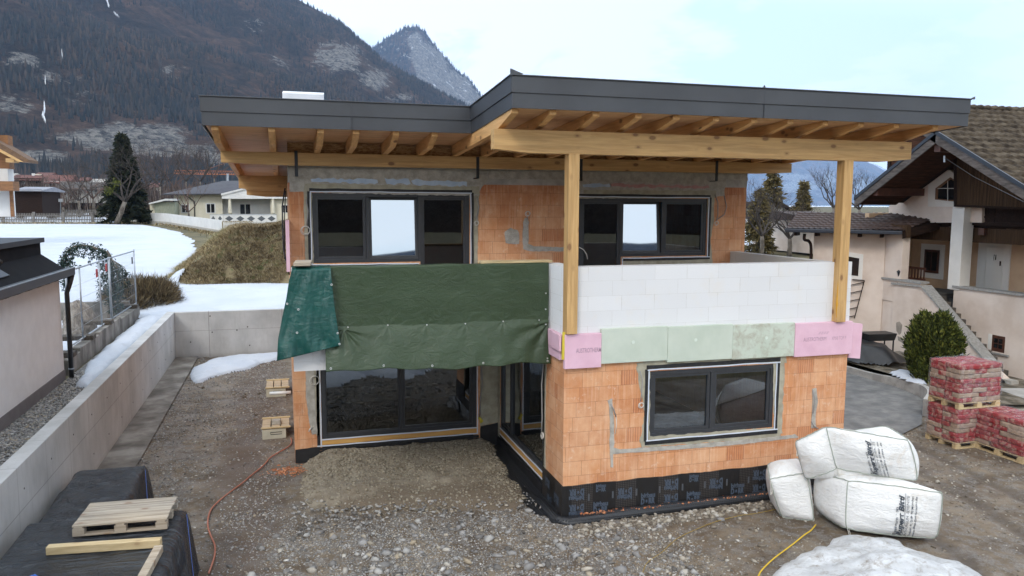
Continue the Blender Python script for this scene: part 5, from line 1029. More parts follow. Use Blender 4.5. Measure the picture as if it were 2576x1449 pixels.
# lower right bag: front base from (2127,1332) to (2365,1360)
A0 = onZ(2127, 1332, .10); A1 = onZ(2362, 1358, .10)
def sidept(px, py, Yref, z): return onZ(px, py, z)
A3 = (8.58, 10.85, .08)                         # left-rear base
TA0 = onZ(2130, 1206, .92); TA1 = onZ(2380, 1239, .93); TA3 = (8.50, 10.78, .74)
dA = Vector(A3)-Vector(A0); A2 = Vector(A1)+dA*.95; TA2 = Vector(TA1)+(Vector(TA3)-Vector(TA0))*.85
bulkbag('bulk_bag', 'lower right white bulk bag with dark printed lettering and brown stains', [A0, A1, A2, A3, TA0, TA1, TA2, TA3], .14, text=('front', .53, .55, .98, .02), loops=[(0, .0, -.06, -.16), (3, -.05, -.06, -.18)])
# left bag
B0 = onZ(2000, 1304, .08); B1 = onZ(2046, 1312, .06); TB0 = onZ(1936, 1206, .80); 
bulkbag('bulk_bag', 'small slumped white bulk bag at the left, squeezed against the black plinth', [onZ(1968, 1302, .02), onZ(2050, 1312, .02), Vector(onZ(2050, 1312, .02))+Vector((.35, .75, 0)), Vector(onZ(1968, 1302, .02))+Vector((.25, .72, 0)), onZ(1934, 1204, .74), onZ(2030, 1188, .83), Vector(onZ(2030, 1188, .83))+Vector((.35, .7, 0)), Vector(onZ(1934, 1204, .74))+Vector((.35, .55, .05))], .08, quilt=(), loops=[(4, -.02, -.05, -.24), (5, .02, -.06, -.20), (0, .02, -.05, -.06), (1, -.03, -.05, -.16)])
# top bag
T0 = onZ(2103, 1177, 1.02); T1 = onZ(2314, 1213, .96); T3 = onZ(2022, 1210, .96); 
Yt = T0[1]
TT0 = onY(2075, 1068, Yt+.05); TT1 = onY(2290, 1107, T1[1]+.02); TT3 = onY(1992, 1110, Yt+.35)
Td = Vector((.28, .80, .0))
T3 = onY(2020, 1209, Yt+.33)
bulkbag('bulk_bag', 'topmost white bulk bag with dark printed lettering, tilted on the two others', [T0, T1, Vector(T1)+Td, Vector(T3)+Vector((.32, .55, .05)), TT0, TT1, Vector(TT1)+Td, Vector(TT3)+Vector((.25, .5, .12))] if False else [T0, T1, Vector(T1)+Td, Vector(T3), TT0, TT1, Vector(TT1)+Td, Vector(TT3)], .14, text=('front', .46, .55, .98, .02), loops=[(0, .0, -.06, -.24), (7, -.03, -.05, -.22)])
# ======================= ASPHALT ROAD AND KERB WALL =======================
kerb = [(16.9, 34), (16.92, 24), (16.88, 20.0), (16.95, 18.3), (16.8, 17.3), (16.5, 16.6), (16.0, 15.98), (15.3, 15.4)]
b = MB(); V = [(9.9, 34, .035), (10.0, 14.9, .035), (11.6, 13.9, .032), (13.2, 14.0, .032), (14.6, 14.7, .032), (15.3, 15.4, .035)]+[(x, y, .035) for x, y in kerb[::-1]]
b.add(V, [tuple(range(len(V)))]); o = b.build('road', ASPH); tag(o, kind='structure')
kw = thing('kerb_wall', 'low curved concrete edging wall along the asphalt drive', 'low wall'); b = MB(); P2 = spline([(*p, 0) for p in kerb], 5)
V = []; F = []
for i, p in enumerate(P2):
    d = (P2[min(i+1, len(P2)-1)]-P2[max(i-1, 0)]).normalized(); n_ = Vector((d.y, -d.x, 0)); n_ = n_ if n_.x > 0 or n_.y > 0 else -n_
    if n_.x < 0: n_ = -n_
    h = .22+.22*max(0, min(1, (19-p.y)/3)); q2 = p+n_*.13
    V += [(p.x, p.y, -.1), (p.x, p.y, h), (q2.x, q2.y, h), (q2.x, q2.y, -.1)]
F = [(4*i+k, 4*i+(k+1) % 4, 4*i+4+(k+1) % 4, 4*i+4+k) for i in range(len(P2)-1) for k in range(4)]+[(0, 1, 2, 3)]; F.append(tuple(len(V)-4+k for k in range(4)))
b.add(V, F).build('edging', CONC, kw)
o = MB().add([(17.0, 34, .33), (17.05, 18.2, .33), (16.9, 17.2, .36), (16.4, 16.2, .36), (17.5, 15.2, .2), (19, 15.0, .12), (21, 14.5, .12), (21, 34, .33)], [tuple(range(8))]).build('garden_bed', gm('bare_garden_soil', [(.05, .042, .028), (.12, .10, .07), (.22, .19, .15)], 2.5, rough=1, bsc=18, bst=.9, bd=.03)); tag(o, kind='structure')
o = MB().add([(20.6, 12.0, .06), (20.6, 16.9, .06), (19.2, 17.1, .06), (16.2, 15.4, .045), (15.4, 12.0, .04)], [(0, 1, 2, 3, 4)]).build('gravel_forecourt', gm('sandy_gravel', [(.22, .19, .14), (.34, .30, .23), (.42, .38, .30)], 4, rough=1, bsc=40, bst=.8)); tag(o, kind='structure')
o = MB().hexa([(18.6, 15.6, 0), (24, 15.2, 0), (24, 17.2, 0), (18.9, 17.2, 0), (18.6, 15.6, .14), (24, 15.2, .14), (24, 17.2, .14), (18.9, 17.2, .14)]).build('doorstep_slab', CONC, None, bev=.02); tag(o, 'long low concrete step at the foot of the outside stairs', 'step')
# black foil covered bank between kerb and grill
xs = np.arange(17.06, 19.4, .06); ys = np.arange(19.2, 24, .08)
def bank(X, Y): return .34+.55*sm(17.0, 17.35, X)*sm(19.2, 18.2, X)*sm(19.1, 20.1, Y+.25*np.sin(X*5))+.06*fbm(X, Y, 3, 3, 88)
o = gridmesh('foil_cover', xs, ys, bank, BLK, mask=lambda X, Y: bank(X, Y) > .37); tag(o, 'black foil spread over a soil bank behind the kerb wall', 'foil')
# ======================= SACK PALLETS =======================
def sackmat(name, c):
    g = G(name); b = g.ramp(g.noise(9, 3), [(.3, tuple(v*.75 for v in c)), (.7, c)]); pr = g.ramp(g.voro(16, 'Color'), [(.55, 0.), (.8, .5)]); g.col(g.mix(pr, b, (.50, .38, .30))).r(.45); g.bump(g.noise(20, 4), .5, .02); return g.m
SRED, STAN = sackmat('red_paper_sack', (.31, .028, .035)), sackmat('kraft_paper_sack', (.36, .27, .20))
def foilmat():
    g = G('stretch_film'); t_ = g.new('ShaderNodeBsdfTransparent'); gl = g.new('ShaderNodeBsdfGlossy'); gl.inputs['Roughness'].default_value = .22; gl.inputs[0].default_value = (.9, .9, .95, 1)
    di = g.new('ShaderNodeBsdfDiffuse'); di.inputs[0].default_value = (.7, .7, .75, 1); bp = g.new('ShaderNodeBump'); bp.inputs['Strength'].default_value = .8; bp.inputs['Distance'].default_value = .03; g.L(g.noise(7, 5, .7, g.map((1, 1, 3)), 1), bp.inputs['Height'])
    for s_ in (gl, di): g.L(bp.outputs[0], s_.inputs['Normal'])
    a = g.new('ShaderNodeMixShader'); a.inputs[0].default_value = .4; g.L(gl.outputs[0], a.inputs[1]); g.L(di.outputs[0], a.inputs[2]); b = g.new('ShaderNodeMixShader'); g.L(g.ramp(g.noise(5, 5, .7), [(.4, .03), (.7, .25)]), b.inputs[0]); g.L(t_.outputs[0], b.inputs[1]); g.L(a.outputs[0], b.inputs[2]); g.L(b.outputs[0], g.o.inputs[0]); return g.m
FILM = foilmat()
def sack(L_, W_, H_, r_):
    """rounded pillow like sack centred on its base"""
    V = []; F = []; n = 7; m_ = 5
    for k, (zz_, sc) in enumerate(((.0, .90), (.22, 1.0), (.6, 1.0), (.9, .9), (1.0, .72))):
        for i in range(4*n):
            s_ = i//n; f = (i % n)/n; cs = [(-1, -1), (1, -1), (1, 1), (-1, 1)]; a = cs[s_]; b_ = cs[(s_+1) % 4]; x = a[0]+(b_[0]-a[0])*f; y = a[1]+(b_[1]-a[1])*f
            e = 1-.06*(abs(x*y))**3; V.append((x*L_/2*sc*e if k > 3 else x*L_/2*e*(.97+.03*sc), y*W_/2*(sc if k > 3 else .97+.03*sc)*e, zz_*H_))
    nn_ = 4*n; F = [(k*nn_+i, k*nn_+(i+1) % nn_, (k+1)*nn_+(i+1) % nn_, (k+1)*nn_+i) for k in range(4) for i in range(nn_)]+[tuple(range(nn_))[::-1], tuple(4*nn_+i for i in range(nn_))]
    return V, F
def sack_pallet(lab, x0, y0, z0, LX, LY, layers, seed, redp=.5):
    """pallet load with corner x0,y0; sacks laid in bond, each row of sacks its own part"""
    t = thing('sack_pallet', lab, 'pallet of sacks', (x0, y0, z0), 'film wrapped pallets of red and brown sacks')
    if LX >= LY: pallet_parts(t, LX, LY, OLDX if False else PALE, (x0+LX/2, y0+LY/2, z0), 0, 5)
    else: pallet_parts(t, LY, LX, PALE, (x0+LX/2, y0+LY/2, z0), math.pi/2, 5)
    r_ = random.Random(seed); lh = .105
    for k in range(layers):
        z = z0+.146+k*lh*.985
        if k % 2 == 0: cells = [(i, j, 3 if LX >= LY else 2, 2 if LX >= LY else 3) for i in range(3 if LX >= LY else 2) for j in range(2 if LX >= LY else 3)]
        else: cells = [(i, j, 2 if LX >= LY else 4, 4 if LX >= LY else 2) for i in range(2 if LX >= LY else 4) for j in range(4 if LX >= LY else 2)]
        for (i, j, ni, nj) in cells:
            on_edge = i in (0, ni-1) or j in (0, nj-1)
            if not on_edge: continue
            w_, d_ = LX/ni, LY/nj; red = r_.random() < redp or k in (layers-1,)
            V, F = sack(w_*1.0, d_*1.0, lh*1.04, .02); cx, cy = x0+w_*(i+.5)+r_.uniform(-.012, .012), y0+d_*(j+.5)+r_.uniform(-.012, .012); an = r_.uniform(-.03, .03)
            V = [(cx+v[0]*math.cos(an)-v[1]*math.sin(an), cy+v[0]*math.sin(an)+v[1]*math.cos(an), z+v[2]+.006*math.sin(v[0]*25+i*3)) for v in V]
            b = MB().add(V, F); o = b.build('sack', SRED if red else STAN, t, True)
            if not red:      # red printed end of the brown sack
                pass
    # film
    h = layers*lh*.985+.16; X = [x0-.012, x0+LX+.012]; Y = [y0-.012, y0+LY+.012]; n = 14; V = []; F = []
    def fp(u, v): return (X[0]+(X[1]-X[0])*u, Y[0]+(Y[1]-Y[0])*v, z0+h+.012+.035*abs(math.sin(u*7+seed))*math.sin(math.pi*v)*r_.uniform(.6, 1.4)+(.05 if r_.random() < .02 else 0))
    V = [fp(i/n, j/n) for j in range(n+1) for i in range(n+1)]; F = [(j*(n+1)+i, j*(n+1)+i+1, (j+1)*(n+1)+i+1, (j+1)*(n+1)+i) for j in range(n) for i in range(n)]
    b = MB().add(V, F); b.add([(X[0], Y[0], z0+.1), (X[1], Y[0], z0+.1), (X[1], Y[1], z0+.1), (X[0], Y[1], z0+.1), (X[0], Y[0], z0+h), (X[1], Y[0], z0+h), (X[1], Y[1], z0+h), (X[0], Y[1], z0+h)], [(0, 1, 5, 4), (1, 2, 6, 5), (2, 3, 7, 6), (3, 0, 4, 7)]); b.build('stretch_film', FILM, t)
    return t
sack_pallet('lower film wrapped sack pallet in the double stack by the drive', 13.87, 13.0, .0, 1.15, .84, 7, 3, .6)
sack_pallet('upper sack pallet standing on top of the double stack', 13.88, 13.0, .885, 1.15, .84, 8, 4, .75)
sack_pallet('single sack pallet right in front of the double stack', 14.40, 11.85, .0, .82, 1.22, 7, 5, .75)
sack_pallet('sack pallet cut by the right picture edge', 14.62, 10.72, .0, .9, 1.05, 6, 6, .9)
# ======================= LEFT NEIGHBOUR =======================
nb = thing('neighbour_building', 'beige rendered annexe with grey plinth, black sloping roof and box gutter', 'building', (-6, 14, 0))
REND = gm('beige_render', [(.61, .60, .60), (.66, .65, .65)], 3, rough=.95, bsc=90, bst=.15); PLN = gm('grey_plinth_render', [(.13, .115, .115), (.155, .14, .14)], 3, rough=.95)
MB().box((-12, 2, 1.3), (-4.735, 18.75, 3.62)).build('wall', REND, nb); MB().box((-12, 1.99, 1.2), (-4.72, 18.765, 1.62)).build('plinth', PLN, nb)
RF = gm('black_roofing', [(.006, .006, .008), (.010, .010, .012)], 3, rough=.9, bsc=8, bst=.2, spec=.15); NAVY = gm('dark_blue_sheet', [(.016, .021, .032), (.022, .028, .04)], 2, rough=.45)
# sloping roof rising away from the eave (towards -X)
yE = 18.95; MB().prism([(-4.62, yE, 3.70), (-4.62, yE, 3.79), (-5.10, yE, 4.14), (-5.12, yE, 3.95)], (0, -18, 0)).build('roof', RF, nb)
MB().prism([(-5.101, yE-.02, 3.7), (-5.101, yE-.02, 4.40), (-12, yE-.02, 4.40), (-12, yE-.02, 3.7)], (0, -18, 0)).build('upper_wall', RF, nb)
MB().prism([(-5.03, yE+.04, 4.401), (-5.03, yE+.04, 4.50), (-12, yE+.04, 4.52), (-12, yE+.04, 4.401)], (0, -18.3, 0)).build('upper_roof', NAVY, nb)
MB().box((-4.615, 1, 3.69), (-4.45, yE-.03, 3.845)).build('gutter', NAVY, nb, bev=.01); MB().tube([(-4.46, 1, 3.85), (-4.46, yE, 3.85)], .014, 6).build('gutter_rim', METAL, nb)
b = MB()
for k in range(22): y = 18.7-k*.62; b.tube([(-4.74, y, 3.60), (-4.6, y, 3.64), (-4.5, y, 3.685)], .014, 6)
b.build('gutter_bracket', BLK, nb)
MB().tube([(-4.52, 18.86, 3.72), (-4.56, 18.86, 3.5), (-4.62, 18.84, 3.3), (-4.62, 18.84, 1.42)], [.075, .055, .05, .05], 12).build('downpipe', BLK, nb, True)
MB().tube([(-4.62, 18.84, 1.60), (-4.62, 18.84, 1.63)], .058, 12).build('pipe_clamp', METAL, nb)
MB().box((-4.75, 18.765, 3.62), (-4.62, yE-.01, 3.70)).build('eave_board', BLK, nb)
MB().tube([(-4.98, 15.6, 4.0), (-4.97, 15.6, 4.20), (-4.9, 15.5, 4.26), (-4.78, 15.4, 4.22)], [.05, .05, .048, .045], 10).build('vent_pipe', BLK, nb, True)
MB().prism([(-5.06, 15.85, 4.125), (-5.06, 15.35, 4.125), (-4.8, 15.35, 3.935), (-4.8, 15.85, 3.935)], (0.015, 0, .02)).build('flashing', NAVY, nb)
# stepped garden wall with caps, construction fence
gw = thing('garden_wall', 'weathered stepped concrete garden wall with dark timber caps under the mesh fence', 'wall')
OLDC = gm('mossy_old_concrete', [(.10, .09, .08), (.18, .17, .15), (.27, .25, .23)], 2.4, (1, 1, .5), rough=.95, bsc=20, bst=.4); DKW = gm('dark_old_timber', [(.05, .04, .03), (.10, .085, .07)], 3, (6, 1, 6), rough=.9)
for y0, y1, zt in ((19.3, 20.4, 1.72), (20.4, 22.4, 1.80), (22.4, 25.2, 1.86), (25.2, 28.3, 1.80)): MB().box((-5.02, y0, 1.2), (-4.78, y1-.002, zt)).build('wall', OLDC, gw, bev=.015)
for y0, zt in ((19.6, 1.72), (21.5, 1.80), (23.7, 1.86), (27.6, 1.80)): MB().box((-5.5, y0, zt+.002), (-4.74, y0+.34, zt+.12)).build('cap_timber', DKW, gw, bev=.012)
MB().box((-9, 27.9, 1.2), (-5.03, 28.1, 2.02)).build('wall', OLDC, gw, bev=.015)
fe = thing('construction_fence', 'galvanised mobile mesh fence panels with small red signs on the garden wall', 'fence')
b = MB(); ps = [20.05, 21.3, 23.4, 24.65, 28.55]
def fz(y, t_): return (1.86 if t_ == 0 else 3.66)
for y, r_ in zip(ps, (.021, .021, .021, .032, .021)): MB().tube([(-4.92, y, 1.84), (-4.92, y, 3.70)], r_, 8).build('post', METAL, fe, True)
MB().tube([(-4.92, 20.05, 3.66), (-4.92, 24.65, 3.66), (-4.92, 28.55, 3.64)], .020, 8).tube([(-4.92, 20.05, 1.90), (-4.92, 24.65, 1.9), (-4.92, 28.55, 1.88)], .020, 8).build('rail', METAL, fe, True)
b = MB()
for y in np.arange(20.15, 28.5, .12): b.tube([(-4.92, y, 1.9), (-4.92, y, 3.65)], .0016, 3)
for z in (2.2, 2.55, 2.9, 3.25): b.tube([(-4.925, 20.05, z), (-4.925, 28.55, z)], .004, 3)
b.build('wire_mesh', METAL, fe)
SG = gm('red_sign', [(.42, .03, .03)], rough=.5); SG2 = gm('dark_sign', [(.05, .05, .06)], rough=.5)
for (px, py, m_) in ((243, 688, SG), (267, 674, SG), (332, 656, SG2)):
    c = onX(px, py, -4.915); MB().box((-4.915, c[1]-.10, c[2]-.10), (-4.905, c[1]+.10, c[2]+.12)).build('sign_plate', m_, fe)
# standing stone
V = []; n = 20; m_ = 22; r_ = np.random.default_rng(4)
for j in range(m_+1):
    t_ = j/m_; w_ = (.46*(1-t_**2.6)**.55+.02)*(1+.0*t_)
    for i in range(n):
        a = i*2*math.pi/n; k = 1+.16*math.sin(a*3+t_*2)+.10*math.sin(a*7+t_*9)+r_.uniform(-.04, .04); V.append((-5.75+w_*k*math.cos(a)*.95, 24.4+w_*k*math.sin(a)*.7+.1*t_, 1.3+1.15*t_*(1+.04*math.sin(a*2))))
F = [(j*n+i, j*n+(i+1) % n, (j+1)*n+(i+1) % n, (j+1)*n+i) for j in range(m_) for i in range(n)]+[tuple(m_*n+i for i in range(n))]
g = G('banded_rock'); g.col(g.ramp(g.noise(3, 7, .75, g.map((2, 2, .8)), 1.5), [(.3, (.10, .085, .07)), (.5, (.24, .21, .18)), (.62, (.38, .35, .31)), (.75, (.20, .15, .10))])).r(.9); g.bump(g.noise(7, 6, .7, g.map((2, 2, .8)), 1), .9, .05)
o = MB().add(V, F).build('standing_stone', g.m, None, True); tag(o, 'upright pointed grey brown boulder behind the mesh fence', 'boulder')
o = snow('snow', [(-8.5, 19.5), (-5.05, 19.5), (-5.05, 27.8), (-8.5, 27.8)], lambda X, Y: 1.37+0*X, .14, .3, .08, SNOW, .15, 1.4, 41)
# ======================= PLANTS NEAR THE FENCE =======================
def clumps(name, P, L_, W_, m, parent, seed, drop=.2, dirs=None, per=1):
    """many small pointed leaf-sized faces round the points P"""
    r = np.random.default_rng(seed); P = np.repeat(np.asarray(P, float), per, 0); n = len(P); a = r.uniform(0, 2*math.pi, n); e = r.uniform(-.9, .9, n)-drop
    d = np.stack([np.cos(a)*np.cos(e), np.sin(a)*np.cos(e), np.sin(e)], -1) if dirs is None else np.repeat(dirs, per, 0)+r.normal(0, .45, (n, 3)); d /= np.linalg.norm(d, axis=1)[:, None]
    s_ = np.cross(d, r.normal(0, 1, (n, 3))); s_ /= np.linalg.norm(s_, axis=1)[:, None]+1e-9; l = L_*r.uniform(.5, 1.4, (n, 1)); w_ = W_*r.uniform(.6, 1.3, (n, 1)); P = P+r.normal(0, L_*.25, (n, 3)) if per > 1 else P
    V = np.stack([P-s_*w_*.3, P+d*l*.45-s_*w_, P+d*l, P+d*l*.45+s_*w_], 1).reshape(-1, 3); F = np.arange(4*n).reshape(n, 4)
    return npmesh(name, V, F, m, parent, attr=np.repeat(r.uniform(0, 1, n), 4))
BLUEG = tonemat('blue_green_needles', [(0., (.014, .030, .026)), (.6, (.035, .062, .052)), (1., (.075, .10, .085))]); BARK = gm('bark', [(.06, .05, .04), (.13, .11, .09), (.19, .17, .145)], 4, (1, 1, .4), rough=1, bsc=20, bst=.7)
ct = thing('weeping_cedar', 'blue green weeping cedar trained in an arch above the mesh fence', 'conifer', (-6.1, 27.0, 1.4))
cx = lambda px, py, Y=27.0: Vector(onY(px, py, Y))
tr = [cx(278, 800), cx(281, 740), cx(279, 690), cx(277, 650), cx(268, 632)]; arch = [cx(277, 650), cx(262, 634), cx(240, 624), cx(215, 618), cx(190, 619), cx(172, 630), cx(160, 650), cx(154, 672)]
MB().tube(spline(tr, 4), list(np.linspace(.10, .05, 4*4+1)), 8).tube(spline(arch, 4), list(np.linspace(.05, .018, 7*4+1)), 6).build('trunk', BARK, ct, True)
P = []; r_ = random.Random(3); br = MB(); sp = spline(arch, 6)
for p, ln in [(sp[int(i)], l) for i, l in ((2, .9), (5, .25), (8, .75), (12, .2), (15, .35), (19, .25), (22, .22), (26, .45), (30, .5), (33, .55), (36, .65), (39, .5), (28, .3), (10, 1.0))]:
    q_ = p+Vector((r_.uniform(-.05, .05), r_.uniform(-.1, .1), -ln*1.5)); br.tube([p, p.lerp(q_, .5)+Vector((r_.uniform(-.06, .06), 0, 0)), q_], [.012, .009, .004], 4)
    for k in range(int(38*ln*1.4)+6): t_ = r_.random(); c = p.lerp(q_, t_); P.append(c+Vector((r_.gauss(0, .05), r_.gauss(0, .06), r_.gauss(0, .03))))
for k in range(190): c = sp[r_.randrange(len(sp))]; P.append(c+Vector((r_.gauss(0, .05), r_.gauss(0, .06), r_.gauss(0, .05))))
for k in range(26):        # curtain round the trunk
    a = r_.uniform(0, 6.28); R_ = r_.uniform(.1, .42); p = tr[3]+Vector((math.cos(a)*R_*.9+.12, math.sin(a)*R_, r_.uniform(-.25, .05)-R_*.5)); L_ = r_.uniform(.5, 2.0); q_ = p+Vector((r_.uniform(-.1, .2), 0, -L_)); br.tube([tr[3], p, q_], [.015, .01, .004], 4)
    for j in range(int(22*L_)): P.append(p.lerp(q_, r_.random())+Vector((r_.gauss(0, .045), r_.gauss(0, .045), 0)))
br.build('hanging_branch', BARK, ct); clumps('foliage', P, .085, .020, BLUEG, ct, 4, .6, per=4)
# brown heather-like shrub with snow at the mound's foot
BRT = tonemat('brown_twigs', [(0., (.035, .026, .018)), (.5, (.10, .075, .045)), (1., (.24, .185, .10))])
def shrub(px, py, Y, rx, ry, h, n, m_, lab, seed, zb=None, cat='shrub', L_=.28, W_=.012):
    c = onY(px, py, Y); zb = TER(0, c[1]) if zb is None else zb; r = np.random.default_rng(seed); u = r.normal(0, 1, (n, 3)); u /= np.linalg.norm(u, axis=1)[:, None]; u *= r.uniform(.4, 1, (n, 1))**.5; u[:, 2] = abs(u[:, 2])
    P = np.array([c[0], c[1], zb])+u*np.array([rx, ry, h]); D = u.copy(); D[:, 2] += .5; t = thing('shrub', lab, cat, (c[0], c[1], float(zb)))
    b = MB(); rr = random.Random(seed)
    for k in range(26): q_ = P[rr.randrange(n)]; b.tube([(c[0]+rr.uniform(-.2, .2)*rx, c[1], zb), tuple((np.array([c[0], c[1], zb])+q_)/2+np.array([0, 0, h*.15])), tuple(q_)], [.014, .009, .004], 4)
    b.build('stem', BARK, t); clumps('foliage', P, L_, W_, m_, t, seed, dirs=D, per=3); return t
shrub(352, 735, 31, 1.3, 1.3, .95, 3800, BRT, 'tangled brown shrub at the foot of the earth mound beside the mesh fence', 5, L_=.30, W_=.010)
shrub(395, 720, 33.5, .8, .7, .7, 900, BRT, 'low brown shrub half under snow beside the mound', 6, L_=.25)
shrub(322, 770, 29.5, .6, .5, .5, 500, BRT, 'small dark twiggy shrub poking through the snow at the fence end', 7)
HAZE = 1.0e-4
# ======================= RIGHT NEIGHBOUR HOUSE =======================
PEACH = gm('peach_render', [(.58, .47, .39), (.65, .545, .465), (.70, .60, .52)], .9, rough=.95, bsc=70, bst=.12)
OCHRE = gm('ochre_render', [(.47, .31, .19), (.54, .37, .235)], 1.5, rough=.95); WREND = gm('white_render', [(.66, .63, .58), (.72, .69, .64)], 2, rough=.95)
DBR = gm('dark_brown_stained_wood', [(.014, .008, .006), (.030, .016, .011)], 4, (1, 6, 6), rough=.8, bsc=12, bst=.2, spec=.15); RBR = gm('red_brown_wood', [(.05, .018, .010), (.09, .032, .018)], 5, rough=.55)
def planks_mat(name, ax, c):
    g = G(name); X = g.xyz(); s_ = [1.]*3; s_[ax] = 9; s_[2] = .35 if ax != 2 else 9
    b = g.ramp(g.noise(3, 6, .7, g.map(tuple(s_))), [(.25, tuple(v*.35 for v in c)), (.5, c), (.75, tuple(v*1.7 for v in c))]); w = g.math('GREATER_THAN', g.math('ABSOLUTE', g.math('SUBTRACT', g.math('FRACT', g.math('DIVIDE', X[ax], .12)), .5)), .46)
    g.b.inputs['Specular IOR Level'].default_value = .15; g.col(g.mix(g.math('MULTIPLY', w, .8), b, (.008, .006, .005))).r(.85); g.bump(g.math('SUBTRACT', g.noise(20, 3), w), .5, .01); return g.m
PLY_Y = planks_mat('weathered_brown_boarding', 1, (.060, .034, .018)); SOFB = planks_mat('brown_soffit_boarding', 2, (.060, .026, .015))
GRAN = gm('grey_granite', [(.24, .23, .215), (.34, .33, .31)], 14, rough=.7)
def polyx(pts, X, th, m, name, par, noext=False):       # photo outline on a wall facing -X, th into the wall
    P = [onX(px, py, X) for px, py in pts]; return MB().prism(P, (th, 0, 0)).build(name, m, par)
rh = thing('neighbour_house', 'peach alpine house with brown tiled gable roof, porch column and outside stairs', 'house', (20, 20, 0))
XP = 20.0
# base wall, stair cheek, porch parapet
MB().box((XP, 17.0, -.1), (XP+.28, 21.72, .25)).build('footing', GREYP, rh)
def cheek(m, off):
    P = [(XP+off, 21.7, 0), (XP+off, 21.7, 2.58), (XP+off, 20.5, 2.60), (XP+off, 17.75, .50), (XP+off, 17.2, .2), (XP+off, 17.2, 0)]; return P
MB().prism(cheek(PEACH, 0), (.28, 0, 0)).build('stair_cheek', PEACH, rh)
b = MB(); b.hexa([(XP-.05, 21.78, 2.585), (XP+.36, 21.78, 2.585), (XP+.36, 20.45, 2.61), (XP-.05, 20.45, 2.61), (XP-.05, 21.78, 2.65), (XP+.36, 21.78, 2.65), (XP+.36, 20.45, 2.67), (XP-.05, 20.45, 2.67)])
b.hexa([(XP-.05, 20.449, 2.61), (XP+.36, 20.449, 2.61), (XP+.36, 17.70, .51), (XP-.05, 17.70, .51), (XP-.05, 20.449, 2.68), (XP+.36, 20.449, 2.68), (XP+.36, 17.70, .58), (XP-.05, 17.70, .58)])
b.build('granite_cap', GRAN, rh)
# flaked plaster
for i, pts in enumerate(([(2255, 812), (2262, 808), (2270, 818), (2268, 838), (2262, 842), (2256, 834)], [(2258, 845), (2268, 850), (2275, 862), (2290, 855), (2300, 880), (2290, 905), (2300, 920), (2260, 920), (2244, 900), (2248, 885), (2262, 882), (2275, 886), (2281, 872), (2268, 862), (2260, 858)], [(2292, 808), (2300, 810), (2302, 822), (2294, 830), (2291, 845), (2290, 825)])):
    ragged2 = [onX(px, py, XP) for px, py in pts]; r0 = house; o = ragged(ragged2, (-1, 0, 0), .006, .015, gm('flaked_plaster', [(.26, .225, .19), (.36, .31, .26)], 5, rough=1, bsc=30, bst=.6) if i == 0 else bpy.data.materials['flaked_plaster'], 'flaked_patch', 60+i, .1)
    o.parent = rh; o.location = (-20, -20, 0)
XW = 20.95
# main wall W1 below the porch (ground to parapet) and its ledge
yq0, yq1 = 12.5, onX(2400, 720, XW)[1]
MB().box((XW, yq0, -.1), (XW+.3, yq1, 2.62)).build('wall', PEACH, rh)
MB().box((XW-.06, yq0, 2.622), (XW+.36, yq1+.02, 2.69)).build('granite_cap', GRAN, rh)
c0, c1 = onX(2498, 846, XW), onX(2525, 884, XW)
fr = MB().box((XW-.004, c1[1]-.02, c1[2]-.05), (XW+.05, c0[1]+.02, c0[2]+.05)).build('window', RBR, rh); MB().box((XW-.008, c1[1]+.06, c1[2]+.06), (XW-.0045, c0[1]-.05, c0[2]-.04)).build('pane', gm('dark_pane', [(.012, .013, .014)], rough=.08), fr)
b = MB(); ym = (c0[1]+c1[1])/2; zm_ = (c0[2]+c1[2])/2; b.box((XW-.012, ym-.012, c1[2]), (XW-.0085, ym+.012, c0[2])).box((XW-.012, c1[1], zm_-.012), (XW-.0085, c0[1], zm_+.012)); b.build('glazing_bar', RBR, fr)
MB().box((XW-.06, c1[1]-.2, c1[2]-.13), (XW-.002, c0[1]+.12, c1[2]-.08)).build('granite_sill', GRAN, rh)
MB().box((XW-.01, c0[1]+.03, c1[2]-.02), (XW-.001, c0[1]+.16, c0[2]+.06)).build('window_reveal', WREND, rh)
# stairs between cheek and wall
b = MB()
for k in range(14): y = 20.6-k*.205; b.box((XP+.285, y-.22, -.1), (XW-.005, y, 2.30-k*.165))
b.build('stairs', gm('dark_worn_steps', [(.07, .06, .05), (.13, .11, .09)], 4, rough=.9), rh)
MB().box((XP+.285, 20.6, 2.2), (XW+2.6, 23.4, 2.36)).build('porch_floor', DARK, rh)
XB = 22.3
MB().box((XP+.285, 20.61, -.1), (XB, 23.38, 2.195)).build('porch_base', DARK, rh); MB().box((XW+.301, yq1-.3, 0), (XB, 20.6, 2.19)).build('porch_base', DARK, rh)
# porch back wall with window, door
MB().box((XB, 14.0, 2.3), (XB+.2, 25.5, 5.0)).build('wall', OCHRE, rh)
MB().box((XP+.3, 23.4, 2.3), (XB, 23.6, 5.0)).build('wall', OCHRE, rh)
def framed(px0, py0, px1, py1, X, trim, m_tr, m_fr, bars=True, lab=None, pane=None):
    a = onX(px0, py0, X); c = onX(px1, py1, X); y0, y1 = sorted((a[1], c[1])); z0, z1 = sorted((a[2], c[2])); w = MB().box((X-.02, y0-trim, z0-trim), (X-.001, y1+trim, z1+trim)).build('window', m_tr, rh, label=lab)
    MB().box((X-.05, y0, z0), (X-.021, y1, z1)).build('window_frame', m_fr, w); MB().box((X-.058, y0+.08, z0+.08), (X-.0505, (y0+y1)/2-.03, z1-.08)).box((X-.058, (y0+y1)/2+.03, z0+.08), (X-.0505, y1-.08, z1-.08)).build('pane', pane or bpy.data.materials['dark_pane'], w); return w, (y0, y1, z0, z1)
framed(2329, 627, 2362, 688, XB, .20, WREND, RBR, lab='dark brown porch window')
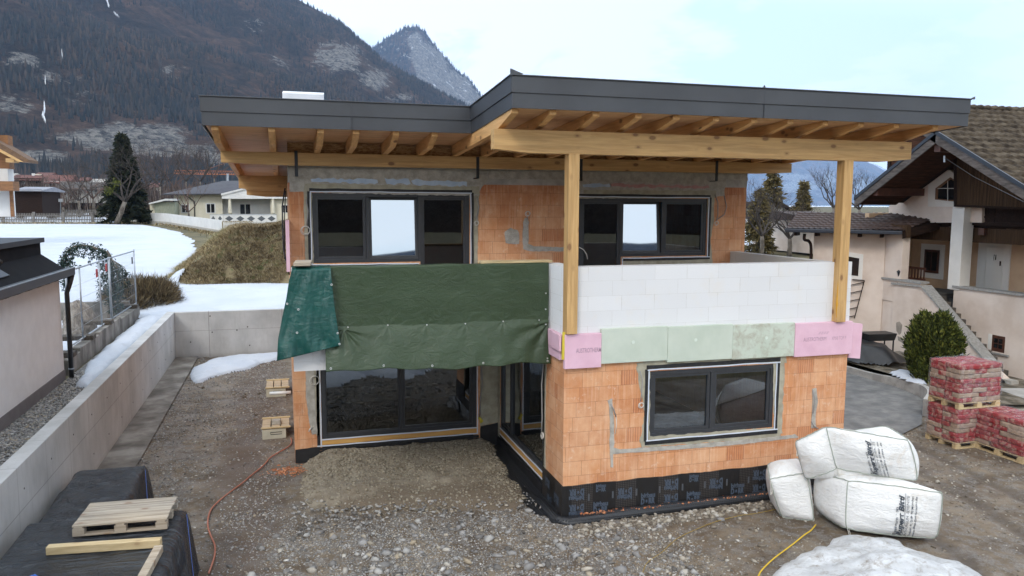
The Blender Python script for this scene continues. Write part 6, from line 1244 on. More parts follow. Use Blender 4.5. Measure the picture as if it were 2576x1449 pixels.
# white door
a = onX(2487, 625, XB); c = onX(2521, 740, XB); y0, y1 = c[1], a[1]
DOORW = gm('white_door_paint', [(.68, .66, .61)], rough=.45)
d = MB().box((XB-.05, y0-.22, 2.36), (XB-.001, y1+.35, a[2]+.25)).build('door', WREND, rh); MB().box((XB-.075, y0, 2.4), (XB-.051, y1, a[2]+.05)).box((XB-.068, y1+.02, 2.4), (XB-.051, y1+.22, a[2]+.05)).build('door_leaf', DOORW, d, bev=.008)
b = MB(); cy, cz = (y0+y1)/2-.02, a[2]-.42
for k in range(4):
    t0, t1 = math.pi*k/4+.06, math.pi*(k+1)/4-.06; b.prism([(XB-.079, cy+.07*math.cos(t0), cz+.05*math.sin(t0))]+[(XB-.079, cy+.28*math.cos(t), cz+.24*math.sin(t)) for t in np.linspace(t0, t1, 6)], (.003, 0, 0))
b.build('fanlight', bpy.data.materials['dark_pane'], d)
b = MB()
for z0_, z1_ in ((2.55, 3.05), (3.15, 3.75)):
    for s_ in (-1, 1): b.box((XB-.082, cy+s_*.17-.12, z0_), (XB-.0755, cy+s_*.17+.12, z1_))
b.build('door_panel', DOORW, d, bev=.004); MB().box((XB-.12, y0+.05, 3.35), (XB-.076, y0+.08, 3.5)).build('handle', DBR, d)
# porch parapet (peach) in front of the ochre recess and pillar to its left
MB().box((XP+.02, 20.55, 2.0), (XP+.26, 22.3, 2.72)).build('porch_parapet', PEACH, rh); MB().box((XP-.03, 20.5, 2.722), (XP+.32, 22.34, 2.79)).build('granite_cap', GRAN, rh)
a = onX(2225, 600, XP); c = onX(2263, 700, XP); MB().box((XP+.05, c[1], 0), (XP+.35, a[1], 4.45)).build('wall', PEACH, rh)
# column
XC = XP+.92; a = onX(2391, 600, XC); c = onX(2421, 600, XC); MB().box((XC, c[1], 2.55), (XC+.42, a[1], float(onX(2405, 517, XC)[2]))).build('porch_column', WREND, rh, bev=.01)
# oblique bay wall A
ca = Vector((XP+.02, float(onX(2225, 650, XP+.02)[1]), 0)); dr = Vector((-.69, .724, 0)); L_ = 2.35; nA = Vector((.724, .69, 0))
MB().prism([ca, ca+dr*L_, ca+dr*L_+nA*.3, ca+nA*.3], (0, 0, 4.35)).build('wall', PEACH, rh)
MB().prism([ca+dr*L_, ca+dr*L_+Vector((4, 4.3, 0)), ca+dr*L_+Vector((4.3, 4.1, 0)), ca+dr*L_+nA*.3], (0, 0, 4.35)).build('wall', PEACH, rh)
def onA(px, py):
    d = ray(px, py); o_ = np.array([0, 0, CH]); n_ = np.array(nA); t_ = ((np.array(ca)-o_)@n_)/(d@n_); return Vector(o_+d*t_)
w = MB().prism([onA(*p)-nA*.02 for p in ((2118, 631), (2172, 640), (2169, 704), (2118, 700))], nA*.019).build('window', WREND, rh); MB().prism([onA(*p)-nA*.03 for p in ((2118, 642), (2162, 650), (2159, 694), (2118, 690))], nA*.009).build('pane', bpy.data.materials['dark_pane'], w)
b = MB(); P = [onA(*p)-nA*.06 for p in ((2145, 703), (2175, 705), (2150, 800), (2120, 790))]; b.bar(P[0], P[1], .03, .03).bar(P[1], P[2], .03, .03)
for k in range(5): a_ = P[1].lerp(P[2], .05+k*.22); b.bar(a_, a_+dr*1.2+Vector((0, 0, -.35)), .025, .025)
b.build('trellis', DBR, rh)
# wing roof over the bay
def roofpoly(pts, th, m, name, par=rh): return MB().prism([Vector(p) for p in pts], (0, 0, th)).build(name, m, par)
def tiles(name, p00, p10, p11, p01, rows, cols, m, par, amp=.03, step=.035):
    """roof face with overlapping rows of curved tiles; p00-p10 is the eave, p01-p11 the ridge"""
    p00, p10, p11, p01 = map(lambda p: np.array(p, float), (p00, p10, p11, p01)); nrm = np.cross(p10-p00, p01-p00); nrm /= np.linalg.norm(nrm); nrm = nrm if nrm[2] > 0 else -nrm
    cu = cols*6+1; us = np.linspace(0, 1, cu); vs_ = []; hs = []
    for r_ in range(rows):
        for f, h in ((.0, step), (.55, step*.55), (.999, .0)): vs_.append((r_+f)/rows); hs.append(h)
    vs_ = np.array(vs_); hs = np.array(hs); U, Vv = np.meshgrid(us, vs_); jit = .35*vnoise(np.floor(U*cols)*7.3, np.floor(Vv*rows-1e-6)*5.1, 1, 4)
    P = (p00*(1-U)[..., None]*(1-Vv)[..., None]+p10*U[..., None]*(1-Vv)[..., None]+p11*(U*Vv)[..., None]+p01*((1-U)*Vv)[..., None])
    h = hs[:, None]*(1+jit*.6)+amp*np.maximum(0, np.sin(U*cols*2*np.pi))**1.2*(1 if amp else 0); P = P+nrm*h[..., None]
    i = np.arange(P.shape[0]*cu).reshape(-1, cu); F = np.stack([i[:-1, :-1], i[:-1, 1:], i[1:, 1:], i[1:, :-1]], -1).reshape(-1, 4)
    o = npmesh(name, P.reshape(-1, 3), F, m, par); 
    MB().prism([p00-nrm*.02, p10-nrm*.02, p11-nrm*.02, p01-nrm*.02], tuple(-nrm*.10)).build('roof_deck', DBR, par); return o
TILE = gm('grey_brown_roof_tile', [(.034, .026, .019), (.068, .053, .038), (.105, .085, .062)], 3.5, spec=.15, rough=.9, bsc=25, bst=.5); TILB = gm('dark_red_brown_tile', [(.030, .016, .013), (.050, .027, .021)], 3, rough=.7, bsc=20, bst=.3)
zE = 4.24; e0 = Vector(onZ(1999, 574, 4.35)) if False else None
eL = ca+dr*3.25-nA*.55; eR = ca-dr*.55-nA*.65; eL.z = eR.z = 4.42
tiles('roof_tiles', eL, eR, (XP+2.0, 21.6, 5.0), (XP-.2, 26.8, 5.0), 8, 20, TILB, rh, .03, .03)
MB().prism([eR+Vector((0, 0, -.02)), Vector((XP+2.2, 21.2, 4.98)), Vector((XP+2.2, 21.2, 4.68)), eR+Vector((0, 0, -.26))], (.03, .03, 0)).build('verge_board', DBR, rh)
MB().bar(eL+Vector((0, 0, -.05))-nA*.07, eR+Vector((0, 0, -.05))-nA*.07, .14, .12).build('gutter', NAVY, rh, bev=.02)
q0 = ca+dr*2.6-nA*.45+Vector((0, 0, 4.25)); q1 = ca+dr*2.5-nA*.09+Vector((0, 0, 3.85)); MB().tube(spline([q0, q0+Vector((0, 0, -.2)), q1+Vector((0, 0, .12)), q1+Vector((.06, -.06, -.15)), q1+Vector((.06, -.06, -1.2)), q1+Vector((.06, -.06, -3.5))], 5), .055, 8).build('downpipe', DBR, rh, True)
b = MB()
for k in range(5): a_ = ca+dr*(.1+k*.7)-nA*.5+Vector((0, 0, 4.25)); b.bar(a_, a_+nA*.6, .1, .14)
b.build('eave_beam', DBR, rh)
# porch timber beams and balcony above
def deep(b, x0, y0, z0, x1, y1, z1, dx=1.42):      # balcony group set back behind the column
    k = (XP+dx)/XP; f = lambda z: CH+(z-CH)*k; return b.box((x0+dx, y0*k, f(z0)), (x1+dx, y1*k, f(z1)))
deep(MB(), XP-.05, 16.2, 4.18, XP+.12, 21.2, 4.61).build('porch_beam', PLY_Y, rh)
MB().box((XP+.06, 21.3, 4.2), (XP+.2, 22.3, 4.62)).box((XP+.2, 22.05, 4.2), (XP+1.3, 22.3, 4.6)).build('porch_beam', PLY_Y, rh)
deep(MB(), XP-.02, 13.5, 4.622, XP+1.2, 20.9, 4.80).build('balcony_floor', DBR, rh); deep(MB(), XP-.10, 13.5, 4.80, XP-.02, 20.75, 5.36).build('balcony_panel', DBR, rh)
b = MB(); deep(b, XP-.16, 13.5, 5.362, XP+.08, 20.85, 5.43); deep(b, XP-.15, 13.5, 4.70, XP+.02, 20.8, 4.798); deep(b, XP-.13, 13.5, 4.92, XP-.101, 20.76, 4.98); deep(b, XP, 20.67, 4.80, XP+1., 20.75, 5.36)
for y in (20.7, 19.2, 17.9, 16.6): deep(b, XP-.125, y-.06, 4.80, XP-.101, y+.06, 5.36)
b.build('balcony_rail', DBR, rh)
for y in (20.3, 18.2, 16.0): deep(MB(), XP-.2, y-.1, 4.42, XP+.7, y+.1, 4.618).build('balcony_bracket', RBR, rh)
# gable wall and its window
g0 = [onX(px, py, XP+1.2) for px, py in ((2236, 537), (2236, 519), (2252, 502), (2373, 418), (2470, 500), (2470, 560), (2236, 560))]
MB().prism(g0, (.25, 0, 0)).build('gable_wall', PEACH, rh)
w = MB().prism([onX(px, py, XP+1.18) for px, py in ((2334, 505), (2335, 465), (2342, 460), (2389, 428), (2430, 460), (2430, 520), (2334, 520))], (.019, 0, 0)).build('window', WREND, rh, label='gable window with slanted top')
MB().prism([onX(px, py, XP+1.16) for px, py in ((2352, 502), (2353, 474), (2390, 446), (2430, 470), (2430, 510))], (.019, 0, 0)).build('window_frame', gm('light_brown_wood', [(.16, .075, .03)], rough=.6), w)
MB().prism([onX(px, py, XP+1.145) for px, py in ((2359, 500), (2360, 477), (2392, 451), (2430, 476), (2430, 506))], (.014, 0, 0)).build('pane', bpy.data.materials['dark_pane'], w)
b = MB(); a = onX(2359, 474, XP+1.14); c = onX(2430, 474, XP+1.14); b.bar(a, c, .01, .02); b.bar(onX(2384, 455, XP+1.14), onX(2384, 506, XP+1.14), .01, .02); b.build('glazing_bar', WREND, w)
# verge boarding in front (weathered planks) and main roof
XV = 19.2
polyx([(2406, 384), (2406, 514), (2620, 524), (2620, 512)], XP+.85, .05, PLY_Y, 'gable_boarding', rh); polyx([(2399, 372), (2406, 372), (2407, 520), (2399, 520)], XP+.84, .07, DBR, 'gable_boarding_edge', rh)
polyx([(2404, 514), (2620, 524), (2620, 530), (2404, 520)], XP+.82, .09, DBR, 'gable_boarding_edge', rh)
ap = onX(2357, 336, XV); vf = onX(2620, 500, XV); vb = onX(2142, 510, XV)
zr = ap[2]; yr = ap[1]; slF = (zr-vf[2])/(yr-vf[1]); slB = (zr-vb[2])/(vb[1]-yr)
yF, yBk = yr-5.2, yr+3.4
# clipped top of the gable: ridge starts further back
rgx = XV+.05; cut = onX(2240, 289, XV); yc, zc = float(cut[1]), zr+slF*(float(cut[1])-yr)
tiles('roof_tiles', (XV, yF, zr-slF*5.2), (XV+14, yF, zr-slF*5.2), (XV+14, yc, zc), (rgx, yc, zc), 21, 46, TILE, rh, .045, .05)
MB().prism([(XV+.06, yr+.02, zr-.12), (XV+.06, yc, zc-.12), (XV+.06, yc, zr-slB*(yc-yr)-.1)], (13.9, 0, 0)).build('upper_gable', SOFB, rh)
MB().box((XV, yc-.1, zr-slB*(yc-yr)-.2), (XV+.1, yc+.02, zc-.05)).build('verge_board', DBR, rh)
tiles('roof_tiles', (XV+14, yBk, zr-slB*3.4), (XV, yBk, zr-slB*3.4), (rgx, yr, zr), (XV+14, yr, zr), 9, 20, TILE, rh, .04, .04)
b = MB()
for k in range(46): b.tube([(XV+k*.31, yc, zc+.02), (XV+.34+k*.31, yc, zc+.05)], [.085, .11], 8)
b.build('ridge_tile', TILE, rh, True)
def verge(y1, z1, side):
    A_ = Vector((XV-.04, yc, zc-.02)) if side else Vector((XV-.04, yr, zr-.02)); B_ = Vector((XV-.04, y1, z1-.02)); d_ = Vector((0, 0, -.27)); MB().prism([A_, B_, B_+d_, A_+d_], (.05, 0, 0)).build('verge_board', gm('weathered_verge_board', [(.05, .04, .035), (.12, .10, .09)], 3, (1, 1, 6), rough=.8) if side else bpy.data.materials['weathered_verge_board'], rh)
    MB().prism([A_+Vector((-.03, 0, .12)), B_+Vector((-.03, 0, .12)), B_+Vector((-.03, 0, .0)), A_+Vector((-.03, 0, .0))], (.06, 0, 0)).build('verge_flashing', NAVY, rh)
verge(yF, zr-slF*5.2, 1); verge(yBk, zr-slB*3.4, 0)
for s_, sl_, L2 in ((-1, slF, 5.2), (1, slB, 3.4)):
    MB().prism([(XV+.02, yr, zr-.15), (XV+.02, yr+s_*L2, zr-.15-sl_*L2), (XV+1.75, yr+s_*L2, zr-.15-sl_*L2), (XV+1.75, yr, zr-.15)], (0, 0, -.03)).build('soffit', SOFB, rh)
MB().box((XV+.05, yr-.12, zr-.55), (XV+2.2, yr+.12, zr-.2)).build('roof_purlin', RBR, rh); MB().box((XV+.05, yr+2.4, zr-.45-slB*2.4), (XV+2.2, yr+2.62, zr-.2-slB*2.4)).build('roof_purlin', RBR, rh)
MB().box((XP+1.4, 14, 4.8), (XP+1.6, 22.5, 5.6)).build('wall', OCHRE, rh)
MB().tube([onX(2378, 398, XV), onX(2450, 445, 18.9), onX(2576, 508, 18.4)], .01, 5).build('overhead_cable', BLK, rh)
o = MB().tube([onX(2376, 392, XV), onX(2376, 408, XV)], .03, 6); o.build('cable_anchor', METAL, rh)
# lantern, bench, grill, thuja
lt = thing('garden_lantern', 'black garden lantern standing on the granite capped stair wall', 'lantern', (XP+.1, 21.45, 2.66)); p = onX(2262, 712, XP+.1); y = p[1]
MB().tube([(XP+.1, y, 2.66), (XP+.1, y, 2.70), (XP+.1, y, 2.78), (XP+.1, y, 2.86)], [.09, .06, .03, .05], 10).build('base', BLK, lt, True)
MB().tube([(XP+.1, y, 2.86), (XP+.1, y, 3.02)], [.055, .085], 6).build('glass_body', bpy.data.materials['dark_pane'], lt); MB().tube([(XP+.1, y, 3.02), (XP+.1, y, 3.06), (XP+.1, y, 3.14)], [.11, .08, .012], 8).build('cap', BLK, lt)
bn = thing('bench', 'reddish brown slatted bench standing in the porch', 'bench', (XP+.7, 22.4, 2.36)); b = MB(); y0_, y1_ = 21.4, 22.6
x_b = XP+1.0
b.box((x_b, y0_, 3.08), (x_b+.04, y1_, 3.16)).box((x_b, y0_, 2.72), (x_b+.04, y1_, 2.78))
for k in range(9): yy = y0_+.06+k*(y1_-y0_-.12)/8; b.box((x_b+.005, yy-.02, 2.781), (x_b+.035, yy+.02, 3.079))
b.build('backrest', RBR, bn); MB().box((x_b-.45, y0_, 2.68), (x_b-.002, y1_, 2.72)).build('seat', RBR, bn)
for yy in (y0_+.03, y1_-.03):
    for xx in (x_b-.42, x_b-.03): MB().box((xx-.02, yy-.02, 2.361), (xx+.02, yy+.02, 2.679)).build('leg', RBR, bn)
gr = thing('barbecue', 'black barbecue on a steel stand against the peach wall', 'barbecue', (19.2, 22.3, .35))
gx0, gy0 = onZ(2180, 905, .35)[:2]; c_ = Vector((gx0+.75, gy0+.55, 0))
b = MB(); b.hexa([c_+Vector(v) for v in ((-.45, -.25, .88), (.5, -.35, .88), (.55, .15, .88), (-.4, .25, .88), (-.5, -.3, 1.12), (.55, -.4, 1.12), (.6, .2, 1.12), (-.45, .3, 1.12))]).build('fire_bowl', BLK, gr, bev=.02)
for v in ((-.42, -.22), (.47, -.32), (.52, .12), (-.37, .22)): MB().bar(c_+Vector((*v, .35)), c_+Vector((*v, .88)), .035, .035).build('leg', BLK, gr)
MB().bar(c_+Vector((-.42, -.22, .5)), c_+Vector((.47, -.32, .5)), .02, .02).bar(c_+Vector((.52, .12, .5)), c_+Vector((-.37, .22, .5)), .02, .02).build('brace', BLK, gr)
bi = thing('waste_bin', 'black rounded container beside the barbecue', 'bin', (18.6, 22.9, .35)); c2 = c_+Vector((-.85, .55, 0))
MB().tube([c2+Vector((0, 0, .35)), c2+Vector((0, 0, 1.2)), c2+Vector((0, 0, 1.28))], [.3, .36, .33], 16).build('body', BLK, bi, True); MB().tube([c2+Vector((-.3, -.1, 1.3)), c2+Vector((.3, -.1, 1.3))], .10, 12).build('rolled_cover', BLK, bi, True)
THU = tonemat('thuja_leaf', [(0., (.014, .020, .005)), (.5, (.045, .060, .012)), (.8, (.10, .12, .022)), (1., (.18, .18, .035))])
th_ = thing('thuja', 'rounded dark green thuja bush behind the stacked sack pallets', 'bush', (17.3, 17.6, .3))
ctr = np.array([17.62, 17.45, .3]); n = 15000; r = np.random.default_rng(12); u = r.normal(0, 1, (n, 3)); u /= np.linalg.norm(u, axis=1)[:, None]; hh = r.uniform(.02, 1, n)
prof = np.clip(np.where(hh < .35, .80+.2*hh/.35, np.sqrt(np.clip(1-((hh-.35)/.72)**2.6, 0, 1))), 0, 1); a = r.uniform(0, 2*math.pi, n); q_ = r.uniform(.5, 1.05, n)**.6*(1+.15*np.sin(a*4+hh*7)+.09*np.sin(a*9-hh*13)+.06*np.sin(a*17+hh*31))
P = ctr+np.stack([np.cos(a)*.60*prof*q_, np.sin(a)*.60*prof*q_, hh*1.78*(1+.05*np.sin(a*3+1))+.12*r.normal(0, 1, n)*.5], -1); D = np.stack([np.cos(a)*.45, np.sin(a)*.45, np.full(n, 1.)], -1)
clumps('foliage', P, .13, .022, THU, th_, 3, dirs=D, per=3)
MB().tube([tuple(ctr), tuple(ctr+[0, 0, 1.5])], [.42, .25], 12).build('trunk', DARK, th_)  # wide dark core, not a stem: stands in for shade inside the bush
# ======================= TREES =======================
def limb(b, p, d, L, r, depth, rr, up_=.25, spread=.6, seglen=3):
    P = [p]; dd = d.copy()
    for k in range(seglen): dd = (dd+Vector((rr.gauss(0, .13), rr.gauss(0, .13), rr.gauss(0, .08)+up_*.12))).normalized(); P.append(P[-1]+dd*L/seglen)
    b.tube(P, list(np.linspace(r, r*.55, seglen+1)), 5 if depth > 2 else 3, False)
    if depth <= 0: return
    n = rr.choice((2, 3, 3)) if depth > 1 else 4
    for k in range(n):
        t_ = rr.uniform(.45, 1) if k else 1; i = min(int(t_*seglen), seglen-1); q_ = P[i].lerp(P[i+1], t_*seglen-i); ax_ = Vector((rr.gauss(0, 1), rr.gauss(0, 1), rr.gauss(0, .7))).normalized(); nd = (dd+ax_*spread).normalized(); nd = (nd+Vector((0, 0, up_*.4))).normalized()
        limb(b, q_, nd, L*rr.uniform(.6, .82), r*.52, depth-1, rr, up_, spread, seglen)
TWIG = gm('dark_twigs', [(.030, .024, .021), (.06, .048, .042)], 2, rough=1); TWIGR = gm('reddish_twigs', [(.08, .05, .04), (.13, .085, .07)], 2, rough=1)
def bare(px, py, Y, H_, lab, seed, trunk=.22, depth=5, m=TWIG, up_=.3, spread=.62, lean=(0, 0), group='bare trees in the village', zb=None):
    c = onY(px, py, Y); zb = c[2] if zb is None else zb; rr = random.Random(seed); t = thing('bare_tree', lab, 'tree', (c[0], Y, zb), group)
    p0 = Vector((c[0], Y, zb-.1)); p1 = p0+Vector((lean[0], lean[1], H_*.28)); MB().tube([p0, p0.lerp(p1, .5)+Vector((.05, 0, 0)), p1], [trunk, trunk*.85, trunk*.75], 8).build('trunk', BARK, t, True)
    b = MB()
    for k in range(5): a_ = k*1.256+rr.uniform(-.3, .3); limb(b, p1, Vector((math.cos(a_)*.75, math.sin(a_)*.75, rr.uniform(.5, 1.1))).normalized(), H_*.30, trunk*.5, depth, rr, up_, spread)
    b.build('crown', m, t); return t
CONF = tonemat('dark_spruce_needles', [(0., (.006, .010, .006)), (.6, (.018, .026, .014)), (1., (.045, .045, .022))]); CONB = tonemat('olive_brown_needles', [(0., (.05, .042, .018)), (.6, (.12, .095, .038)), (1., (.20, .155, .065))])
def conifer(px, py, Y, H_, R_, m, lab, seed, n=5200, start=.08, sparse=1., leaf=.5, group='conifers in the village', zb=None):
    c = onY(px, py, Y); zb = c[2] if zb is None else zb; r = np.random.default_rng(seed); t = thing('conifer', lab, 'tree', (c[0], Y, zb), group)
    MB().tube([(c[0], Y, zb-.2), (c[0]+.1, Y, zb+H_*.5), (c[0], Y, zb+H_*.97)], [H_*.022, H_*.014, .02], 8).build('trunk', BARK, t, True)
    nb_ = int(150*sparse); hb = r.uniform(start, .98, nb_); a = r.uniform(0, 2*math.pi, nb_); Lb = R_*(1-hb)**.95*r.uniform(.65, 1.1, nb_)+.03*R_; k = n//nb_; f = r.uniform(.12, 1, (nb_, k))**.75
    X = c[0]+np.cos(a)[:, None]*Lb[:, None]*f; Yy = Y+np.sin(a)[:, None]*Lb[:, None]*f; Z = zb+H_*hb[:, None]+Lb[:, None]*(.12*f-.42*f**1.6)
    P = np.stack([X, Yy, Z], -1).reshape(-1, 3)+r.normal(0, leaf*.28, (nb_*k, 3)); D = np.stack([np.repeat(np.cos(a), k), np.repeat(np.sin(a), k), np.full(nb_*k, -.35)], -1); clumps('crown', P, leaf, leaf*.2, m, t, seed, dirs=D); return t
conifer(317, 552, 100, 9.9, 3.0, CONF, 'tall dark spruce in the middle of the village behind the snowy field', 3, 26000, start=.02, sparse=2.2, leaf=.45)
bare(292, 562, 96, 9.0, 'gnarled grey fruit tree in front of the tall dark spruce', 5, .30, 5, TWIG, .15, .8, (1.0, 0))
MST = tonemat('mistletoe', [(0., (.05, .06, .01)), (1., (.11, .12, .02))])
for px, py, ml in ((291, 459, 'larger upper yellow green mistletoe ball in the grey fruit tree'), (274, 478, 'lower dull mistletoe ball on a left branch of the fruit tree')):
    c = onY(px, py, 95.2); r = np.random.default_rng(px); P = c+r.normal(0, .22, (160, 3)); t = thing('mistletoe', ml, 'mistletoe', tuple(c), 'mistletoe balls in the fruit tree'); clumps('foliage', P, .25, .05, MST, t, 2)
for i, (px, py, Y, H_, lab) in enumerate(((200, 545, 118, 8.0, 'bare tree with wide flat branches left of the tall spruce'), (236, 540, 125, 8.5, 'bare dark tree between the hip roofed house and the spruce'), (405, 520, 150, 13, 'tall bare tree right of the dark spruce'), (440, 520, 165, 13, 'pale barked birch behind the bungalow roof'), (70, 540, 120, 5.5, 'bushy bare tree in front of the dark shed'), (160, 545, 122, 5.0, 'slender bare tree near the basketball board'), (505, 500, 160, 12, 'bare birch showing over the bungalow roof'), (380, 520, 170, 12, 'bare tree deep behind the spruce'), (470, 500, 175, 13, 'faint reddish bare tree behind the bungalow'), (540, 480, 180, 10, 'bare tree behind the bungalow ridge'))):
    bare(px, py, Y, H_, lab, 30+i, .2, 5, TWIGR if i % 2 else TWIG, .25 if i > 1 else .05, .7)
bare(475, 563, 88, 4.8, 'small round bare tree in front of the cream bungalow', 11, .13, 5, TWIGR, .35, .62)
conifer(1938, 640, 52, 7.2, 1.5, CONB, 'tall thin olive brown conifer with a bare topped crown', 21, 4200, .02, .7, .34, 'conifers beyond the balcony'); conifer(1905, 650, 48, 4.9, 1.6, CONB, 'broad brownish conifer nearest the brick corner', 22, 4500, .02, 1, .32, 'conifers beyond the balcony'); conifer(2014, 650, 55, 6.4, 1.55, CONB, 'pointed olive brown spruce in front of the white gabled house', 23, 6000, .03, 1.2, .32, 'conifers beyond the balcony')
bare(1915, 640, 44, 4.6, 'dense grey bare tree beside the brick corner', 24, .16, 5, TWIG, .3, .7, group='bare trees beyond the balcony'); bare(1985, 640, 46, 4.2, 'spreading bare fruit tree with mistletoe beyond the balcony', 25, .18, 5, TWIG, .1, .8, group='bare trees beyond the balcony'); bare(2095, 560, 70, 6.0, 'rounded bare tree against the blue mountain, half behind the post', 26, .2, 5, TWIG, .3, .62, group='bare trees beyond the balcony'); bare(2160, 560, 72, 5.5, 'bare tree crown showing right of the timber post', 27, .2, 5, TWIG, .3, .62, group='bare trees beyond the balcony')
bare(1890, 640, 60, 6.0, 'thin bare tree touching the brick corner', 28, .13, 4, TWIG, .5, .5, group='bare trees beyond the balcony')
# ======================= VILLAGE =======================
def hbox(name, px0, px1, pyb, pyt, Y, depth, m, par):
    a = onY(px0, pyb, Y); c = onY(px1, pyt, Y); return MB().box((a[0], Y, a[2]), (c[0], Y+depth, c[2])).build(name, m, par)
def polyY(pts, Y, depth, m, name, par): return MB().prism([onY(px, py, Y) for px, py in pts], (0, depth, 0)).build(name, m, par)
def gableroof(px0, px1, pye, pyr, Y, depth, m, par, name='roof', ridge='x'):
    """pitched roof whose eave faces the viewer: ridge parallel to the front"""
    a = onY(px0, pye, Y); c = onY(px1, pye, Y); r_ = onY((px0+px1)/2, pyr, Y+depth/2); z0, z1 = (a[2]+c[2])/2, r_[2]
    return MB().prism([(a[0], Y-.5, z0), (a[0], Y+depth/2, z1), (a[0], Y+depth+.5, z0), (a[0], Y+depth+.5, z0-.15), (a[0], Y-.5, z0-.15)], (c[0]-a[0], 0, 0)).build(name, m, par)
REDT = gm('red_brown_tile', [(.085, .028, .022), (.13, .045, .034)], 1.2, rough=.8, bsc=6, bst=.4); WHT = gm('white_wall', [(.60, .60, .59), (.68, .68, .66)], 1, rough=.9); CRM = gm('cream_wall', [(.58, .54, .42), (.66, .62, .50)], 1, rough=.9)
GREYW = gm('grey_wall', [(.30, .29, .27), (.38, .36, .33)], 1, rough=.9); WOODH = gm('honey_wood', [(.17, .075, .028), (.26, .12, .045)], 2, (1, 1, 6), rough=.7); PANE = bpy.data.materials['dark_pane']; DKROOF = gm('dark_violet_tile', [(.018, .016, .024), (.034, .030, .04)], 1.5, rough=.6, bsc=5, bst=.5)
def win(px0, px1, py0, py1, Y, par, fm=WHT, out=.04, lab=None):
    a = onY(px0, py0, Y); c = onY(px1, py1, Y); w = MB().box((a[0], Y-out, c[2]), (c[0], Y-.001, a[2])).build('window', fm, par, label=lab); k = .12*(c[0]-a[0]); MB().box((a[0]+k, Y-out-.02, c[2]+k*.8), ((a[0]+c[0])/2-k*.3, Y-out-.001, a[2]-k*.8)).box(((a[0]+c[0])/2+k*.3, Y-out-.02, c[2]+k*.8), (c[0]-k, Y-out-.001, a[2]-k*.8)).build('pane', PANE, w); return w
# chalet at the left edge
h = thing('chalet', 'white and brown wooden chalet with balcony at the left picture edge', 'house', (-40, 62, 2), 'village houses')
Y = 62
hbox('wall', -200, 20, 545, 450, Y, 1.2, WHT, h); hbox('upper_wall', -200, 19, 421, 340, Y, 1., WOODH, h); hbox('balcony', -200, 32, 478, 456, Y-1.3, 1.3, WOODH, h); hbox('wall', -200, 19, 452, 421, Y+.01, 1.2, WHT, h)
polyY([(-200, 240), (72, 402), (72, 408), (60, 408), (-200, 262)], Y-1.4, 2.2, gm('shaded_verge', [(.10, .055, .03), (.16, .09, .045)], 3), 'roof', h); polyY([(-200, 262), (60, 408), (44, 406), (-200, 275)], Y-1.39, 1.3, WX, 'rafter', h); polyY([(14, 398), (36, 398), (34, 408), (14, 408)], Y-1.2, 1.2, WX, 'purlin', h); hbox('balcony_post', 27, 31, 545, 478, Y-.2, .2, WOODH, h)
def vh(name, lab, Y, items, grp='village houses'):
    t = thing(name, lab, 'house', tuple(onY(items[0][1], items[0][3], Y)), grp)
    for it in items:
        k = it[0]
        if k == 'wall': hbox('wall', it[1], it[2], it[3], it[4], Y, 8, it[5], t)
        elif k == 'roof': gableroof(it[1], it[2], it[3], it[4], Y-.3, 9, it[5], t)
        elif k == 'poly': polyY(it[1+2], Y-it[2], .3, it[5], it[6], t)
        elif k == 'win': win(it[1], it[2], it[4], it[3], Y, t)
        elif k == 'chim': hbox('chimney', it[1], it[2], it[3], it[4], Y+3.5, .7, it[5], t)
    return t
vh('farmhouse', 'long dark farmhouse with red tiled roof behind the garden shed', 190, [('wall', 30, 117, 478, 449, DBR), ('roof', 24, 120, 453, 440, REDT), ('chim', 80, 86, 444, 436, WHT), ('win', 55, 62, 463, 457)])
vh('village_house', 'big red roofed house with a white arched glass front', 175, [('wall', 112, 172, 495, 456, GREYW), ('roof', 105, 178, 460, 440, REDT), ('win', 124, 130, 488, 460), ('win', 131, 140, 470, 456), ('win', 141, 149, 470, 456), ('win', 150, 157, 470, 460)])
vh('village_house', 'small gabled house roof showing above the long red roof', 230, [('wall', 88, 102, 448, 438, CRM), ('roof', 84, 128, 442, 434, REDT)])
vh('village_house', 'low hip roofed house with dim cream wall left of the spruce', 140, [('wall', 140, 268, 510, 474, GREYW), ('roof', 136, 275, 476, 458, gm('grey_brown_tile', [(.045, .038, .034), (.075, .062, .055)], 1, rough=.8)), ('win', 160, 168, 492, 482), ('win', 188, 196, 492, 482)])
vh('garden_shed', 'dark brown garden shed with lean-to roof beside the chalet', 105, [('wall', 36, 104, 545, 476, DBR), ('roof', 33, 110, 478, 470, gm('light_grey_roof', [(.20, .21, .24), (.28, .29, .33)], 1, rough=.6))])
for i, (x0_, x1_, pb, pw, pr, Y, wm, rm, lab) in enumerate(((20, 34, 452, 444, 436, 260, GREYW, GREYW, 'tiny grey roofed house next to the chalet balcony'), (160, 176, 452, 446, 440, 300, WHT, REDT, 'tiny white house with red roof far behind'), (196, 222, 462, 454, 446, 280, GREYW, REDT, 'faraway house seen through the bare branches'), (226, 262, 470, 460, 450, 260, GREYW, GREYW, 'greyish farm roof behind the bare trees'), (365, 400, 505, 492, 482, 210, WHT, DKROOF, 'house glimpsed right beside the dark spruce'), (375, 398, 480, 470, 460, 300, GREYW, REDT, 'distant house above the garden fence by the spruce'))):
    vh('village_house', lab, Y, [('wall', x0_+2, x1_-2, pb, pw, wm), ('roof', x0_, x1_, pw, pr, rm), ('win', x0_+5, x0_+9, pb-2, pw+2)])
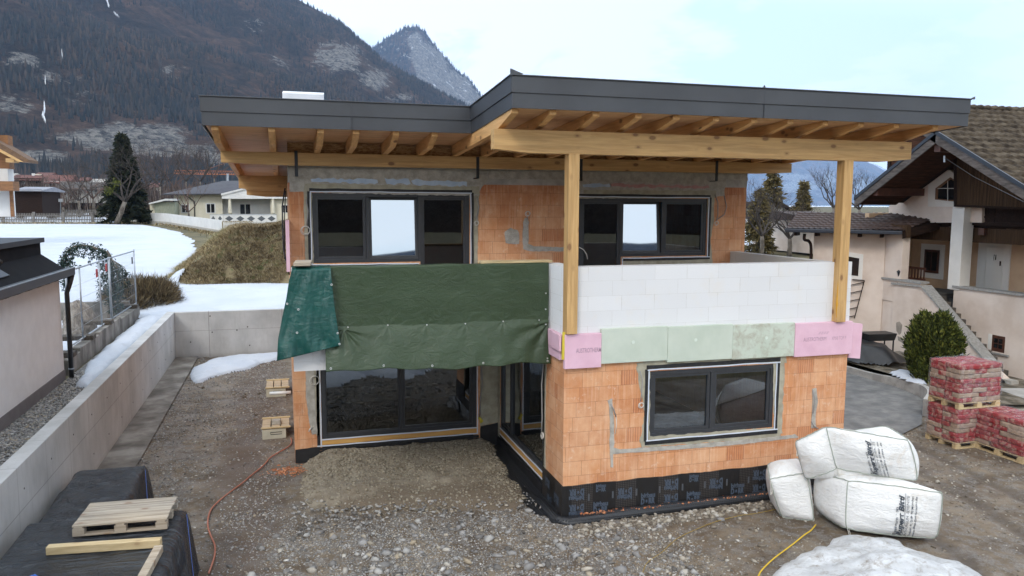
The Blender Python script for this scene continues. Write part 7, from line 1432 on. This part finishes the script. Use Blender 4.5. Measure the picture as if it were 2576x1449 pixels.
# cream bungalow
Y = 112; bg_ = thing('bungalow', 'cream bungalow with dark hipped roof, white balustrade and pale gable porch', 'house', tuple(onY(558, 555, Y)), 'village houses')
hbox('wall', 440, 558.5, 556, 489, Y, 12, CRM, bg_); hbox('wall', 558.6, 681, 556, 490, Y+1.5, 10, WHT, bg_); hbox('wall', 681.1, 760, 560, 492, Y-.5, 12, CRM, bg_)
a = onY(404, 489, Y-1); c = onY(562, 489, Y-1); r0_ = onY(560, 455, Y+7); r1_ = onY(780, 452, Y+7); e1 = onY(780, 489, Y-1)
MB().add([a, e1, r1_, r0_, (a[0], Y+15, a[2]), (r1_[0], Y+15, a[2])], [(0, 1, 2, 3), (0, 3, 4), (3, 2, 5, 4), (0, 4, 5, 1), (1, 5, 2)]).build('roof', DKROOF, bg_)
polyY([(558, 491), (620, 474), (700, 466), (760, 478), (760, 500), (558, 500)], Y-1.2, .2, WHT, 'porch_gable', bg_); polyY([(556, 492), (556, 487), (621, 471), (700, 462), (780, 478), (780, 483), (700, 467), (621, 475.5)], Y-1.35, .2, WHT, 'verge_board', bg_)
polyY([(558, 487), (560, 487), (560, 489.5), (408, 491.5), (406, 488.6)], Y-1.2, .3, BLK, 'gutter', bg_)
for px in (579.5, 688): a = onY(px, 556, Y-1); c = onY(px, 498, Y-1); MB().tube([(a[0], Y-1, a[2]), (a[0], Y-1, a[2]+.9), (a[0], Y-1, a[2]+1.1), (a[0], Y-1, c[2])], [.16, .15, .26, .16], 10).build('porch_column', CRM, bg_)
for (x0_, x1_, y0_, y1_) in ((517, 543, 511, 537), (455, 478, 514, 536), (600, 634, 511, 541), (710, 726, 515, 536)): win(x0_, x1_, y0_, y1_, Y if x1_ < 559 else (Y+1.5 if x1_ < 680 else Y-.5), bg_)
MB().tube([onY(465, 490, Y-.9), onY(489, 507, Y-.1), onY(490, 556, Y-.1)], .07, 6).build('downpipe', BLK, bg_)
MB().tube([onY(573, 455, Y+5), onY(573, 437, Y+5)], .16, 8).build('flue', METAL, bg_)
bl = thing('balustrade', 'white balustrade of panels with dark diamond shapes before the bungalow porch', 'balustrade', tuple(onY(610, 560, Y-3)))
b = MB(); dm = MB(); pxs = [528, 545, 562, 591, 618, 645, 670, 696]; rl = MB()
for k, (p0_, p1_) in enumerate(zip(pxs, pxs[1:])):
    a = onY(p0_+.6, 559, Y-3); c = onY(p1_-.6, 541, Y-3); MB().box((a[0], Y-3, a[2]), (c[0], Y-2.94, c[2])).build('panel', WHT, bl); cx_, cz_ = (a[0]+c[0])/2, (a[2]+c[2])/2; w_ = .30*(c[0]-a[0]) if k < 2 else .52; w_ = min(w_, .55)
    MB().prism([(cx_-w_, Y-3.012, cz_), (cx_, Y-3.012, cz_-.36), (cx_+w_, Y-3.012, cz_), (cx_, Y-3.012, cz_+.36)], (0, .01, 0)).build('diamond', gm('diamond_grey', [(.09, .10, .11)]) if k == 0 else bpy.data.materials['diamond_grey'], bl)
MB().tube([onY(528, 540, Y-3), onY(696, 540, Y-3)], .04, 5).build('handrail', METAL, bl)
sh = thing('garden_shed', 'pale green boarded shed left of the cream bungalow', 'shed', tuple(onY(400, 545, 108))); hbox('wall', 390, 440, 546, 508, 108, 5, gm('pale_green_boards', [(.24, .26, .20), (.33, .35, .26)], 2, (6, 1, 1)), sh); hbox('side_wall', 378, 389.8, 546, 510, 108.5, 4, CRM, sh); polyY([(374, 511), (415, 500), (441, 500), (441, 505), (415, 505), (374, 514)], 107.5, 6, WHT, 'roof', sh)
# white fence with stone base
wf = thing('picket_fence', 'long white slat fence on a stone base between the field and the bungalow', 'fence'); P0 = Vector((-20.3, 110, 2.72)); P1 = Vector((-5.6, 76, 2.36)); pp = [P0, P0.lerp(P1, .45)+Vector((.9, 0, 0)), P1]
def T2(v): return Vector((v.x, v.y, float(TER(v.x, v.y))))
b = MB(); bb = MB(); L = []
for a, c in zip(pp, pp[1:]):
    n = int((c-a).length/.35)
    for k in range(n): L.append(a.lerp(c, k/n))
L.append(pp[-1])
for a, c in zip(L, L[1:]):
    z = float(TER(0, a.y)); b.bar((a.x, a.y, z+.85), (a.x+(c.x-a.x)*.82, a.y+(c.y-a.y)*.82, z+.85), .03, .95)
for a, c in zip(L[::8], L[8::8]+[L[-1]]): bb.bar((a.x, a.y, float(TER(0, a.y))+.15), (c.x, c.y, float(TER(0, c.y))+.15), .25, .5)
b.build('slat', WHT, wf); bb.build('stone_base', GREYP, wf); b = MB()
for a, c in zip(L[::8], L[8::8]+[L[-1]]): b.bar((a.x, a.y+.05, float(TER(0, a.y))+1.22), (c.x, c.y+.05, float(TER(0, c.y))+1.22), .04, .07).bar((a.x, a.y+.05, float(TER(0, a.y))+.55), (c.x, c.y+.05, float(TER(0, c.y))+.55), .04, .07)
b.build('rail', WHT, wf)
pf = thing('picket_fence', 'short white picket run continuing right of the long slat fence', 'fence'); b = MB(); z = 2.36
for k in range(34): b.box((-5.5+k*.11, 76, z+.2), (-5.5+k*.11+.06, 76.03, z+1.15))
b.build('picket', WHT, pf); MB().box((-5.5, 76.031, z+.3), (-1.7, 76.07, z+.4)).box((-5.5, 76.031, z+.9), (-1.7, 76.07, z+1.0)).build('rail', WHT, pf)
gf = thing('picket_fence', 'long weathered grey picket fence on a low wall at the field edge', 'fence'); b = MB(); Yg = 101; x0g, x1g = -46, -20.4; z = float(TER(0, Yg))
for k in range(int((x1g-x0g)/.17)): b.box((x0g+k*.17, Yg, z+.25), (x0g+k*.17+.09, Yg+.03, z+1.25))
GP = gm('weathered_grey_wood', [(.13, .12, .11), (.22, .21, .20)], 3, rough=.95); b.build('picket', GP, gf); b = MB().box((x0g, Yg+.031, z+.45), (x1g, Yg+.08, z+.55)).box((x0g, Yg+.031, z+.95), (x1g, Yg+.08, z+1.05)); b.build('rail', GP, gf); MB().box((x0g, Yg-.1, z-.3), (x1g, Yg+.2, z+.22)).build('stone_base', GREYP, gf)
b = MB()
for x in np.arange(x0g, x1g, 3.05): b.box((x-.13, Yg-.12, z+.2), (x+.13, Yg+.12, z+1.4))
b.build('post', GP, gf)
bf = thing('picket_fence', 'farther dark picket fence inside the village gardens', 'fence'); b = MB(); Yg = 122; z = 2.9
for k in range(190): b.box((-52+k*.2, Yg, z+.2), (-52+k*.2+.1, Yg+.03, z+1.3))
b.build('picket', GP, bf); MB().box((-52, Yg+.031, z+.9), (-14, Yg+.08, z+1.0)).build('rail', GP, bf)
for P in ([(-46, 103), (-20, 103), (-22, 120), (-44, 119)], [(-60, 124), (-22, 124), (-24, 138), (-60, 136)], [(-70, 150), (-30, 145), (-25, 175), (-70, 180)], [(-20, 128), (-12, 126), (-14, 150), (-26, 150)]): snow('snow', P, lambda X, Y: TER(X, Y)+.12, .2, 1., .5, SNOW, 2.0, .12, int(P[0][1]), .3)
bb_ = thing('basketball_hoop', 'white basketball board on a thin pole behind the grey picket fence', 'basketball hoop', tuple(onY(152, 540, 112))); hbox('backboard', 146, 157, 508, 500, 112, .06, WHT, bb_); MB().tube([onY(152, 545, 112.1), onY(152, 503, 112.1)], .05, 6).build('pole', METAL, bb_)
hd = tonemat('beech_hedge', [(0., (.03, .022, .016)), (1., (.10, .07, .045))])
for i, (x0_, x1_, Yh, hh_, lab) in enumerate(((-44, -36, 116, 2.6, 'clipped brown hedge with arch next to the basketball board'), (-34, -29.5, 116, 2.4, 'second brown hedge arch right of the basketball board'), (-28, -13, 128, 2.0, 'long low brown hedge behind the fruit tree'))):
    r = np.random.default_rng(i); n = 3800; P = np.stack([r.uniform(x0_, x1_, n), r.uniform(Yh, Yh+1.2, n), 2.7+r.uniform(0, hh_, n)], -1)
    if i < 2: k = np.hypot((P[:, 0]-(x0_+x1_)/2)/1.5, (P[:, 2]-2.7)/1.6) > 1; P = P[k]
    t = thing('hedge', lab, 'hedge', (x0_, Yh, 2.7)); clumps('foliage', P, .4, .05, hd, t, i)
# tower crane jib
cr = thing('tower_crane', 'orange lattice boom of a tower crane above the bungalow', 'crane', tuple(onY(590, 437, 230))); a = Vector(onY(438, 437, 230)); c = Vector(onY(640, 440, 230)); OR = gm('crane_orange', [(.42, .14, .05)], rough=.6); b = MB()
for dz, dy in ((0, 0), (0, 1.2), (.95, .6)): b.tube([a+Vector((0, dy, dz)), c+Vector((0, dy, dz))], .08, 4)
n = 34
for k in range(n):
    p, q_ = a.lerp(c, k/n), a.lerp(c, (k+.5)/n); r_ = a.lerp(c, (k+1)/n); b.tube([p, q_+Vector((0, .6, .95)), r_], .05, 3)
b.build('boom', OR, cr); MB().tube([c+Vector((8, .6, 9)), a.lerp(c, .35)+Vector((0, .6, .95))], .05, 4).build('tie_cable', OR, cr); MB().bar(c+Vector((8, .6, -18)), c+Vector((8, .6, 9)), 1.3, 1.3, (0, 1, 0)).build('mast', OR, cr)
# houses beyond the balcony at the right
vh('village_house', 'white gabled house with dark verge between the two olive conifers', 90, [('wall', 1950, 1996, 590, 524, WHT), ('win', 1973, 1981, 548, 536)], 'houses beyond the balcony')
h = [o for o in bpy.data.objects if o.get('label', '').startswith('white gabled house')][0]; polyY([(1948, 514), (1963, 510.5), (1993, 526), (1996, 540), (1996, 548), (1948, 548)], 90.02, 7, WHT, 'gable_wall', h); polyY([(1944, 520), (1964, 507), (1998, 527), (1998, 532), (1964, 513), (1944, 525)], 89, 9, DBR, 'roof', h); hbox('balcony', 1960, 1998, 570, 556, 88.5, 1.4, WOODH, h)
vh('village_house', 'low grey flat roofed building behind the porch roof', 75, [('wall', 2034, 2120, 620, 540, GREYW), ('roof', 2030, 2124, 541, 533, gm('pale_slate', [(.20, .21, .24), (.27, .28, .31)], 1, rough=.6))], 'houses beyond the balcony')
vh('village_house', 'brown tiled roof with yellow verge left of the post', 45, [('wall', 2062, 2130, 640, 556, PEACH), ('roof', 2048, 2150, 551, 531, TILB)], 'houses beyond the balcony')
o = MB().box((20, 60, .5), (45, 60.1, 1.6)).build('garden_fence', GP, None); tag(o, 'grey board fence below the bare trees beyond the balcony', 'fence')
snow('snow', [(16, 48), (30, 46), (42, 60), (60, 75), (30, 80), (18, 62)], lambda X, Y: TER(X, Y)+.05, .15, .6, .4, SNOW, 1.2, .2, 91)
# ======================= AIR =======================
hz_ = MB().box((-7000, -3600, -6), (13200, 13600, 3800)); hm = bpy.data.materials.new('haze'); hm.use_nodes = True; t_ = hm.node_tree; t_.nodes.clear(); ho = t_.nodes.new('ShaderNodeOutputMaterial'); hv = t_.nodes.new('ShaderNodeVolumePrincipled'); hv.inputs['Density'].default_value = HAZE; hv.inputs['Color'].default_value = (.36, .58, 1, 1); hv.inputs['Anisotropy'].default_value = .1; t_.links.new(hv.outputs[0], ho.inputs['Volume'])
tag(hz_.build('haze', hm), kind='stuff')
for o in C.objects:                      # nothing may reach below the lowest terrain
    pass
